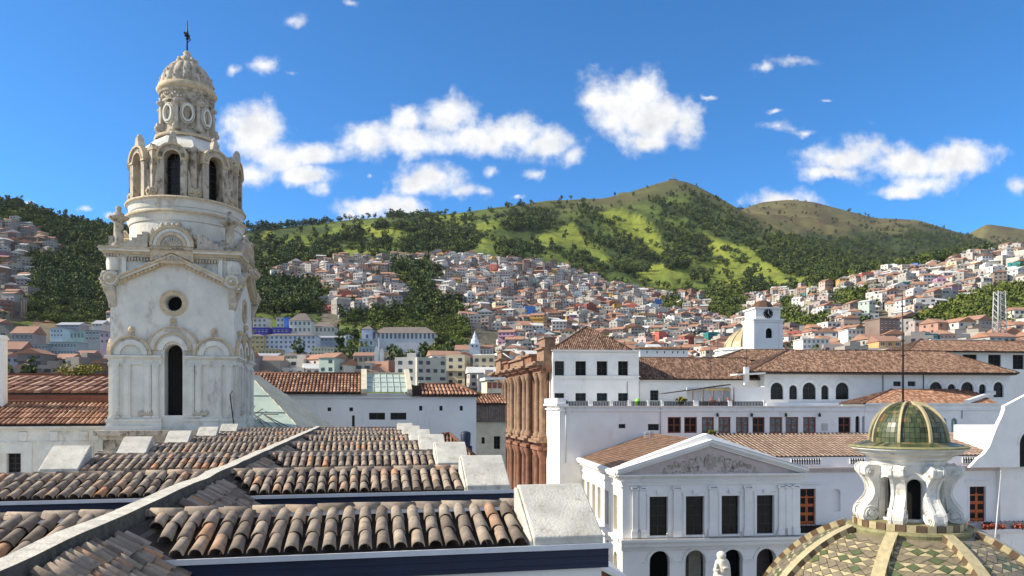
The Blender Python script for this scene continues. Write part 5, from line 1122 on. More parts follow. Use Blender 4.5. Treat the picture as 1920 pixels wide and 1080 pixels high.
# ================================================================== the white terrace house behind (door windows)
TYy = 102.0
def tp(px, py, Y=TYy): p = fr.P(px or 1350, py, Y); return p.x, p.z
x0 = tp(1050, 800)[0]; x1 = tp(1648, 800)[0]; zte = tp(1300, 762)[1]
th_ = Th('terrace_house', 'white house with a railed roof terrace above a row of red-brown door windows', 'house', fr, ((x0+x1)/2, TYy+4, 0))
ops = []
sp = [(1252, 1277, 'wood', 'dark'), (1283, 1307, 'wood', 'dark'), (1316, 1339, 'wood', 'curtain'), (1347, 1370, 'wood', 'curtain'), (1380, 1404, 'wood', 'curtain'), (1411, 1434, 'wood', 'glass'), (1443, 1467, 'wood', 'curtain'), (1473, 1497, 'wood', 'curtain'), (1506, 1530, 'wood', 'curtain'), (1572, 1595, 'wood', 'dark')]
for (a, c, _, _) in sp: ops.append((tp(a, 800)[0], tp(c, 800)[0], tp(a, 812)[1], tp(a, 782)[1]))
ops.append((tp(1604, 800)[0], tp(1612, 800)[0], tp(1600, 811)[1], tp(1600, 780)[1], True)); ops.append((tp(1617, 800)[0], tp(1624, 800)[0], tp(1600, 811)[1], tp(1600, 780)[1], True))
ops.append((tp(1215, 800)[0], tp(1236, 800)[0], tp(1215, 807)[1], tp(1215, 795)[1])); ops.append((tp(1160, 800)[0], tp(1173, 800)[0], tp(1160, 803)[1], tp(1160, 795)[1]))
body(th_, x0, x1, TYy, TYy+9, 0, zte, M['whiteb'], ops, depth=.3)
for o, s_ in zip(ops, sp): window(th_, o[0], o[2], o[1]-o[0], o[3]-o[2], TYy, fm='wood', pm=s_[3], nx=2, nz=2, depth=.2, name='door_window')
for o in ops[10:]: window(th_, o[0], o[2], o[1]-o[0], o[3]-o[2], TYy, arch=len(o) > 4, pm='glass', nx=2, nz=2)
for px_ in (1344, 1408, 1472, 1535):
    b = MB(); x, z = tp(px_, 780); b.box(x-.12, x+.12, TYy-.45, TYy-.15, z-.1, z+.3); b.box(x-.03, x+.03, TYy-.3, TYy, z+.3, z+.36); b.lathe([(.16, z+.3), (.02, z+.5)], x, TYy-.3, 6); th_.part('wall_lamp', b, M['iron'])
x, z = tp(1546, 800); b = MB(); b.box(x-.45, x+.45, TYy-.12, TYy, z-.5, z+.5); b.box(x-.3, x+.1, TYy-.16, TYy-.12, z-.2, z+.3); th_.part('wall_box', b, M['metal'])
b = MB(); Cornice(b, x0-.0, x1, TYy, zte-.75, ((.10, .10), (.12, .2))); Cornice(b, x0, x1, TYy, zte-.1, ((.10, .25), (.08, .35))); th_.part('cornice', b, M['whiteb'])
b = MB(); xq = tp(1238, 800)[0]; b.tube([(xq, TYy-.12, zte-4), (xq, TYy-.12, zte-.2)], .07, 6); th_.part('drainpipe', b, M['metal']); b = MB(); xq = tp(1061, 800)[0]; b.tube([(xq, TYy-.12, zte-8), (xq, TYy-.12, zte-.2)], .07, 6); th_.part('drainpipe', b, M['metal'])
# terrace railing: panels of balusters between white piers
pp = [1052, 1103, 1112, 1143, 1150, 1178, 1185, 1222, 1234, 1243]
zr0 = zte+.02; xs = []
def rail(xa, xb_):
    g = MB(); g.box(xa, xb_, TYy+.12, TYy+.2, zr0+.62, zr0+.70); n = max(2, int((xb_-xa)/.22))
    for k in range(n): x = xa+(k+.5)*(xb_-xa)/n; g.box(x-.075, x+.075, TYy+.13, TYy+.19, zr0, zr0+.62)
    th_.part('railing_panel', g, M['iron'])
def pier(xa, xb_):
    g = MB(); g.box(xa, xb_, TYy+.02, TYy+.38, zr0, zr0+.82); th_.part('pier', g, M['whiteb'])
for a, c in ((1058, 1104), (1112, 1144), (1150, 1178), (1184, 1214), (1218, 1240), (1245, 1301), (1310, 1366), (1373, 1432)): rail(tp(a, 760)[0], tp(c, 760)[0])
for a, c in ((1104, 1112), (1144, 1150), (1178, 1184), (1214, 1218), (1240, 1245), (1301, 1310), (1366, 1373), (1432, 1436)): pier(tp(a, 760)[0], tp(c, 760)[0])
# corner pier block at the far left end with slim windows on its sunlit side
cx0 = x0-.05; yfar = fr.PX(1024, 800, cx0).y; zct = tp(1050, 757)[1]
mb = MB(lambda a, w, v: (cx0+w, a, v)); so = []
for (f0, f1) in ((.14, .34), (.52, .72)):
    for (za_, zb_) in ((pz(800)-1.5, zct-1.6), (1.2, 8.8)): so.append((TYy+(yfar-TYy)*f0, TYy+(yfar-TYy)*f1, za_, zb_))
wall(mb, TYy+.02, yfar, 0, zct-.3, so, .4); th_.part('end_wall', mb, M['whiteb'])
for o in so:
    f_, p_ = win_meshes(o[1]-o[0], o[3]-o[2], False, 'beigeframe', 'louvre', 1, 4); w_o = th_.inst('window', f_, (cx0+.3, o[1], o[2]), rz=-math.pi/2); q = bpy.data.objects.new('pane', p_); COL.objects.link(q); q.parent = w_o
b = MB(); b.box(cx0-.5, cx0+1.2, TYy-.3, yfar+.4, zct-.3, zct); b.box(cx0-.35, cx0+.9, TYy+.0, yfar+.2, zct+.002, zct+.8); b.box(cx0-.25, cx0-.02, TYy+.1, yfar, zct-.9, zct-.7); b.box(cx0+1.1, cx0+1.3, TYy+.3, yfar+.2, zct+.002, zct+.7); th_.part('corner_block', b, M['whiteb'])
# terrace clutter: awning, plants, tables wall
single('awning_sheet', (lambda g: (g.prism([(tp(1258, 737)[0], tp(1258, 738)[1]), (tp(1386, 722)[0], tp(1386, 721)[1]), (tp(1386, 722)[0], tp(1386, 719)[1]), (tp(1258, 737)[0], tp(1258, 737)[1])], TYy+3, TYy+6.5), g)[1])(MB()), M['bed'], 'low sloping sheet awning over the roof terrace', 'awning', fr, (tp(1300, 740)[0], TYy+4, zte))
aw = Th('terrace_shelter', 'yellow shelter with posts on the roof terrace', 'shelter', fr, (tp(1320, 757)[0], TYy+3, zte))
g = MB(); xa, xb_ = tp(1290, 750, 106)[0], tp(1366, 750, 106)[0]; g.box(xa, xb_, 106.5, 106.7, zte, tp(1300, 726, 106)[1]); aw.part('back_wall', g, M['whiteb'])
for k in range(5): g = MB(); x = xa+(xb_-xa)*k/4; g.box(x-.08, x+.08, 104.0, 104.16, zte, tp(1300, 732-1.5*k, 104)[1]); aw.part('post', g, M['shed'])
g = MB(); g.box(xa+2, xb_-.6, 103.6, 103.7, tp(1330, 732, 103)[1], tp(1330, 729, 103)[1]); aw.part('valance', g, M['yellow'])
for k in range(4): g = MB(); x = xa+2+k*1.3; g.box(x-.35, x+.35, 104.2, 104.9, zte+.02, zte+.75+.2*(k % 2)); g.box(x-.35, x-.25, 104.2, 104.9, zte+.75, zte+1.3); aw.part('chair', g, M['brick' if k % 2 else 'shed'])
b = MB(); xa, xb_ = tp(1370, 740, 105)[0], tp(1433, 740, 105)[0]; b.box(xa, xb_, 105, 106.5, zte, tp(1400, 727, 105)[1]); b.box(xa-.1, xb_, 104.9, 106.6, tp(1400, 727, 105)[1], tp(1400, 725.5, 105)[1]); single('terrace_cabin', b, M['whiteb'], 'plain white box cabin on the terrace beside the arched windows', 'cabin', fr, (xa, 105, zte))
def leaf_mesh(name, n, rx, ry, rz_, s, mat, cz=0, seed=1, shape=None):
    r = random.Random(seed); g = MB()
    cl = [(r.gauss(0, .5), r.gauss(0, .5), r.gauss(0, .45)) for _ in range(max(4, n//14))]
    for k in range(n):
        c_ = cl[k % len(cl)]; L2 = math.sqrt(sum(q*q for q in c_)) or 1; sc_ = min(1, .95/L2)
        x, y, z = [c_[q]*sc_+r.gauss(0, .16) for q in range(3)]
        p = Vector((x*rx, y*ry, cz+z*rz_)); d = Vector((r.gauss(0, 1), r.gauss(0, 1), r.gauss(.3, 1))).normalized(); e = d.orthogonal().normalized()*s*r.uniform(.6, 1.3); f_ = d.cross(e)*.7
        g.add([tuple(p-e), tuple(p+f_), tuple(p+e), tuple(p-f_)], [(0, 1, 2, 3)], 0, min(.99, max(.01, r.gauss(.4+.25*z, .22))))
    return g
x, z = tp(1280, 755); b = Th('potted_plant', 'spiky yellow-green potted plant at the terrace railing', 'plant', fr, (x, TYy+.8, zte))
me = leaf_mesh('plant', 160, .8, .5, .6, .22, None, 1.0, 3).mesh('foliage', M['leafy']); b.inst('foliage', me, (x, TYy+.8, zte)); g = MB(); g.lathe([(.2, zte), (.28, zte+.5)], x, TYy+.8, 8); b.part('pot', g, M['brick'])
x, z = tp(1331, 812); b = Th('potted_plant', 'low bushy plant against the red-brown door windows', 'plant', fr, (x, TYy-.6, z-.2))
me = leaf_mesh('plant', 140, .8, .3, .45, .16, None, .5, 4).mesh('foliage', M['leafy']); b.inst('foliage', me, (x, TYy-.6, z-.2))
x, z = tp(1198, 757); g = MB(); g.lathe([(.3, zte+.05), (.42, zte+.5), (.36, zte+1.0), (.1, zte+1.15)], x, TYy+.7, 8); single('green_bin', g, M['lime_green'], 'bright lime green bin behind the terrace railing', 'bin', fr, (x, TYy+.7, zte))
# ================================================================== tall white block with the pyramid roof
BY = 112.0
def bp(px, py, Y=BY): p = fr.P(px or 1110, py, Y); return p.x, p.z
x0, x1 = bp(1037, 700)[0], bp(1198, 700)[0]; ztp = bp(1100, 657)[1]
bl = Th('corner_tower_house', 'tall white block with four dark windows under a pyramid tile roof', 'house', fr, ((x0+x1)/2, BY+6, 0))
ops = []
for (a, c) in ((1040, 1058), (1079, 1099), (1119, 1139), (1159, 1178)):
    ops.append((bp(a, 700)[0], bp(c, 700)[0], bp(a, 704)[1], bp(a, 677)[1])); ops.append((bp(a, 700)[0], bp(c, 700)[0], bp(a, 752)[1], bp(a, 737)[1]))
body(bl, x0, x1, BY, BY+13, 0, ztp, M['white'], ops, depth=.6)
for i, o in enumerate(ops): window(bl, o[0], o[2], o[1]-o[0], o[3]-o[2], BY, pm='dark' if i > 1 and i % 2 == 0 else 'glass', nx=2, nz=2, depth=.45)
b = MB(); 
for (pz_, p, h) in ((657, .30, .25), (662, .12, .1), (705.5, .18, .16), (713, .10, .12)): z = bp(1100, pz_)[1]; b.box(x0-p, x1+p, BY-p, BY, z-h/2, z+h/2)
for (a, c) in ((1040, 1058), (1079, 1099), (1119, 1139), (1159, 1178)): 
    xa, xb_ = bp(a, 700)[0], bp(c, 700)[0]; b.box(xa-.35, xa-.02, BY-.07, BY, bp(a, 704)[1], bp(a, 672)[1]); b.box(xb_+.02, xb_+.35, BY-.07, BY, bp(a, 704)[1], bp(a, 672)[1]); b.box(xa-.02, xb_+.02, BY-.07, BY, bp(a, 676.7)[1], bp(a, 672)[1])
bl.part('moulding', b, M['white'])
hip_roof(bl, x0-.3, x1-1.2, BY-.3, BY+12, ztp+.05, bp(1101, 613, BY+6)[1], yr=BY+6, xl=bp(1101, 613, BY+6)[0]-.05, xr=bp(1101, 613, BY+6)[0]+.05, pitch=.30, course=.5, mat='brown')
b = MB(); x = bp(1176, 700)[0]; b.tube([(x, BY-.05, bp(0, 757)[1]), (x, BY-.05, bp(0, 715)[1])], .04, 4); bl.part('drainpipe', b, M['iron'])
# ---- middle range
MY = 113.0
def mp_(px, py, Y=MY): p = fr.P(px or 1300, py, Y); return p.x, p.z
x0, x1 = mp_(1199, 700)[0], mp_(1440, 700)[0]; zt3 = mp_(1300, 711)[1]
mr_ = Th('middle_range', 'white range with a long brown tile roof between the pyramid-roofed block and the arched house', 'house', fr, ((x0+x1)/2, MY+5, 0))
o = (mp_(1219, 740)[0], mp_(1235, 740)[0], mp_(0, 751)[1], mp_(0, 732)[1])
body(mr_, x0, x1, MY, MY+10, 0, zt3, M['white'], [o]); window(mr_, o[0], o[2], o[1]-o[0], o[3]-o[2], MY)
hip_roof(mr_, x0, mp_(1400, 700)[0]+3, MY-.6, MY+12, zt3, mp_(1300, 672, MY+6)[1], yr=MY+6, xl=x0, xr=mp_(1400, 700)[0]+3, pitch=.30, course=.5)
hip_roof(mr_, mp_(1330, 660, MY+14)[0], mp_(1470, 660, MY+14)[0]+4, MY+10, MY+22, mp_(1400, 676, MY+11)[1], mp_(1400, 656, MY+18)[1], yr=MY+18, xr=mp_(1470, 660, MY+14)[0]+4, pitch=.32, course=.5, name='rear_roof')
# ---- arched house with the long hipped roof
AY = 111.0
def ap_(px, py, Y=AY): p = fr.P(px or 1650, py, Y); return p.x, p.z
x0, x1 = ap_(1433, 700)[0], ap_(1895, 700)[0]; zt3 = ap_(1600, 700)[1]
ah = Th('arched_house', 'white house with arched windows under the longest hipped tile roof', 'house', fr, ((x0+x1)/2, AY+6, 0))
ops = []
for (a, c, t_, bt, arch) in ((1445, 1469, 717, 749, 1), (1480, 1495, 722, 749, 1), (1505, 1530, 717, 749, 1), (1540, 1554, 722, 749, 1), (1567, 1592, 717, 749, 1), (1675, 1690, 715, 724, 0), (1702, 1717, 715, 724, 0), (1743, 1767, 716, 745, 1), (1777, 1792, 720, 745, 1), (1802, 1826, 716, 745, 1), (1836, 1849, 720, 745, 1), (1863, 1882, 716, 745, 1)):
    ops.append((ap_(a, 700)[0], ap_(c, 700)[0], ap_(a, bt)[1], ap_(a, t_)[1], bool(arch)))
body(ah, x0, x1, AY, AY+12, 0, zt3, M['whiteb'], ops)
for o in ops:
    window(ah, o[0], o[2], o[1]-o[0], o[3]-o[2], AY, arch=o[4], pm='glass', nx=2, nz=3)
    if o[4]: b = MB(); archring(b, (o[0]+o[1])/2, o[3]-(o[1]-o[0])/2, (o[1]-o[0])/2+.35, .14, AY-.10, AY, seg=12); b.box(o[0]-.15, o[1]+.15, AY-.14, AY, o[2]-.15, o[2]); ah.part('arch_moulding', b, M['whiteb'])
for px_ in (1655, 1731): b = MB(); x = ap_(px_, 700)[0]; b.tube([(x, AY-.1, ap_(0, 757)[1]), (x, AY-.1, zt3)], .06, 5); ah.part('drainpipe', b, M['iron'])
rr = hip_roof(ah, ap_(1398, 700)[0], ap_(1899, 700)[0], AY-1.4, AY+16, zt3+.1, ap_(1600, 659, AY+9)[1], yr=AY+8, xl=ap_(1478, 659, AY+8)[0], xr=ap_(1766, 659, AY+8)[0], pitch=.30, course=.5)
b = MB(); n = 90; xa, xb_ = ap_(1400, 700)[0], ap_(1897, 700)[0]
for k in range(n): x = xa+(xb_-xa)*(k+.5)/n; b.box(x-.09, x+.09, AY-1.3, AY, zt3-.22, zt3-.06)
ah.part('rafter_ends', b, M['shed'], stuff=True)
b = MB(); b.box(ap_(1433, 700)[0]-.2, ap_(1605, 700)[0], AY-1.2, AY-.005, ap_(0, 757)[1]-.4, ap_(0, 756)[1]); ah.part('sill_band', b, M['whiteb'])
# chimney-like caps, antenna poles
for i, (px_, pt, pb, Y_, lb) in enumerate(((1333, 640, 712, 110, 'thin tall aerial pole over the middle tile roof'), (1400, 655, 700, 110, 'short aerial pole beside the arched house roof'), (1346, 640, 672, 130, 'thin pole behind the ridge of the middle tile roof'))):
    p = fr.P(px_, pb, Y_); q = fr.P(px_, pt, Y_); b = MB(); b.tube([tuple(p), tuple(q)], .05, 5); b.tube([tuple(q+Vector((-.5, 0, -.3))), tuple(q+Vector((.5, 0, -.3)))], .03, 4); single('aerial_pole', b, M['iron'], lb, 'aerial', fr, tuple(p))
b = MB(); p = fr.P(1395, 703, 110); b.prism([(p.x-2, p.z-.1), (p.x+2.6, p.z+.1), (p.x+2.6, p.z+.35), (p.x-2, p.z+.1)], 108, 110.5); b.box(p.x-.3, p.x+.4, 109, 109.6, p.z-1.6, p.z+1.2); single('chimney', b, M['white'], 'squat white chimney at the low end of the arched house roof', 'chimney', fr, tuple(p))
# ---- clock tower and domed chapel
CY = 140.0
def cp(px, py, Y=CY): p = fr.P(px or 1440, py, Y); return p.x, p.z
x0, x1 = cp(1416, 600)[0], cp(1465, 600)[0]; D_ = (x1-x0)*.98; z0_, z1_ = cp(0, 662)[1], cp(0, 576)[1]; zm = cp(0, 601)[1]
ck = Th('clock_tower', 'square white clock tower with a black clock face and small dome', 'clock tower', fr, ((x0+x1)/2, CY+D_/2, 0))
oa, ob = cp(1436, 600)[0], cp(1448, 600)[0]
body(ck, x0-.2, x1+.2, CY, CY+D_, 0, zm, M['whiteb'], [(oa, ob, cp(0, 634)[1], cp(0, 615)[1], True)])
b = MB(); b.box(oa-.2, ob+.2, CY+.6, CY+.7, cp(0, 636)[1], cp(0, 613)[1]); ck.part('dark_opening', b, M['dark'])
b = MB(); b.box(x0-.5, x1+.5, CY-.3, CY+D_+.3, zm, zm+.35); b.box(x0-.35, x1+.35, CY-.15, CY+D_+.15, zm-.35, zm-.001); b.box(x0+.15, x1-.15, CY+.1, CY+D_-.1, zm+.351, z1_-.3); b.box(x0-.15, x1+.15, CY-.2, CY+D_+.2, z1_-.3, z1_)
b.box(x0-.3, x0+.5, CY-.10, CY-.005, 20, zm-.4); b.box(x1-.5, x1+.3, CY-.10, CY-.005, 20, zm-.4); ck.part('upper_stage', b, M['whiteb'])
xc, zc2_ = cp(1440.5, 588)
b = MB(); b.prism([(xc+.95*math.cos(q*math.pi/12), zc2_+.95*math.sin(q*math.pi/12)) for q in range(24)], CY-.05, CY+.10); cf = ck.part('clock_face', b, M['dark'])
b = MB(); b.prism([(xc-.06, zc2_), (xc+.06, zc2_), (xc+.05, zc2_+.7), (xc-.02, zc2_+.7)], CY-.09, CY-.055); b.prism([(xc-.05, zc2_+.05), (xc+.02, zc2_-.06), (xc+.42, zc2_-.42), (xc+.36, zc2_-.32)], CY-.13, CY-.095)
ck.part('clock_hands', b, M['white'], cf)
b = MB()
for q in range(12): g = q*math.pi/6; b.box(xc+.8*math.cos(g)-.05, xc+.8*math.cos(g)+.05, CY-.09, CY-.055, zc2_+.8*math.sin(g)-.05, zc2_+.8*math.sin(g)+.05)
ck.part('hour_marks', b, M['white'], cf)
b = MB(); b.lathe([(2.3, z1_), (2.15, z1_+.5), (1.7, z1_+1.1), (1.0, z1_+1.55), (.3, z1_+1.75)], (x0+x1)/2, CY+D_/2, 8, sm=False); ck.part('dome', b, M['brown'])
b = MB(); b.lathe([(.35, z1_+1.7), (.3, z1_+2.4), (.45, z1_+2.5), (.0, z1_+3.0)], (x0+x1)/2, CY+D_/2, 8); ck.part('finial', b, M['whiteb'])
p = cp(1380, 660, 150); b = MB(); ch = Th('domed_chapel', 'low white drum with an ochre ribbed dome left of the clock tower', 'chapel', fr, (p[0], 150, 0))
b.lathe([(4.4, 20), (4.4, cp(0, 660, 150)[1]), (4.7, cp(0, 659, 150)[1]), (4.7, cp(0, 657, 150)[1]), (3.6, cp(0, 654, 150)[1])], p[0], 150, 12, sm=False); ch.part('drum', b, M['whiteb'])
b = MB(); p2 = cp(1397, 640, 150); b.lathe([(4.2, cp(0, 655, 150)[1]), (3.6, cp(0, 641, 150)[1]), (2.6, cp(0, 630, 150)[1]), (1.6, cp(0, 623, 150)[1]), (.8, cp(0, 618, 150)[1]), (.0, cp(0, 612, 150)[1])], p2[0], 151, 12, sm=False); ch.part('dome', b, M['cream'])
for q in range(12):
    g = 2*math.pi*q/12; b = MB(); b.tube([(p2[0]+r_*math.sin(g), 151-r_*math.cos(g), cp(0, py, 150)[1]) for r_, py in ((4.25, 655), (3.65, 641), (2.65, 630), (1.65, 623), (.85, 618))], .12, 4); ch.part('rib', b, M['tan'])
x0, x1 = cp(1200, 660, 170)[0], cp(1290, 660, 170)[0]; wl = Th('white_house', 'long low white house with tiny windows behind the middle tile roof', 'house', fr, ((x0+x1)/2, 172, 0))
ops = [(cp(a, 660, 170)[0], cp(a+2.4, 660, 170)[0], cp(0, 664, 170)[1], cp(0, 660, 170)[1]) for a in (1212, 1231, 1245, 1260, 1270, 1281)]
body(wl, x0, x1, 170, 176, 0, cp(0, 656, 170)[1], M['whiteb'], ops)
for o in ops: window(wl, o[0], o[2], o[1]-o[0], o[3]-o[2], 170)
hip_roof(wl, x0-.2, x1+.2, 169.6, 176, cp(0, 656, 170)[1], cp(0, 653.5, 172)[1], xl=x0-.2, xr=x1, mat='orange', pitch=.5)
# ---- far right house behind
RY = 142.0
def rp(px, py, Y=RY): p = fr.P(px or 1860, py, Y); return p.x, p.z
x0, x1 = rp(1700, 650)[0], rp(2060, 650)[0]; z_ = rp(0, 660)[1]
rh = Th('far_right_house', 'white house with square dark openings under a low tile roof, right edge', 'house', fr, ((x0+x1)/2, RY+6, 0))
ops = [(rp(a, 650)[0], rp(c, 650)[0], rp(0, d, RY)[1], rp(0, t_, RY)[1]) for (a, c, t_, d) in ((1805, 1832, 665, 690), (1853, 1877, 665, 690), (1899, 1920, 665, 692), (1944, 1968, 665, 692), (1990, 2014, 665, 692))]
body(rh, x0, x1, RY, RY+12, 0, z_, M['white'], ops)
for o in ops: window(rh, o[0], o[2], o[1]-o[0], o[3]-o[2], RY, pm='dark')
hip_roof(rh, x0-.5, x1+.5, RY-1.5, RY+14, z_, rp(0, 640, RY+6)[1], yr=RY+6, pitch=.36, course=.6)
b = MB(); b.box(rp(1745, 0, RY+7)[0], rp(1885, 0, RY+7)[0], RY+7, RY+7.6, rp(0, 642, RY+7)[1], rp(0, 637, RY+7)[1]); rh.part('ridge_parapet', b, M['whiteb'])
# ================================================================== right wing: sunlit white wall, tile roof, curved gable
import math as _m
WRA = math.radians(6.2+13)               # this wing is turned a little towards the sun
FW = Fr(WRA)
def wp(px, py, Y): p = FW.P(px, py, Y); return p
WYf = 85.0
pL = FW.P(1622, 757, WYf); pR = FW.P(1842, 757, WYf)
x0, x1 = pL.x, pR.x+4.0; z_t = pL.z
wg = Th('sunlit_wing', 'bright sunlit white wing with small green arched windows behind the tiled lantern', 'wing', FW, ((x0+x1)/2, WYf+3, 0))
ops = [(wp(a, 0, WYf).x, wp(c, 0, WYf).x, wp(a, 811, WYf).z, wp(a, 784, WYf).z, True) for (a, c) in ((1766, 1775), (1783, 1795))]
body(wg, x0, x1, WYf, WYf+4.6, 0, z_t, M['whiteb'], ops)
for o in ops: window(wg, o[0], o[2], o[1]-o[0], o[3]-o[2], WYf, arch=True, fm='teal', pm='patina', nx=2, nz=2)
b = MB(); Cornice(b, x0, x1, WYf, z_t-1.05, ((.12, .12), (.12, .22))); b.box(x0-.1, x1, WYf-.3, WYf, z_t-.1, z_t+.1); wg.part('cornice', b, M['whiteb'])
b = MB(); xx = wp(1803, 0, WYf).x; b.tube([(xx, WYf-.1, z_t-2.3), (xx, WYf-.1, z_t-1.1)], .05, 5); wg.part('drainpipe', b, M['iron'])
rtz = wp(1700, 731, WYf+4).z
hip_roof(wg, x0-.6, x1-1.0, WYf-.2, WYf+4.6, z_t+.05, rtz, yr=WYf+4, xl=wp(1672, 731, WYf+4).x, xr=x1-1.0, pitch=.30, course=.5, mat='orange')
# thick white coping running down the roof slope
c = MB(); xa = wp(1805, 757, WYf).x; xb_ = wp(1885, 725, WYf+4).x
for (d0, d1) in ((0, .16),):
    vs = [(xa-.2, WYf-.4, z_t+.05), (xa+.9, WYf-.4, z_t+.05), (xb_+.9, WYf+4.2, rtz+.1), (xb_-.2, WYf+4.2, rtz+.1)]; up = .55
    c.add(vs+[(x, y, z+up) for x, y, z in vs], [(0, 1, 2, 3), (4, 5, 6, 7), (0, 1, 5, 4), (1, 2, 6, 5), (2, 3, 7, 6), (3, 0, 4, 7)])
wg.part('coping', c, M['white'])
# ---- curved gable church front at the right edge
GY = 88.0
def gp_(px, py, Y=GY): p = fr.P(px or 1900, py, Y); return p.x, p.z
gb = Th('curved_gable', 'white church gable with a concave curved shoulder and arched doorway at the right edge', 'church', fr, (gp_(1900, 800)[0], GY, 0))
pts = [(1832, 862), (1846, 852), (1856, 838), (1862, 822), (1868, 806), (1874, 792), (1880, 780), (1884, 768), (1884, 762), (1930, 738), (1990, 762), (1990, 768), (1996, 792), (2008, 822), (2020, 850), (2040, 862)]
poly = [gp_(a, b_) for a, b_ in pts]; z00 = gp_(0, 876)[1]
oa, ob = gp_(1912, 800)[0], gp_(1962, 800)[0]; dz0, dz1 = gp_(0, 868)[1], gp_(0, 806)[1]
c = MB(); R_ = (ob-oa)/2; cxm = (oa+ob)/2; zs = dz1-R_
left = [p for p, q in zip(poly, pts) if q[0] <= 1930]; right = [p for p, q in zip(poly, pts) if q[0] >= 1930]
arcL = [(cxm-R_*math.sin(math.pi/2*k/8), zs+R_*math.cos(math.pi/2*k/8)) for k in range(9)]
c.prism([(poly[0][0]-1, z00)]+left+[(cxm, dz1)]+arcL[1:]+[(oa, z00)], GY, GY+.5); c.prism([(ob, z00)]+[(2*cxm-x, z) for x, z in arcL[::-1]]+[right[0]]+right[1:]+[(poly[-1][0]+1, z00)], GY, GY+.5)
gb.part('wall', c, M['whiteb'])
c = MB()
pl = [Vector((x, GY+.6, z)) for x, z in poly]
for a, b_ in zip(pl[:-1], pl[1:]): 
    if (b_-a).length > .05:
        d = (b_-a).normalized(); n_ = Vector((-d.z, 0, d.x)); n_ = n_ if n_.z > 0 or abs(n_.z) < 1e-3 else -n_
        vs = [a-n_*.02, b_-n_*.02, b_+n_*.06, a+n_*.06]; c.add([(p.x, GY-.05, p.z) for p in vs]+[(p.x, GY+.55, p.z) for p in vs], [(0, 1, 2, 3), (4, 5, 6, 7), (0, 1, 5, 4), (1, 2, 6, 5), (2, 3, 7, 6), (3, 0, 4, 7)])
archring(c, cxm, zs, R_+.25, .12, GY-.1, GY, seg=12)
gb.part('coping', c, M['whiteb']); c = MB(); c.box(oa-.5, ob+.5, GY+.7, GY+.9, z00, dz1+.4); gb.part('doorway', c, M['dark'])
c = MB(); c.box(gp_(1890, 800)[0], poly[-1][0]-4, GY+1.3, GY+10, 0, gp_(0, 800)[1]); gb.part('nave_wall', c, M['whiteb'])
# ================================================================== strip roof, cornice and orange-doored gallery
QY = 90.0
def qp(px, py, Y=QY): p = fr.P(px or 1700, py, Y); return p.x, p.z
x0 = px1_+.05; x1 = qp(2080, 900)[0]; zq1 = qp(0, 856)[1]
ga = Th('gallery_wing', 'long white gallery wing with orange doors, niches and a flowered balcony behind the lantern', 'wing', fr, ((x0+x1)/2, QY+3, 0))
ops = []; dr = [(1499, 1529), (1818, 1848), (1980, 2010)]; nc = [(1562, 1576), (1657, 1671), (1875, 1889), (1940, 1954)]
z_a, z_b = qp(0, 981)[1], qp(0, 914)[1]
for a, c in dr: ops.append((max(qp(a, 900)[0], x0+.25), qp(c, 900)[0], z_a, z_b))
no = [(qp(a, 900)[0], qp(c, 900)[0], qp(0, 957)[1], qp(0, 915)[1], True) for a, c in nc]
gr = []
k = 0
for a in range(1496, 2060, 62): gr.append((qp(a, 900)[0], qp(a+42, 900)[0], 1.0, qp(0, 1019)[1], True))
body(ga, x0, x1, QY, QY+10, 0, zq1, M['lilac'], ops+no+gr, depth=.5)
for o in ops: window(ga, o[0], o[2], o[1]-o[0], o[3]-o[2], QY, fm='orwood', pm='dark', nx=2, nz=4, depth=.25, name='door')
for o in ops:
    b = MB(); 
    for i_ in range(2):
        for j_ in range(3): w_ = (o[1]-o[0]); b.box(o[0]+w_*(.08+.46*i_), o[0]+w_*(.46+.46*i_), QY+.24, QY+.262, o[2]+(o[3]-o[2])*(.03+.24*j_), o[2]+(o[3]-o[2])*(.10+.24*j_))
    b.box(o[0], o[1], QY+.235, QY+.262, o[3]-(o[3]-o[2])*.26, o[3]-(o[3]-o[2])*.22); b.box((o[0]+o[1])/2-.16, (o[0]+o[1])/2+.16, QY+.23, QY+.26, o[2], o[3]-.9); ga.part('door_panels', b, M['orwood'])
    b = MB(); b.box(o[0]-.7, o[1]+.7, QY-.22, QY, o[3]+.65, o[3]+.80); b.box(o[0]-.25, o[0]-.02, QY-.06, QY, o[2], o[3]+.3); b.box(o[1]+.02, o[1]+.25, QY-.06, QY, o[2], o[3]+.3); b.box(o[0]-.02, o[1]+.02, QY-.06, QY, o[3]+.02, o[3]+.3); ga.part('door_hood', b, M['lilac'])
for o in no: b = MB(); b.box(o[0]-.1, o[1]+.1, QY+.42, QY+.5, o[2]-.1, o[3]+.1); ga.part('niche_back', b, M['lilac'])
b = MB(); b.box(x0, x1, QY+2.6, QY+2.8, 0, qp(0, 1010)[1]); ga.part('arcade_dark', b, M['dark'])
b = MB(); zc3 = qp(0, 884)[1]
for (h0, h1, p) in ((0, .25, .2), (.25, .5, .4), (.5, .72, .7)): b.box(x0, x1, QY-p, QY, zc3+h0, zc3+h1)
ga.part('cornice', b, M['pink'])
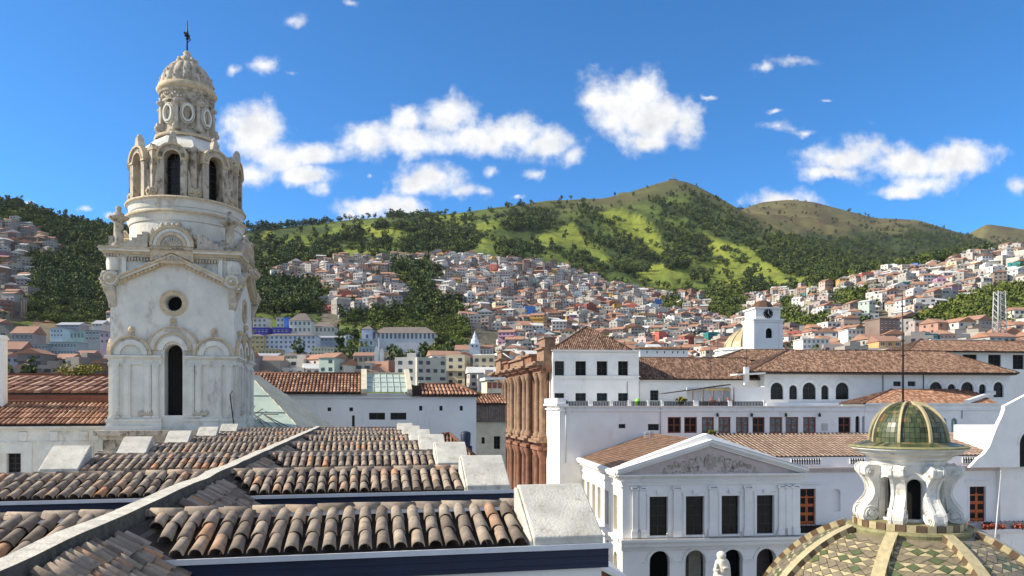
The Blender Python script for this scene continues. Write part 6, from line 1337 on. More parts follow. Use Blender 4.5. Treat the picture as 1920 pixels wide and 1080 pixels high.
# slotted openings in the parapet
for (a, c) in ((1483, 1538), (1593, 1620), (1804, 1845)):
    xa, xb_ = qp(a, 860)[0], qp(c, 860)[0]; b = MB(); b.box(xa, xb_, QY-.03, QY-.005, qp(0, 869)[1], qp(0, 858)[1]); v_o = ga.part('vent_opening', b, M['dark'])
    n = int((xb_-xa)/.32)
    for k in range(n+1): b = MB(); x = xa+(xb_-xa)*k/n; b.lathe([(.05, qp(0, 869)[1]), (.10, qp(0, 866)[1]), (.05, qp(0, 862)[1]), (.09, qp(0, 858.5)[1])], x, QY-.10, 6); ga.part('baluster', b, M['whiteb'], v_o)
# balcony with rail, flowers
zbal = qp(0, 993)[1]
b = MB(); b.box(x0, x1, QY-1.2, QY, zbal-.3, zbal); b.box(x0, x1, QY-.8, QY, zbal-.7, zbal-.301); ga.part('balcony', b, M['lilac'])
b = MB(); b.box(x0, x1, QY-1.15, QY-1.1, zbal+.95, zbal+1.0); b.box(x0, x1, QY-1.15, QY-1.1, zbal+.08, zbal+.12)
n = int((x1-x0)/.16)
for k in range(n): x = x0+(x1-x0)*(k+.5)/n; b.box(x-.018, x+.018, QY-1.14, QY-1.11, zbal+.1, zbal+.95)
for k in range(n//4): x = x0+(x1-x0)*(k+.5)/(n/4); b.lathe([(0, zbal+.98), (.07, zbal+1.06), (0, zbal+1.16)], x, QY-1.12, 5)
ga.part('railing', b, M['iron'])
b = MB(); b.box(x0, qp(1610, 900)[0], QY-1.08, QY-1.0, zbal, zbal+.92); b.box(qp(1832, 900)[0], qp(1850, 900)[0], QY-1.08, QY-1.0, zbal, zbal+.92); ga.part('railing_screen', b, M['dark'])
rq = random.Random(5)
for i, (a, c) in enumerate(((1786, 1806), (1828, 1870), (1886, 1925), (1930, 1960))):
    g = MB(); xa, xb_ = qp(a, 900)[0], qp(c, 900)[0]
    for k in range(260):
        p = Vector((rq.uniform(xa, xb_), QY-1.25+rq.gauss(0, .12), zbal+.25+rq.gauss(.15, .18))); e = Vector((rq.gauss(0, 1), rq.gauss(0, 1), rq.gauss(0, 1))).normalized()*.12; f_ = e.orthogonal()*1.0
        g.add([tuple(p-e), tuple(p+f_), tuple(p+e), tuple(p-f_)], [(0, 1, 2, 3)])
    single('flower_box', g, M['flower'], ['first bank of red flowers on the gallery balcony, just right of the lantern', 'red balcony flowers under the right orange door', 'red balcony flowers right of the flagpole', 'red balcony flowers beyond the right edge'][i], 'flowers', fr, ((xa+xb_)/2, QY-1.2, zbal), group='flowers along the gallery balcony', kind='stuff')
# strip of tiles
t = MB(); bed = MB(); xa = qp(1338, 812, 102)[0]; xb_ = qp(1815, 812, 102)[0]; xc_ = qp(1851, 856, 91)[0]
pA, pB, pC, pD = v_(xa-2, QY+.1, zq1+.05), v_(xc_, QY+.1, zq1+.05), v_(xb_, 102, qp(0, 812, 102)[1]), v_(xa-2, 102, qp(0, 812, 102)[1])
uv = (pB-pA).normalized(); dv = ((pD-pA)-uv*(pD-pA).dot(uv)).normalized()
roof_field(t, bed, pA, uv, dv, [((p-pA).dot(uv), (p-pA).dot(dv)) for p in (pA, pB, pC, pD)], .60, 1.2, rad=.16, seg=4, jit=.06, lift=.06, rndf=lambda: random.gauss(.55, .12))
rf = ga.part('roof', bed, M['bed']); ga.part('tiles', t, M['striptile'], rf, stuff=True)
# flagpole
b = MB(); p = fr.P(1866, 1010, 84); q = fr.P(1877, 886, 84); b.tube([(p.x-1.0, 84, 0), tuple(p), tuple(q)], [.12, .10, .06], 8); b.lathe([(.0, q.z), (.13, q.z+.1), (0, q.z+.25)], q.x, 84, 8); single('flagpole', b, M['metal'], 'bare leaning metal flagpole in front of the right orange door', 'flagpole', fr, (p.x, 84, 0))
# ================================================================== statues on their church piers, brick wall with teal trim
def statue(px, py_top, py_b, Y, label, turn):
    p = fr.P(px, py_top, Y); zb_ = fr.P(px, py_b, Y).z; h = p.z-zb_; s_ = h/1.0
    st_ = Th('statue', label, 'statue', fr, (p.x, Y, zb_))
    prof = [(.20, 0), (.27, .02), (.25, .12), (.235, .3), (.22, .45), (.215, .58), (.20, .68), (.175, .76), (.13, .81), (.09, .835), (.085, .86), (.105, .90), (.108, .94), (.08, .985), (.02, 1.0)]
    g = MB(); n = 20; vs = []
    for j in range(n):
        a = 2*math.pi*j/n
        for (r, z) in prof:
            fold = 1+.07*math.cos(a*5+z*3)*(z < .78); fl = .72 if z > .5 and z < .8 else .85
            x = r*s_*fold*math.sin(a); y = -r*s_*fold*fl*math.cos(a); lean = .05*s_*math.sin(z*2.4)*turn
            vs.append((p.x+x+lean, Y+y, zb_+z*h))
    k = len(prof); g.add(vs, [(j*k+i, ((j+1) % n)*k+i, ((j+1) % n)*k+i+1, j*k+i+1) for j in range(n) for i in range(k-1)], sm=True)
    st_.part('robed_body', g, M['statue'])
    g = MB(); g.tube([(p.x-.12*s_*turn, Y-.06*s_, zb_+.70*h), (p.x-.22*s_*turn, Y-.13*s_, zb_+.54*h), (p.x-.12*s_*turn, Y-.22*s_, zb_+.56*h)], [.05*s_, .045*s_, .035*s_], 8); st_.part('arm', g, M['statue'])
    g = MB(); g.tube([(p.x+.11*s_*turn, Y-.06*s_, zb_+.70*h), (p.x+.17*s_*turn, Y-.13*s_, zb_+.58*h), (p.x+.0*s_*turn, Y-.22*s_, zb_+.62*h)], [.05*s_, .045*s_, .035*s_], 8); st_.part('arm', g, M['statue'])
    g = MB(); g.lathe([(.11*s_, zb_+.83*h), (.125*s_, zb_+.90*h), (.115*s_, zb_+.96*h), (.06*s_, zb_+1.01*h), (0, zb_+1.02*h)], p.x+.03*s_*turn, Y+.02*s_, 12); st_.part('veil', g, M['statue'])
    g = MB(); g.box(p.x-.35*s_, p.x+.35*s_, Y-.35*s_, Y+.35*s_, zb_-.45*s_, zb_); g.box(p.x-.42*s_, p.x+.42*s_, Y-.42*s_, Y+.42*s_, zb_-.08*s_, zb_-.001); st_.part('plinth', g, M['statue'])
    g = MB(); g.box(p.x-.42*s_, p.x+.42*s_, Y-.42*s_, Y+.42*s_, 0, zb_-.45*s_); g.box(p.x-.5*s_, p.x+.5*s_, Y-.5*s_, Y+.5*s_, zb_-.8*s_, zb_-.46*s_); single('church_pier', g, M['white'], 'plain white church pier carrying the robed statue', 'pier', fr, (p.x, Y, 0))
statue(1351, 1035, 1105, 36, 'robed pale stone statue in front of the palace arcade', 1)
b = Th('brick_lean_to', 'low brick wall with teal trim below the palace side wall', 'wall', fr, (fr.P(1120, 1100, 30).x, 30, 0))
g = MB(); P_ = [fr.P(1112, 1052, 27.5), fr.P(1190, 1100, 27.5)]; g.prism([(P_[0].x-.3, 12), (P_[1].x, 12), (P_[1].x, P_[1].z), (P_[0].x-.3, P_[0].z)], 27.5, 31); b.part('wall', g, M['brick'])
for k in range(14):
    f_ = k/14; q0, q1 = P_[0].lerp(P_[1], f_), P_[0].lerp(P_[1], f_+.05); g = MB(); g.prism([(q0.x, q0.z-.02), (q1.x, q1.z-.02), (q1.x, q1.z-.17), (q0.x, q0.z-.17)], 27.40, 27.49); b.part('teal_trim', g, M['teal'])
g = MB(); g.prism([(P_[0].x-.3, P_[0].z+.0), (P_[1].x, P_[1].z), (P_[1].x, P_[1].z+.14), (P_[0].x-.3, P_[0].z+.14)], 27.2, 31.2); b.part('coping', g, M['white'])
# ================================================================== tiled dome and lantern (frame FC: camera axes)
DT = 26.0; dpp = DT/F; dcx = (1702-CX)*dpp; dcy = DT
def dz(py): return CAMZ+(HZ-py)*dpp
fr = FC
do = Th('tiled_dome', 'large chapel dome with zigzag glazed tiles and raised pale ribs, nearest at lower right', 'dome', fr, (dcx, dcy, 0))
Rd = 5.75; zd = dz(1001)+.0; zcn = CAMZ-9.8
r_at = lambda z: math.sqrt(max(0, Rd*Rd-(z-zcn)**2))
b = MB(); b.lathe([(6.1, 0), (6.1, zcn-1), (6.3, zcn-.9), (6.3, zcn-.6), (Rd, zcn-.3)], dcx, dcy, 16, sm=False); do.part('drum', b, M['white'])
ztop = CAMZ-4.39; th1 = math.acos((ztop-zcn)/Rd)
b = MB(); pr = [((Rd-.03)*math.sin(th1+(math.pi/2+.05-th1)*k/16), zcn+(Rd-.03)*math.cos(th1+(math.pi/2+.05-th1)*k/16)) for k in range(17)]; b.lathe(pr[::-1], dcx, dcy, 64, cap=False); do.part('shell', b, M['taupe'])
RA = math.radians(-40.5)   ; CAZ = math.radians(-28)
def sph(az, th, R): return (dcx+R*math.sin(th)*math.sin(az), dcy-R*math.sin(th)*math.cos(az), zcn+R*math.cos(th))
cnt = 0; gt2 = MB()
for k in range(8):
    a0_ = RA+k*math.pi/4
    az = (a0_+math.pi) % (2*math.pi)-math.pi
    # rib: pale face, chequered flank
    tt = [th1+.02+(1.35-th1)*i/22 for i in range(23)]
    rbm = MB(); vs = []
    for t_ in tt:
        w_ = .16/ (Rd*math.sin(t_))*(.95+.35*t_); 
        for (s_, R_) in ((-1, Rd), (-1, Rd+.22), (1, Rd+.22), (1, Rd)): vs.append(sph(a0_+s_*w_, t_, R_))
    fs = []; mi = []
    for i in range(22):
        for q in range(3): rbm.add([vs[i*4+q], vs[i*4+q+1], vs[i*4+4+q+1], vs[i*4+4+q]], [(0, 1, 2, 3)], 0 if q == 1 else (1 if i % 2 else 2))
    rbm.add(vs[:4], [(0, 1, 2, 3)], 0)
    do.part('rib', rbm, [M['cream'], M['cream'], M['brntile']])
    # glazed tiles between the ribs
    b0, b1 = a0_, a0_+math.pi/4; mid = ((b0+b1)/2+math.pi) % (2*math.pi)-math.pi
    vis = abs(((mid-CAZ+math.pi) % (2*math.pi))-math.pi) < math.radians(80)
    rows_ = 15; dth = (1.30-th1)/rows_
    for i in range(rows_):
        t0 = th1+.05+i*dth; circ = Rd*math.sin(t0+dth/2)*(math.pi/4)-.40; nw_ = max(2, int(round(circ/.44)))
        band = i % 6
        for j in range(nw_):
            hw_ = .18/(Rd*math.sin(t0)); u0 = b0+hw_+(b1-b0-2*hw_)*j/nw_; u1 = b0+hw_+(b1-b0-2*hw_)*(j+1)/nw_; um = (u0+u1)/2
            # diamond, plus the half diamonds left between neighbours
            odd = i % 2 == 1
            mdia = (M['taupe'] if (k % 2 and i % 4 == 1) else M['grntile'] if (j+i//2+k) % 3 else M['taupe']) if odd else (M['taupe'] if (j+i) % 4 else M['grntile'])
            mup = M['cream'] if odd else M['taupe']
            H = Rd+.012; e = .04*dth; eu = (u1-u0)*.03
            D = [(um, t0+e), (u1-eu, t0+dth/2), (um, t0+dth-e), (u0+eu, t0+dth/2)]
            TL = [[(u0, t0+e*.5), (um-eu, t0+e*.5), (u0, t0+dth/2-e)], [(um+eu, t0+e*.5), (u1, t0+e*.5), (u1, t0+dth/2-e)], [(u0, t0+dth/2+e), (um-eu, t0+dth-e*.5), (u0, t0+dth-e*.5)], [(u1, t0+dth/2+e), (um+eu, t0+dth-e*.5), (u1, t0+dth-e*.5)]]
            for shp, mm in [(D, mdia)]+[(q_, mup) for q_ in TL]:
                H2 = H+random.uniform(0, .012)
                if vis and i < 12 and len(shp) == 4 and cnt < 290:
                    g = MB(); g.add([sph(a_, t_, H2+.01) for a_, t_ in shp]+[sph(a_, t_, Rd-.03) for a_, t_ in shp], [(0, 1, 2, 3), (0, 1, 5, 4), (1, 2, 6, 5), (2, 3, 7, 6), (3, 0, 4, 7)]); do.part('glazed_tile', g, mm); cnt += 1
                else:
                    mi_ = [M['taupe'], M['cream'], M['grntile']].index(mm); gt2.add([sph(a_, t_, H2) for a_, t_ in shp], [tuple(range(len(shp)))], mi_)
do.part('glazed_tiles', gt2, [M['taupe'], M['cream'], M['grntile']], stuff=True)
# ledge
zl = dz(984); b = MB(); b.lathe([(1.75, zl-.75), (1.88, zl-.55), (1.93, zl-.35), (1.93, zl-.25), (2.0, zl-.22), (2.02, zl-.08), (1.97, zl), (1.3, zl+.02)], dcx, dcy, 56, sm=False); do.part('ledge', b, M['moss'])
for k in range(36):   # square tiles below and above the ledge
    g0 = 2*math.pi*k/36
    for (r0_, za_, zb_, mm) in ((1.87, zl-.56, zl-.32, ('cream', 'taupe', 'brntile')[k % 3] if k % 2 else 'taupe'), (1.74, zl+.0, zl+.24, ('cream' if k % 2 else 'brntile'))):
        if abs(((g0-CAZ+math.pi) % (2*math.pi))-math.pi) > 1.75: continue
        g = MB(); pts_ = []
        for a_ in (g0+.01, g0+2*math.pi/36-.01): 
            for r_ in (r0_, r0_+.06): pts_.append((dcx+r_*math.sin(a_), dcy-r_*math.cos(a_)))
        vs = [(x, y, za_) for x, y in pts_]+[(x, y, zb_) for x, y in pts_]; g.add(vs, [(1, 3, 7, 5), (4, 5, 7, 6), (0, 1, 5, 4), (2, 3, 7, 6), (0, 2, 6, 4)]); do.part('square_tile', g, M[mm])
b = MB(); b.lathe([(1.75, zl+.0), (1.75, zl+.22), (1.0, zl+.26)], dcx, dcy, 48, sm=False); do.part('lantern_base', b, M['moss'])
# lantern
la = Th('dome_lantern', 'white round lantern with scroll brackets and a green tiled cupola on the dome', 'lantern', fr, (dcx, dcy, zl))
zl0, zl1 = zl+.25, dz(868); n8 = 8; apo = 1.12; OA = RA+math.pi/8
for k in range(8):
    g = OA+k*math.pi/4
    def Tb(u_, w, v, g=g):
        x, y = u_, -(apo-w); return (dcx+x*math.cos(g)-y*math.sin(g), dcy+x*math.sin(g)+y*math.cos(g), v)
    fw2 = apo*math.tan(math.pi/8)+.02; mb1 = MB(Tb); wall(mb1, -fw2, fw2, zl0, zl1, [(-.235, .235, zl0+.1, dz(893), True)], depth=.22, seg=10)
    ow_ = .235; zsp = dz(893)-ow_
    archring(mb1, 0, zsp, ow_+.04, .10, -.06, 0, seg=12); mb1.box(-.40, -.26, -.05, 0, zl0, zsp); mb1.box(.26, .40, -.05, 0, zl0, zsp); mb1.box(-.42, -.25, -.08, 0, zsp, zsp+.06); mb1.box(.25, .42, -.08, 0, zsp, zsp+.06); mb1.box(-.18, .18, .03, .2, zl0, zl0+.1)
    la.part('arched_side', mb1, M['lant'])
b = MB(); b.lathe([(.62, zl0), (.62, zl1)], dcx, dcy, 16); la.part('inner_core', b, M['dark'])
c = zl1; k_ = dpp
b = MB(); b.lathe([(1.16, zl1-.02), (1.2, zl1+.06), (1.2, dz(862)), (1.34, dz(858)), (1.37, dz(855)), (1.47, dz(852)), (1.66, dz(848)), (1.70, dz(845)), (1.74, dz(843)), (1.84, dz(841)), (1.86, dz(838)), (1.7, dz(836)), (1.2, dz(833))], dcx, dcy, 64, sm=False); la.part('cornice', b, M['lant'])
b = MB(); b.lathe([(1.87, dz(838.2)), (1.91, dz(837)), (1.89, dz(835)), (1.72, dz(833.5)), (1.50, dz(830.5)), (1.2, dz(828))], dcx, dcy, 64, sm=False); la.part('mossy_rim', b, M['moss'])
# scroll brackets
def volute(az):
    S_ = []
    def Tv(r, w, z): return (dcx+r*math.sin(az)+w*math.cos(az), dcy-r*math.cos(az)+w*math.sin(az), z)
    g = MB(Tv)
    zT, zB = dz(868), dz(978); H = zT-zB
    outer = [(1.56, .985), (1.70, .93), (1.68, .85), (1.54, .78), (1.42, .70), (1.34, .60), (1.33, .50), (1.42, .40), (1.58, .31), (1.72, .22), (1.76, .12), (1.70, .04), (1.56, .0), (1.42, .02)]
    inner = [(1.30, .10), (1.26, .25), (1.22, .40), (1.16, .55), (1.14, .70), (1.14, .90), (1.2, .985)]
    pl_ = [(r, zB+f_*H) for r, f_ in outer+inner]
    w_ = .215
    n_ = len(pl_)
    vs = [(r, -w_, z) for r, z in pl_]+[(r, w_, z) for r, z in pl_]
    g.add(vs, [tuple(range(n_))[::-1], tuple(range(n_, 2*n_))]+[(i, (i+1) % n_, (i+1) % n_+n_, i+n_) for i in range(n_)])
    # raised borders on the outer face
    for s_ in (-1, 1):
        for (p0, p1) in zip(pl_[:13], pl_[1:14]):
            d = Vector((p1[0]-p0[0], p1[1]-p0[1])); nn = Vector((-d.y, d.x)).normalized(); nn = nn if nn.x > 0 else -nn
            q = [(p0[0], p0[1]), (p1[0], p1[1]), (p1[0]+nn.x*.035, p1[1]+nn.y*.035), (p0[0]+nn.x*.035, p0[1]+nn.y*.035)]
            a_, b_ = (s_*w_*.62, s_*w_*1.08); vs = [(r, a_, z) for r, z in q]+[(r, b_, z) for r, z in q]
            g.add(vs, [(0, 1, 2, 3), (4, 5, 6, 7), (0, 1, 5, 4), (1, 2, 6, 5), (2, 3, 7, 6), (3, 0, 4, 7)])
    o = la.part('scroll_bracket', g, M['lant'])
    # eyes: a round drum and a spiral at each end
    for (rc_, fz_, R_) in ((1.53, .86, .15), (1.50, .17, .27)):
        e = MB(Tv); zc4 = zB+fz_*H
        for (R2, ex) in ((R_, .25), (R_*.34, .30)):
            pts_ = [(rc_+R2*math.cos(2*math.pi*q/20), zc4+R2*math.sin(2*math.pi*q/20)) for q in range(20)]
            vs = [(r, -ex, z) for r, z in pts_]+[(r, ex, z) for r, z in pts_]; e.add(vs, [tuple(range(20))[::-1], tuple(range(20, 40))]+[(i, (i+1) % 20, (i+1) % 20+20, i+20) for i in range(20)])
        for s_ in (-1, 1):
            e.tube([(rc_+R_*(1-.6*q/26)*math.cos(q*.45+1), s_*.257, zc4+R_*(1-.6*q/26)*math.sin(q*.45+1)) for q in range(27)], R_*.085, 5)
        la.part('scroll_eye', e, M['lant'], o)
for k in range(8): volute(RA+k*math.pi/4)
# cupola: ribs and small glazed tiles laid in courses
cu = Th('tiled_cupola', 'small green glazed cupola with cream ribs crowning the lantern', 'cupola', fr, (dcx, dcy, dz(829)))
Rc = 1.22; Hc = dz(757)-dz(829); z9 = dz(829)
def cs(az, f_, add=0): t_ = f_*math.pi/2*.97; return (dcx+(Rc*math.cos(t_)**.82+add*math.cos(t_))*math.sin(az), dcy-(Rc*math.cos(t_)**.82+add*math.cos(t_))*math.cos(az), z9+Hc*math.sin(t_)+add*math.sin(t_))
b = MB(); b.lathe([(Rc*math.cos(f_*math.pi/40)**.82-.03, z9+Hc*math.sin(f_*math.pi/40)-.02) for f_ in range(0, 20)], dcx, dcy, 40); cu.part('shell', b, M['bed'])
g = MB()
for i in range(11):
    for k in range(8):
        nn = max(2, int(round((Rc*math.cos(i/11*math.pi/2)*math.pi/4)/.15)))
        for j in range(nn):
            u0 = RA+k*math.pi/4+math.pi/4*(j+.04)/nn; u1 = RA+k*math.pi/4+math.pi/4*(j+.96)/nn; h = random.uniform(0, .018)
            g.add([cs(u0, (i+.03)/11, h), cs(u1, (i+.03)/11, h), cs(u1, (i+.97)/11, h), cs(u0, (i+.97)/11, h)], [(0, 1, 2, 3)], 0, min(.99, max(.01, random.gauss(.5, .24))))
cu.part('glazed_tiles', g, M['glazed'], stuff=True)
g = MB()
for j in range(60):
    a_ = 2*math.pi*j/60
    for (r0_, r1_, za_, zb_) in ((1.27, 1.50, dz(827.5), dz(830.5)), (1.51, 1.74, dz(830.8), dz(834.4))):
        e_ = 2*math.pi/60*.94; g.add([(dcx+r0_*math.sin(a_), dcy-r0_*math.cos(a_), za_+.02), (dcx+r0_*math.sin(a_+e_), dcy-r0_*math.cos(a_+e_), za_+.02), (dcx+r1_*math.sin(a_+e_), dcy-r1_*math.cos(a_+e_), zb_+.02), (dcx+r1_*math.sin(a_), dcy-r1_*math.cos(a_), zb_+.02)], [(0, 1, 2, 3)], 0, random.random()*.9+.05)
cu.part('rim_tiles', g, M['glazed'], stuff=True)
for k in range(8):
    a_ = RA+k*math.pi/4; g = MB(); vs = []; kk_ = 14
    for i in range(kk_+1):
        f_ = i/kk_*.96; w_ = .042*(1-.4*f_)/max(.25, Rc*math.cos(f_*math.pi/2*.97))
        for (s_, ad) in ((-1, 0), (-1, .10), (1, .10), (1, 0)): vs.append(cs(a_+s_*w_, f_, ad))
    g.add(vs, [(i*4+q, i*4+q+1, i*4+4+q+1, i*4+4+q) for i in range(kk_) for q in range(3)]+[(0, 1, 2, 3)]); cu.part('rib', g, M['cream'])
b = MB(); zt9 = z9+Hc; b.lathe([(.28, zt9-.06), (.30, zt9), (.2, zt9+.05), (.05, zt9+.06)], dcx, dcy, 16); cu.part('cap', b, M['brntile'])
b = MB(); b.tube([(dcx-.17, dcy, zt9), (dcx-.17, dcy, dz(640)), (dcx-.20, dcy, dz(545))], [.035, .028, .012], 6); b.lathe([(.05, zt9), (.06, zt9+.1), (.03, zt9+.15)], dcx-.17, dcy, 8)
for q, py in enumerate((640, 668, 575)): b.box(dcx-.23, dcx-.11, dcy-.03, dcy+.03, dz(py), dz(py-2))
single('lightning_rod', b, M['iron'], 'tall thin rusty rod rising from the top of the green cupola', 'rod', fr, (dcx-.17, dcy, zt9))
# ================================================================== the city on the slopes
fr = FC
WALLC = [((.62,.58,.50),'cream'), ((.70,.68,.64),'white'), ((.72,.70,.67),'white'), ((.66,.62,.55),'off-white'), ((.55,.50,.43),'beige'), ((.60,.45,.37),'salmon'), ((.62,.49,.44),'pale pink'), ((.42,.40,.37),'grey'), ((.50,.46,.41),'grey-beige'), ((.62,.53,.32),'pale yellow'), ((.36,.27,.21),'brown'), ((.44,.21,.14),'brick-red'),
         ((.56,.60,.62),'pale blue'), ((.42,.55,.48),'pale green'), ((.60,.36,.10),'orange'), ((.50,.13,.10),'red'), ((.08,.22,.55),'blue'), ((.04,.32,.30),'teal'), ((.50,.28,.40),'mauve'), ((.55,.50,.42),'sand')]
WW = [12, 7, 6, 8, 15, 8, 6, 9, 10, 5, 9, 7, 2, 2, 2, 1.6, 1.0, .6, .8, 14]
ROOFC = {'flat': (.33, .31, .29), 'tile': (.36, .19, .12), 'sheet': (.52, .52, .50), 'rust': (.33, .19, .13)}
rh_ = random.Random(11)
def house(mb, x, y, z, w, d, h, yaw, col, roof, st, rr):
    ca, sa = math.cos(yaw), math.sin(yaw)
    mb.T = lambda a, b, c: (x+a*ca-b*sa, y+a*sa+b*ca, z+c)
    base = -w*.7-4
    mb.col = col; mb.box(-w/2, w/2, 0, d, base, h)
    if roof == 'flat':
        mb.col = ROOFC['flat']; mb.box(-w/2+.2, w/2-.2, .2, d-.2, h+.0, h+.05); mb.col = col
        mb.box(-w/2, w/2, 0, .2, h, h+.6); mb.box(-w/2, -w/2+.2, .2, d, h, h+.6); mb.box(w/2-.2, w/2, .2, d, h, h+.6)
        if rr.random() < .45: mb.col = tuple(c*.9 for c in col); mb.box(-w*.1, w*.35, d*.4, d-.3, h+.06, h+2.4)
        if rr.random() < .25: mb.col = (.05, .06, .08); mb.lathe([(.8, h+.6), (.9, h+2.0), (.4, h+2.3)], -w*.3, d*.5, 8, sm=False)
    else:
        mb.col = ROOFC[roof]; e = .5
        if rr.random() < .5: mb.prism([(-w/2-e, h), (w/2+e, h), (0, h+w*.24)], -e, d+e)
        else: mb.prism([(-e, h), (d+e, h), (d/2, h+d*.22)], -w/2-e, w/2+e, 'x')
    n = max(2, int(w/2.7)); H = h/st; mb.col = None
    for s in range(st):
        if rr.random() < .12: continue
        bigw = rr.random() < .25
        for k in range(n):
            if rr.random() < .12: continue
            cx = -w/2+w*(k+.5)/n; ww = .75 if not bigw else 1.05; z0 = s*H+.85
            mb.box(cx-ww, cx+ww, -.06, 0.02, z0, z0+1.35, 1)
        for k in range(2): cy = d*(.3+.4*k); z0 = s*H+.85; mb.box(-w/2-.06, -w/2+.02, cy-.6, cy+.6, z0, z0+1.3, 1)
        if s > 0 and rr.random() < .25: mb.col = tuple(min(1, c*1.05) for c in col); mb.box(-w/2+.3, w/2-.3, -1.0, 0, s*H-.1, s*H+.1); mb.box(-w/2+.3, w/2-.3, -1.0, -.9, s*H+.1, s*H+.9); mb.col = None
cand = []
t = 255.0
while t < 1180:
    x_step = 9.0+t*.001; px = -200+rh_.uniform(0, 20)
    while px < 2120:
        dpx = x_step*F/t; px += dpx*rh_.uniform(.75, 1.25); tt_ = t+rh_.uniform(-4, 4); z = ter(px, tt_); py = HZ-(z-CAMZ)*F/tt_
        if bool(city(px, py)) and rh_.random() < (.95 if t > 430 or px > 900 else .75): cand.append((px, py, tt_, z))
    t += 10.3+t*.002
RES = []  # rectangles kept free for the buildings set out one by one: (px0, px1, py_top, py_bottom)
RES += [(462, 640, 588, 712), (640, 830, 608, 712), (842, 945, 620, 700), (0, 215, 595, 705), (1640, 1695, 585, 655), (1860, 1895, 540, 660)]
houses = []
for (px, py, tt_, z) in cand:
    if any(a < px < b and c < py < d for a, b, c, d in RES): continue
    st = rh_.choice((1, 2, 2, 3, 3, 4)) if t else 2; w = rh_.uniform(6, 12.5); d = rh_.uniform(8, 12); h = st*2.9
    sat = 1.0 if 950 < px < 1330 else .8
    i = rh_.choices(range(len(WALLC)), [q*(1 if k < 12 else 2.6 if 980 < px < 1340 and py > 565 else .6) for k, q in enumerate(WW)])[0]
    roof = rh_.choices(('flat', 'tile', 'sheet', 'rust'), (6, 2.2, 1.2, 1.8))[0]
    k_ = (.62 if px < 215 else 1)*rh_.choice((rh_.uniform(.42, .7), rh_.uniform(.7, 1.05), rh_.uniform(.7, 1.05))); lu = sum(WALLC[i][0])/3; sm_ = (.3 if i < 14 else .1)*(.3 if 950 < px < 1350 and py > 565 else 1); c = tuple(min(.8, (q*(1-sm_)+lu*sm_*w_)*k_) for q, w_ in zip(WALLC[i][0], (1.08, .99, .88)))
    houses.append(dict(px=px, py=py, t=tt_, z=z, w=w, d=d, h=h, st=st, c=c, cn=WALLC[i][1], roof=roof, yaw=rh_.gauss(.15, .35), area=w*h/tt_**2, seed=rh_.random()))
vis = [h for h in houses if -10 < h['px'] < 1930 and not (195 < h['px'] < 470) and not (1040 < h['px'] < 1200 and h['py'] > 625) and h['py'] < 690]
vis.sort(key=lambda h: -h['area']); top = vis[:296]; topid = {id(h) for h in top}
LM = [(100, 'left of the bell tower'), (560, 'right of the bell tower'), (700, 'above the arcaded building'), (900, 'right of the ravine trees'), (1010, 'above the stone church'), (1110, 'above the pyramid roof'), (1260, 'between pyramid roof and clock tower'), (1400, 'around the clock tower'), (1540, 'right of the clock tower'), (1690, 'behind the lightning rod'), (1780, 'left of the lattice pylon'), (1910, 'right of the lattice pylon')]
SW = {1: 'one-storey', 2: 'two-storey', 3: 'three-storey', 4: 'four-storey'}; RW = {'flat': 'flat-roofed', 'tile': 'tile-roofed', 'sheet': 'metal-roofed', 'rust': 'rusty-roofed'}
for h in top:
    lm = min(LM, key=lambda q: abs(q[0]-h['px']))[1]; lv = 'high up' if h['py'] < 560 else 'halfway up' if h['py'] < 620 else 'low down'
    h['lab'] = f"{h['cn']} {SW[h['st']]} {RW[h['roof']]} house {lv} {lm}"
from collections import defaultdict
grp = defaultdict(list)
for h in top: grp[h['lab']].append(h)
ORD = ['leftmost', 'second', 'third', 'fourth', 'fifth', 'sixth', 'seventh', 'eighth', 'ninth', 'tenth', 'eleventh', 'twelfth', 'thirteenth', 'fourteenth']
for lab, hs in grp.items():
    if len(hs) == 1: hs[0]['label'] = lab; continue
    hs.sort(key=lambda h: h['px'])
    for k, h in enumerate(hs): h['label'] = lab+', '+('rightmost' if k == len(hs)-1 else 'leftmost' if k == 0 else ORD[min(k, 13)]+' from left')
HM = [M['house'], M['hwin']]
rest = MB()
for h in houses:
    rr = random.Random(h['seed']); x = (h['px']-CX)/F*h['t']
    if id(h) in topid:
        g = MB(); house(g, x, h['t'], h['z'], h['w'], h['d'], h['h'], h['yaw'], h['c'], h['roof'], h['st'], rr)
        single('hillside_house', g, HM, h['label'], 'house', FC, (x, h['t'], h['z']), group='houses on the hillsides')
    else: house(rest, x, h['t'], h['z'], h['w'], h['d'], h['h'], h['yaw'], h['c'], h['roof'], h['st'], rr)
single('distant_houses', rest, HM, 'small pale houses packed over the slopes below the green hills', 'houses', FC, (0, 800, 60), kind='stuff')
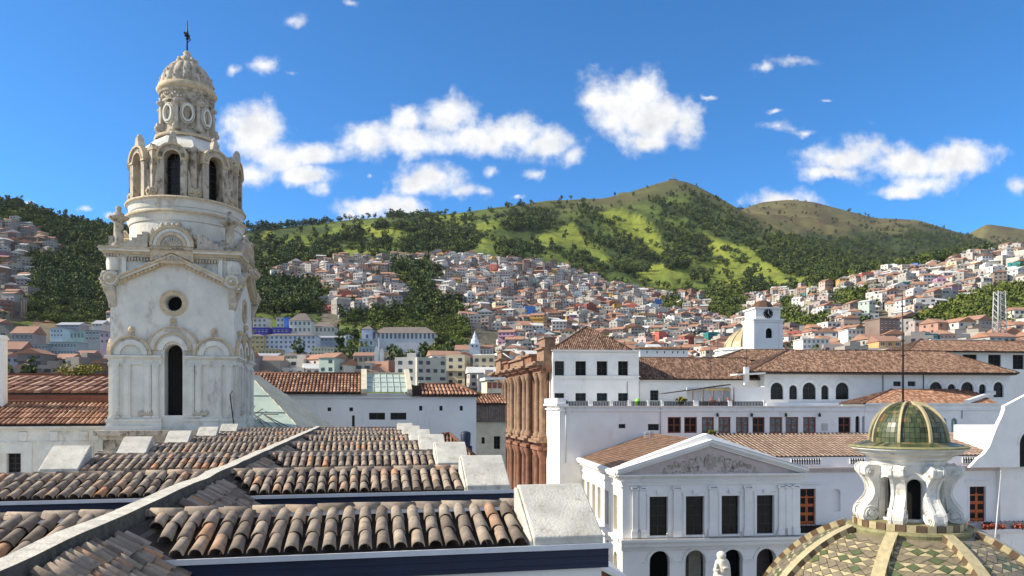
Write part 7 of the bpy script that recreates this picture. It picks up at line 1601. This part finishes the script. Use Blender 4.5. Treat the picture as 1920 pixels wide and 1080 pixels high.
# ---- buildings set out one by one in the lower town: walls, windows, roof
WPANE = {}
def bld(px0, px1, pyt, pyb, t, col, rows, cols, roof, label, name='town_house', cat='house', yaw=0.0, win=(.42, .55), depth=10, roofh=None, side=True, first=0.0, wincol='hwin'):
    x0, x1 = (px0-CX)/F*t, (px1-CX)/F*t; z1 = CAMZ+(HZ-pyt)*t/F; z0 = CAMZ+(HZ-pyb)*t/F; w = x1-x0; xc = (x0+x1)/2; H = z1-z0
    th = Th(name, label, cat, FC, (xc, t, z0)); th.o.rotation_euler.z += yaw
    g = MB(); g.col = col; g.box(x0, x1, t, t+depth, z0-14, z1); th.part('wall', g, M['house'])
    ww, wh = w/cols*win[0], H/rows*win[1]; key = (round(ww, 1), round(wh, 1))
    if key not in WPANE:
        q = MB(); q.box(-ww/2, ww/2, -.05, .02, 0, wh); q2 = MB(); q2.box(-ww/2-.08, ww/2+.08, -.16, -.0, -.14, 0); q2.box(-ww/2-.08, ww/2+.08, -.10, 0, wh, wh+.10); q2.box(-.035, .035, -.08, -.051, 0, wh)
        WPANE[key] = (q.mesh('window', M[wincol]), q2.mesh('sill', M['whiteb']))
    for r in range(rows):
        for c in range(cols):
            x = x0+w*(c+.5)/cols; z = z0+H*(r+.28)/rows
            o = th.inst('window', WPANE[key][0], (x, t, z)); s = bpy.data.objects.new('sill', WPANE[key][1]); COL.objects.link(s); s.parent = o
    g = MB(); rh2 = roofh if roofh is not None else w*.12
    if roof == 'flat': g.col = tuple(c*.8 for c in col); g.box(x0-.3, x1+.3, t-.3, t+depth, z1, z1+.35); g.col = (.3, .29, .28); g.box(x0+.1, x1-.1, t+.2, t+depth-.2, z1+.351, z1+.4)
    elif roof == 'hip': g.col = (.17, .14, .125); o_ = .5; vs = [(x0-o_, t-o_, z1), (x1+o_, t-o_, z1), (x1+o_, t+depth, z1), (x0-o_, t+depth, z1), (x0+min(depth, w)*.45, t+depth/2, z1+rh2), (x1-min(depth, w)*.45, t+depth/2, z1+rh2)]; g.add(vs, [(0, 1, 5, 4), (1, 2, 5), (2, 3, 4, 5), (3, 0, 4), (0, 3, 2, 1)])
    elif roof == 'gable': g.col = (.30, .17, .12); g.prism([(t-.5, z1), (t+depth+.5, z1), (t+depth/2, z1+rh2)], x0-.3, x1+.3, 'x')
    elif roof == 'grey': g.col = (.33, .34, .36); g.prism([(t-.5, z1), (t+depth+.5, z1), (t+depth/2, z1+rh2)], x0-.3, x1+.3, 'x')
    elif roof == 'blue': g.col = (.03, .08, .40); g.prism([(t-.5, z1), (t+depth+.5, z1), (t+depth/2, z1+rh2)], x0-.3, x1+.3, 'x')
    th.part('roof', g, M['house']); return th
W_ = (.60, .61, .63); Yl = (.52, .42, .18); Yp = (.58, .54, .36); Bl = (.42, .47, .58)
bld(462, 495, 630, 655, 400, Yl, 3, 4, 'hip', 'yellow apartment block with three rows of windows just right of the tower', 'apartment_block', 'apartment block', roofh=1.5)
bld(497, 592, 629, 655, 402, (.55, .58, .64), 3, 11, 'hip', 'long pale blue-white apartment block with three rows of small windows', 'apartment_block', 'apartment block', roofh=1.5)
bld(474, 500, 597, 615, 470, (.5, .5, .47), 2, 3, 'flat', 'small grey two-storey building above the blue banded one, beside the tower')
bld(518, 533, 596, 615, 472, (.5, .5, .47), 2, 2, 'flat', 'narrow grey two-storey house with a blue end wall')
bld(533, 541, 596, 615, 471, (.06, .20, .60), 1, 1, 'flat', 'bright blue end wall house above the blue band', win=(.1, .1))
bld(462, 503, 615, 624, 440, (.09, .08, .36), 1, 6, 'flat', 'low violet-blue building band right of the tower', win=(.5, .35))
bld(511, 541, 615, 624, 440, (.09, .08, .36), 1, 4, 'flat', 'low violet-blue building with shaded windows, left of the cream house', win=(.5, .35))
bld(542, 583, 601, 625, 445, (.62, .60, .52), 2, 5, 'hip', 'cream two-storey house with a dark hipped roof above the blue-white apartments', roofh=5)
bld(583, 628, 613, 625, 455, (.60, .58, .50), 1, 6, 'hip', 'low cream house with dark roof right of the hipped cream house', roofh=3.5)
bld(592, 656, 633, 642, 430, (.26, .30, .36), 1, 8, 'grey', 'slate-grey long shed right of the blue-white apartments', roofh=1.5)
bld(647, 655, 629, 650, 420, (.60, .62, .64), 2, 1, 'flat', 'slim white stair tower at the end of the grey shed')
bld(484, 523, 656, 665, 380, (.55, .45, .22), 1, 6, 'flat', 'low mustard-yellow house under the blue-white apartments')
bld(529, 584, 667, 680, 360, Yp, 1, 7, 'hip', 'pale yellow low house with a dark hipped roof', roofh=2.4)
bld(584, 643, 653, 680, 362, (.58, .55, .36), 4, 10, 'flat', 'pale yellow four-storey building with many tiny windows')
bld(634, 645, 664, 706, 330, (.62, .62, .62), 1, 1, 'flat', 'tall blank white wall house beside the dark gap', win=(.1, .05))
bld(466, 520, 667, 680, 350, (.30, .33, .38), 1, 8, 'grey', 'grey metal-roofed shop row right of the tower', roofh=1.5)
bld(467, 494, 683, 706, 320, (.26, .24, .24), 1, 3, 'rust' if False else 'gable', 'dark small house with red roof hugging the tower', roofh=1)
bld(494, 519, 680, 706, 322, (.38, .46, .50), 2, 4, 'flat', 'pale teal two-storey house in the lower town')
bld(520, 541, 690, 706, 318, (.40, .26, .08), 1, 3, 'flat', 'ochre one-storey house in the lower town')
bld(541, 564, 682, 704, 316, Bl, 2, 2, 'flat', 'pale violet-blue house with two big windows')
bld(564, 584, 685, 705, 320, (.58, .57, .58), 2, 3, 'gable', 'white house with a brown gable between blue houses', roofh=2)
bld(586, 632, 690, 706, 319, (.46, .54, .58), 1, 4, 'grey', 'pale blue house with a grey roof left of the blank white wall', roofh=2.5)
# arcaded convent
cv_ = bld(678, 698, 617, 641, 440, (.52, .56, .64), 1, 1, 'hip', 'white end pavilion at the left of the arcaded building', roofh=2.5, win=(.2, .3))
cv2 = bld(698, 816, 625, 639, 442, (.60, .59, .60), 1, 15, 'hip', 'long white arcaded building with a grey hipped roof in the trees', 'arcaded_building', 'convent', roofh=4.5, win=(.48, .75), depth=14)
bld(674, 700, 637, 664, 400, (.50, .55, .56), 2, 3, 'flat', 'pale grey-green terraced house below the arcaded building')
bld(672, 705, 651, 664, 380, (.38, .46, .44), 1, 5, 'flat', 'greenish low house left of the twin white towers')
bld(662, 700, 667, 683, 345, (.45, .38, .28), 1, 4, 'gable', 'tan house with a brown roof left of the twin towers', roofh=2)
bld(682, 722, 683, 703, 300, (.60, .20, .05), 1, 3, 'gable', 'orange-red house with brown roof in the lower town', roofh=1.5)
bld(725, 766, 685, 692, 300, (.05, .12, .45), 1, 5, 'blue', 'long bright blue roofed house in the lower town', roofh=1)
bld(764, 786, 682, 690, 305, (.50, .56, .62), 1, 3, 'flat', 'small pale blue house at the end of the blue roof')
bld(722, 760, 694, 712, 290, (.30, .14, .10), 1, 4, 'gable', 'dark red-brown house under the blue roof', roofh=.5)
bld(762, 808, 697, 710, 288, (.52, .54, .52), 1, 9, 'rust' if False else 'gable', 'white low house with a row of small windows under a brown roof', roofh=2.5)
bld(831, 848, 685, 706, 300, (.48, .54, .62), 2, 2, 'flat', 'pale blue two-storey house left of the tall brick block')
bld(854, 870, 687, 708, 300, (.50, .56, .64), 2, 1, 'flat', 'narrow blue-white house with big dark windows', win=(.6, .45))
bld(871, 938, 688, 715, 305, (.16, .09, .08), 1, 6, 'flat', 'long dark red-brown block left of the stone church')
# twin white towers
tt = Th('twin_tower_church', 'small white church with two slim towers beside the orange house', 'church', FC, ((712-CX)/F*330, 330, CAMZ))
for (a, b_, top_) in ((702, 709, 655), (712, 719, 659)):
    g = MB(); g.col = (.62, .63, .60); x0, x1 = (a-CX)/F*330, (b_-CX)/F*330; zt_ = CAMZ+(HZ-top_)*330/F; g.box(x0, x1, 330, 332, 20, zt_); g.prism([(x0, zt_), (x1, zt_), ((x0+x1)/2, zt_+1.6)], 330, 332); tt.part('tower', g, M['house'])
g = MB(); g.col = (.48, .30, .16); g.box((703-CX)/F*330, (722-CX)/F*330, 331, 340, 20, CAMZ+(HZ-682)*330/F); tt.part('nave', g, M['house'])
g = MB(); g.tube([tuple(Vector(((710.5-CX)/F*320, 320, CAMZ+(HZ-706)*320/F))), tuple(Vector(((710.5-CX)/F*320, 320, CAMZ+(HZ-632)*320/F)))], .12, 5); single('mast', g, M['metal'], 'thin pole rising behind the twin white towers', 'mast', FC, ((710.5-CX)/F*320, 320, CAMZ+(HZ-706)*320/F))
# white spired school
bld(853, 881, 656, 682, 380, (.56, .52, .44), 2, 4, 'gable', 'cream school wing left of the white spire', roofh=3, win=(.4, .6), name='school_wing')
bld(900, 924, 654, 681, 378, (.56, .52, .46), 2, 4, 'gable', 'cream school wing right of the white spire', roofh=2.5, win=(.4, .6), name='school_wing')
sp_ = Th('spired_tower', 'square white tower with a stepped pointed spire in the lower town', 'tower', FC, ((890-CX)/F*376, 376, CAMZ))
def zy(py, t): return CAMZ+(HZ-py)*t/F
g = MB(); g.col = (.55, .60, .63); x0, x1 = (880-CX)/F*376, (900-CX)/F*376; g.box(x0, x1, 376, 381, 15, zy(646, 376)); g.box(x0-.3, x1+.3, 375.7, 381.3, zy(646, 376), zy(644, 376)); sp_.part('shaft', g, M['house'])
g = MB(); g.col = (.55, .60, .63); xm_ = (x0+x1)/2; g.lathe([(2.2, zy(644, 376)), (1.9, zy(636, 376)), (1.2, zy(634, 376)), (1.0, zy(628, 376)), (.6, zy(626, 376)), (0, zy(619, 376))], xm_, 378.5, 8, sm=False); sp_.part('spire', g, M['house'])
for s_ in (-1, 1): g = MB(); g.box(xm_+s_*1.1-.35, xm_+s_*1.1+.35, 375.93, 376.0, zy(651, 376), zy(647, 376)); sp_.part('window', g, M['hwin'])
bld(925, 950, 664, 680, 360, (.48, .52, .60), 1, 3, 'flat', 'pale blue low house left of the stone church top')
# left lower town
bld(20, 62, 625, 640, 360, (.30, .27, .26), 1, 5, 'gable', 'dark barn-like house with a white fascia, far left lower town', roofh=4)
bld(58, 90, 646, 668, 350, (.30, .34, .36), 2, 5, 'flat', 'grey-green flat block left of the large grey block')
bld(90, 143, 642, 668, 352, (.32, .40, .41), 2, 9, 'flat', 'large grey-green two-storey block, left lower town')
bld(94, 118, 617, 633, 400, (.45, .56, .64), 2, 4, 'flat', 'pale blue house above the grey-green block')
bld(106, 148, 609, 615, 425, (.28, .28, .32), 1, 6, 'grey', 'row of small grey gabled roofs below the earth cutting', roofh=2)
bld(131, 158, 622, 638, 395, (.33, .48, .44), 1, 4, 'flat', 'pale green house above the grey-green block')
bld(160, 186, 620, 640, 390, (.26, .33, .33), 2, 4, 'flat', 'dull green flat-roofed house left of the tower')
bld(187, 214, 624, 646, 380, (.46, .36, .42), 2, 3, 'flat', 'pink two-storey house tucked against the tower')
bld(172, 192, 607, 613, 420, (.55, .52, .48), 1, 3, 'grey', 'white house with blue-grey roof on the slope by the tower', roofh=2.5)
bld(172, 206, 675, 690, 320, (.42, .16, .36), 1, 5, 'gable', 'magenta house with a brown roof beside the tower', roofh=1.5)
bld(0, 55, 690, 702, 300, (.03, .06, .36), 1, 7, 'blue', 'deep blue roofed long house at the left edge', roofh=.8)
bld(30, 74, 675, 698, 310, (.34, .38, .46), 2, 5, 'gable', 'slate-blue house with a brown roof, far left lower town', roofh=3)
bld(78, 135, 676, 700, 312, (.46, .43, .38), 1, 7, 'grey', 'pale grey-walled hall with a dark blue-grey roof', roofh=2.5)
bld(-10, 40, 655, 672, 335, (.24, .15, .12), 1, 5, 'gable', 'dark brown roofed house at the left edge', roofh=4)
bld(4, 24, 676, 690, 330, (.36, .25, .34), 1, 3, 'flat', 'mauve house at the far left edge of the lower town')
bld(138, 170, 668, 690, 330, (.26, .19, .14), 1, 4, 'gable', 'brown-walled house above the yellow bush', roofh=3)
# a few right-hand landmarks
bld(1647, 1690, 598, 645, 330, (.22, .16, .13), 4, 5, 'flat', 'tall dark brown block on the right hillside', 'apartment_block', 'apartment block', yaw=.2, win=(.3, .3))
bld(1733, 1758, 627, 638, 300, (.08, .36, .40), 1, 3, 'flat', 'turquoise house above the far right tile roof')
bld(1763, 1793, 627, 638, 300, (.56, .36, .28), 1, 4, 'flat', 'salmon house above the far right tile roof')
bld(1648, 1690, 640, 652, 280, (.60, .34, .14), 1, 3, 'gable', 'orange house with a red gable on the lower right slope', roofh=2.5)
bld(1590, 1635, 618, 640, 340, (.62, .60, .54), 2, 6, 'flat', 'cream two-storey house left of the dark brown block')
bld(1505, 1555, 636, 655, 300, (.68, .66, .60), 2, 6, 'flat', 'white two-storey house right of the clock tower')
# pylons
def pylon(px, pt, pb, t, wpx, label, mat):
    x = (px-CX)/F*t; z0, z1 = zy(pb, t), zy(pt, t); w = wpx/F*t/2; th = Th('lattice_pylon', label, 'pylon', FC, (x, t, z0)); n = 9
    for sx in (-1, 1):
        for sy in (-1, 1): g = MB(); g.tube([(x+sx*w, t+sy*w, z0), (x+sx*w*.75, t+sy*w*.75, z1)], w*.13, 5); th.part('leg', g, mat)
    for k in range(n):
        f0, f1 = k/n, (k+1)/n; w0, w1 = w*(1-.25*f0), w*(1-.25*f1); za, zb = z0+(z1-z0)*f0, z0+(z1-z0)*f1; g = MB()
        for s in (-1, 1): g.tube([(x-w0, t+s*w0, za), (x+w1, t+s*w1, zb)], w*.08, 4); g.tube([(x+w0, t+s*w0, za), (x-w1, t+s*w1, zb)], w*.08, 4); g.tube([(x-w0, t+s*w0, za), (x+w0, t+s*w0, za)], w*.08, 4); g.tube([(x+s*w0, t-w0, za), (x+s*w1, t+w1, zb)], w*.08, 4)
        th.part('brace', g, mat)
pylon(1874, 546, 645, 300, 17, 'pale lattice pylon on the right hillside', M['metal']); pylon(45, 562, 622, 520, 7, 'thin lattice mast among the trees, far left', M['shed'])
g = MB(); p = cpt(1262, 2395); g.box(p.x-14, p.x+14, p.y, p.y+10, p.z-4, p.z+6); g.tube([tuple(p), (p.x+2, p.y, p.z+24)], 1.0, 5); single('summit_station', g, M['shed'], 'small antenna hut with a mast on the highest summit', 'hut', FC, tuple(p))
g = MB(); p = cpt(746, 1560); [g.box(p.x-12+q*6, p.x-8+q*6, p.y, p.y+6, p.z-3, p.z+8-(q % 2)*2) for q in range(4)]; g.box(p.x-13, p.x+14, p.y+1, p.y+5, p.z+4, p.z+7); single('ridge_structure', g, M['shed'], 'dark blocky structure on the grassy ridge below the clouds', 'structure', FC, tuple(p))
# ================================================================== trees
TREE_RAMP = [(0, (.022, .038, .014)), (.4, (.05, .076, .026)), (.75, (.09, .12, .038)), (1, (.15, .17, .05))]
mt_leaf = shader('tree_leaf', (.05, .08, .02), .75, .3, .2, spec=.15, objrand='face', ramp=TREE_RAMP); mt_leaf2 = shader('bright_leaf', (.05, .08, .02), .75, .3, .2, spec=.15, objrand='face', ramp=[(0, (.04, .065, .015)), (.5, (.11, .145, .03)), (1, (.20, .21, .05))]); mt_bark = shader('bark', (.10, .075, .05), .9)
protos = []
for k in range(5):
    hgt = (1.0, 1.15, .85, 1.3, .8)[k]; wd = (.42, .36, .5, .30, .55)[k]
    g = leaf_mesh('tree', 150, wd, wd, .42*hgt, .085, None, .58*hgt, seed=20+k)
    crown = g.mesh('crown', mt_leaf)
    g2 = MB(); g2.tube([(0, 0, -.15), (.01, .01, .25), (0, 0, .62*hgt)], [.035, .028, .012], 5)
    for q in range(4): a = q*1.7+k; g2.tube([(0, 0, .3*hgt), (.2*math.cos(a), .2*math.sin(a), .55*hgt)], [.018, .008], 4)
    trunk = g2.mesh('trunk', mt_bark)
    both = MB(); both.v = g.v+g2.v; o_ = len(g.v); both.f = g.f+[tuple(i+o_ for i in f) for f in g2.f]; both.mi = g.mi+[1]*len(g2.f); both.r = g.r+g2.r; both.sm = g.sm+g2.sm; both.c = g.c+g2.c
    full = both.mesh('tree', [mt_leaf, mt_bark]); full2 = both.mesh('tree', [mt_leaf2, mt_bark]); protos.append((crown, trunk, full, full2))
rt_ = random.Random(3); pts = [[] for _ in range(7)]
Vc = np.minimum.accumulate(np.where(np.arange(nJ)[None, :] >= 0, SY, SY), axis=1)
def dens(i, j, px, py, seg, n):
    if seg < 6.3:
        if mdark[i, j] and not (seg < 6 and mcity[i, j]): return .85 if n > -.05 else .12
        if mmead[i, j]: return .06 if n > 0 else .008
        if mgreen[i, j]: return (.75 if n > -.2 else .2) if py > 600 or px < 600 else .45
        if seg < 6 and mcity[i, j]: return .03
        base = .07+1.15*max(0, min(1, (n+.04)*2.4))
        if px > 1000 and px < 1480:
            k = py-sky_c[i, 0]; base *= max(.05, min(1, (k-6)/22)); base = max(base, .65*min(1, k/30)) if px > 1290 and py < 480 else base
        elif px >= 1480: base = max(base, .9)
        if 440 < px < 1500: base *= .5
        return base
    th = THR[i]-(py-skD[i, 0])
    return 1.25 if th < -3 else (.6 if th < 14 and n > 0 else (.12 if n > .15 else .03))
THR = np.interp(PXS, [1380, 1480, 1560, 1620, 1700, 1800], [40, 72, 62, 38, 26, 10])
tries = 0
ysp = SY
while tries < 210000:
    tries += 1
    px = rt_.uniform(-160, 2080); i = int((px-PXS[0])/5); j = rt_.randrange(12, nJ-14)
    a, b_ = SY[i, j], SY[i, j+1]
    ext = abs(a-b_)
    if a > Vc[i, j]+6: continue
    if rt_.random() > min(1, (ext+.25)/5.0): continue
    f_ = rt_.random()
    if SG[j] < 6 and mcity[i, j] and rt_.random() > .05: continue
    t_ = TT[i, j]+(TT[i, j+1]-TT[i, j])*f_; py = a+(b_-a)*f_; n = mnoise.noise(Vector(((px-CX)*t_/F/130, t_/170, 8.8)))+.5*mnoise.noise(Vector(((px-CX)*t_/F/45, t_/60, 2.8)))
    if rt_.random() > dens(i, j, px, py, SG[j], n): continue
    if any(a_ < px < b2 and c_ < py < d_ for a_, b2, c_, d_ in RES[:4]) and rt_.random() < .93: continue
    s_ = rt_.choice((.6, .8, 1, 1.1))*rt_.uniform(7, 14)*(1 if t_ < 900 else 1.15 if t_ < 2600 else 1.3)
    if t_ < 600: s_ *= .8
    pts[rt_.choices(range(7), (1, 1, 1, .8, .8, 1.1, 1.1) if not (mgreen[i, j] and px > 1180) else (.2, .2, .2, .1, .2, 2, 2))[0]].append((px, t_, s_, rt_.uniform(0, 6.28)))
def scatter(name, proto, plist, label):
    vs = [tuple(FC.world(cpt(px, t_, -.3))) for px, t_, s_, r_ in plist]
    me = bpy.data.meshes.new(name); me.from_pydata(vs, [], [])
    a = me.attributes.new('sz', 'FLOAT', 'POINT'); a.data.foreach_set('value', [p[2] for p in plist]); a = me.attributes.new('rot', 'FLOAT', 'POINT'); a.data.foreach_set('value', [p[3] for p in plist])
    o = bpy.data.objects.new(name, me); COL.objects.link(o); o['kind'] = 'stuff'; o['label'] = label; o['category'] = 'trees'
    src = bpy.data.objects.new('tree_shape', proto)
    gt = bpy.data.node_groups.new('scatter', 'GeometryNodeTree'); gt.interface.new_socket('Geometry', in_out='INPUT', socket_type='NodeSocketGeometry'); gt.interface.new_socket('Geometry', in_out='OUTPUT', socket_type='NodeSocketGeometry')
    ni = gt.nodes.new('NodeGroupInput'); no_ = gt.nodes.new('NodeGroupOutput'); ip = gt.nodes.new('GeometryNodeInstanceOnPoints'); oi = gt.nodes.new('GeometryNodeObjectInfo'); oi.inputs[0].default_value = src
    na = gt.nodes.new('GeometryNodeInputNamedAttribute'); na.data_type = 'FLOAT'; na.inputs[0].default_value = 'sz'; nb = gt.nodes.new('GeometryNodeInputNamedAttribute'); nb.data_type = 'FLOAT'; nb.inputs[0].default_value = 'rot'; cx = gt.nodes.new('ShaderNodeCombineXYZ')
    gt.links.new(ni.outputs[0], ip.inputs['Points']); gt.links.new(oi.outputs['Geometry'], ip.inputs['Instance']); gt.links.new(na.outputs[0], ip.inputs['Scale']); gt.links.new(nb.outputs[0], cx.inputs[2]); gt.links.new(cx.outputs[0], ip.inputs['Rotation']); gt.links.new(ip.outputs[0], no_.inputs[0])
    m_ = o.modifiers.new('scatter', 'NODES'); m_.node_group = gt
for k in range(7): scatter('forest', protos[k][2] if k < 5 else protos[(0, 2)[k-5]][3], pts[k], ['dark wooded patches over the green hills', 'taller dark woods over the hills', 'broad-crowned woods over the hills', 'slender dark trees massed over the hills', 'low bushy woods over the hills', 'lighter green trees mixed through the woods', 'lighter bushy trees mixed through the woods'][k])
# bright scrub in the green pockets
sc_ = []
for q in GREEN:
    xs = [p[0] for p in q]; ysq = [p[1] for p in q]
    for _ in range(int((max(xs)-min(xs))*(max(ysq)-min(ysq))/22)):
        px, py = rt_.uniform(min(xs), max(xs)), rt_.uniform(min(ysq), max(ysq))
        if not bool(inpoly(px, py, q)): continue
        t_ = find(px, py)
        if t_: sc_.append((px, t_+rt_.uniform(-5, 5), rt_.uniform(4, 8), rt_.uniform(0, 6)))
scatter('scrub', protos[2][3], [p for p in sc_ if p[0] > 700 or p[0] < 215], 'bright green scrub in the pockets between the houses')
def tree(px, t_, s_, k, label, group, bright=False):
    p = cpt(px, t_); r = bpy.data.objects.new('hill_tree', None); COL.objects.link(r); r.location = FC.world(p); r.rotation_euler.z = rt_.uniform(0, 6); r.scale = (s_, s_, s_)
    r['label'] = label; r['category'] = 'tree'; r['group'] = group
    for nm, me in (('crown', protos[k][0]), ('trunk', protos[k][1])): o = bpy.data.objects.new(nm, me); COL.objects.link(o); o.parent = r
crest_px = [q for q in [4, 30, 40, 52, 78, 92, 100, 106, 114, 150, 158, 166, 196, 470, 484, 496, 507, 516, 528, 540, 552, 560, 566, 574, 590, 600, 606, 612, 620, 634, 646, 655, 668, 676, 690, 730, 752, 760, 770, 800, 830]]
for k, px in enumerate(crest_px):
    tc_ = float(np.interp(px, PXS, KT[:, 6])); side = 'left hill crest' if px < 300 else 'ridge right of the bell tower'
    n_ = k+1 if px < 300 else k-12
    words = 'dark skyline tree, '+side+', '+(f'{n_}th from the left' if n_ > 3 else ['leftmost', 'second from the left', 'third from the left'][n_-1])
    tree(px+rt_.uniform(-2, 2), tc_-6, rt_.uniform(9, 15) if px > 300 else rt_.uniform(9, 14), rt_.choice((0, 2, 2, 4, 1)), words, 'trees along the skyline')
for (px, py, w_) in ((1215, 438, 'lone round tree at the right edge of the highest meadow'), (1152, 412, 'dark tree at the top of the highest meadow'), (1060, 452, 'tree in the middle of the left meadow'), (1250, 500, 'tree on the lower bright meadow, nearest its left end'), (1300, 530, 'tree low on the bright meadow above the houses'), (1345, 495, 'tree on the upper edge of the lower meadow'), (1400, 520, 'tree at the right of the lower meadow'), (1480, 540, 'tree at the foot of the long right meadow'), (705, 432, 'tree in the meadow above the cream town'), (850, 412, 'tree on the small ridge meadow')):
    t_ = find(px, py, 900)
    if t_: tree(px, t_, rt_.uniform(12, 17), rt_.choice((0, 2)), w_, 'single trees on the meadows')
# larger trees of the lower town
mid_ = [(630, 640, 330), (645, 655, 330), (655, 680, 320), (640, 610, 420), (610, 650, 380), (815, 668, 350), (800, 655, 370), (775, 668, 360), (790, 680, 340), (750, 665, 370), (738, 660, 380), (832, 680, 345), (845, 640, 420), (825, 620, 440), (860, 600, 450), (700, 600, 470), (725, 606, 470), (1375, 600, 420), (1355, 585, 430), (1340, 600, 420), (1368, 565, 480), (1490, 600, 400), (1480, 625, 340), (1525, 640, 300), (505, 600, 440), (508, 610, 430), (560, 656, 365), (20, 690, 250), (60, 696, 250), (1590, 575, 480), (1620, 578, 470), (900, 560, 600)]
for k, (px, py, t_) in enumerate(mid_):
    p = Vector(((px-CX)/F*t_, t_, ter(px, t_)-1)); top_z = zy(py-14, t_); s_ = max(6, min(12, top_z-p.z+2)); r = bpy.data.objects.new('town_tree', None); COL.objects.link(r); r.location = FC.world(p); r.scale = (s_*.9, s_*.9, s_); r.rotation_euler.z = k*1.3
    lm = min(LM, key=lambda q: abs(q[0]-px))[1]; r['label'] = f"dark {['round', 'broad', 'tall', 'ragged', 'bushy'][k % 5]} tree {'low down' if py > 640 else 'higher up'} {lm}, {['deep green', 'almost black', 'with brown tips'][k % 3]}"; r['category'] = 'tree'; r['group'] = 'trees among the town houses'
    for nm, me in (('crown', protos[k % 5][0]), ('trunk', protos[k % 5][1])): o = bpy.data.objects.new(nm, me); COL.objects.link(o); o.parent = r
# yellow flowering bush above the left roofs
p = FA.P(150, 703, 68); r = bpy.data.objects.new('yellow_bush', None); COL.objects.link(r); r.location = p; r['label'] = 'yellow-green flowering bush above the pink tile roof'; r['category'] = 'bush'
g = leaf_mesh('bush', 900, 1.7, 1.0, .75, .10, None, .3, seed=77); me = g.mesh('foliage', M['leafy']); o = bpy.data.objects.new('foliage', me); COL.objects.link(o); o.parent = r
g = MB(); g.tube([(0, 0, -3), (0, 0, .2)], .12, 5); o = bpy.data.objects.new('trunk', g.mesh('trunk', mt_bark)); COL.objects.link(o); o.parent = r

# ================================================================== air: one closed even volume around everything
g = MB(); g.box(-9200, 9200, -9200, 9200, -62, 900)
hm = bpy.data.materials.new('haze_air'); hm.use_nodes = True; ht = hm.node_tree; ht.nodes.clear()
ho = ht.nodes.new('ShaderNodeOutputMaterial'); hv = ht.nodes.new('ShaderNodeVolumePrincipled'); hv.inputs['Color'].default_value = (.80, .88, 1, 1); hv.inputs['Density'].default_value = 0.00002; hv.inputs['Anisotropy'].default_value = 0.2
ht.links.new(hv.outputs[0], ho.inputs['Volume'])
me = g.mesh('haze', [hm]); hz = bpy.data.objects.new('haze', me); COL.objects.link(hz); hz['kind'] = 'stuff'
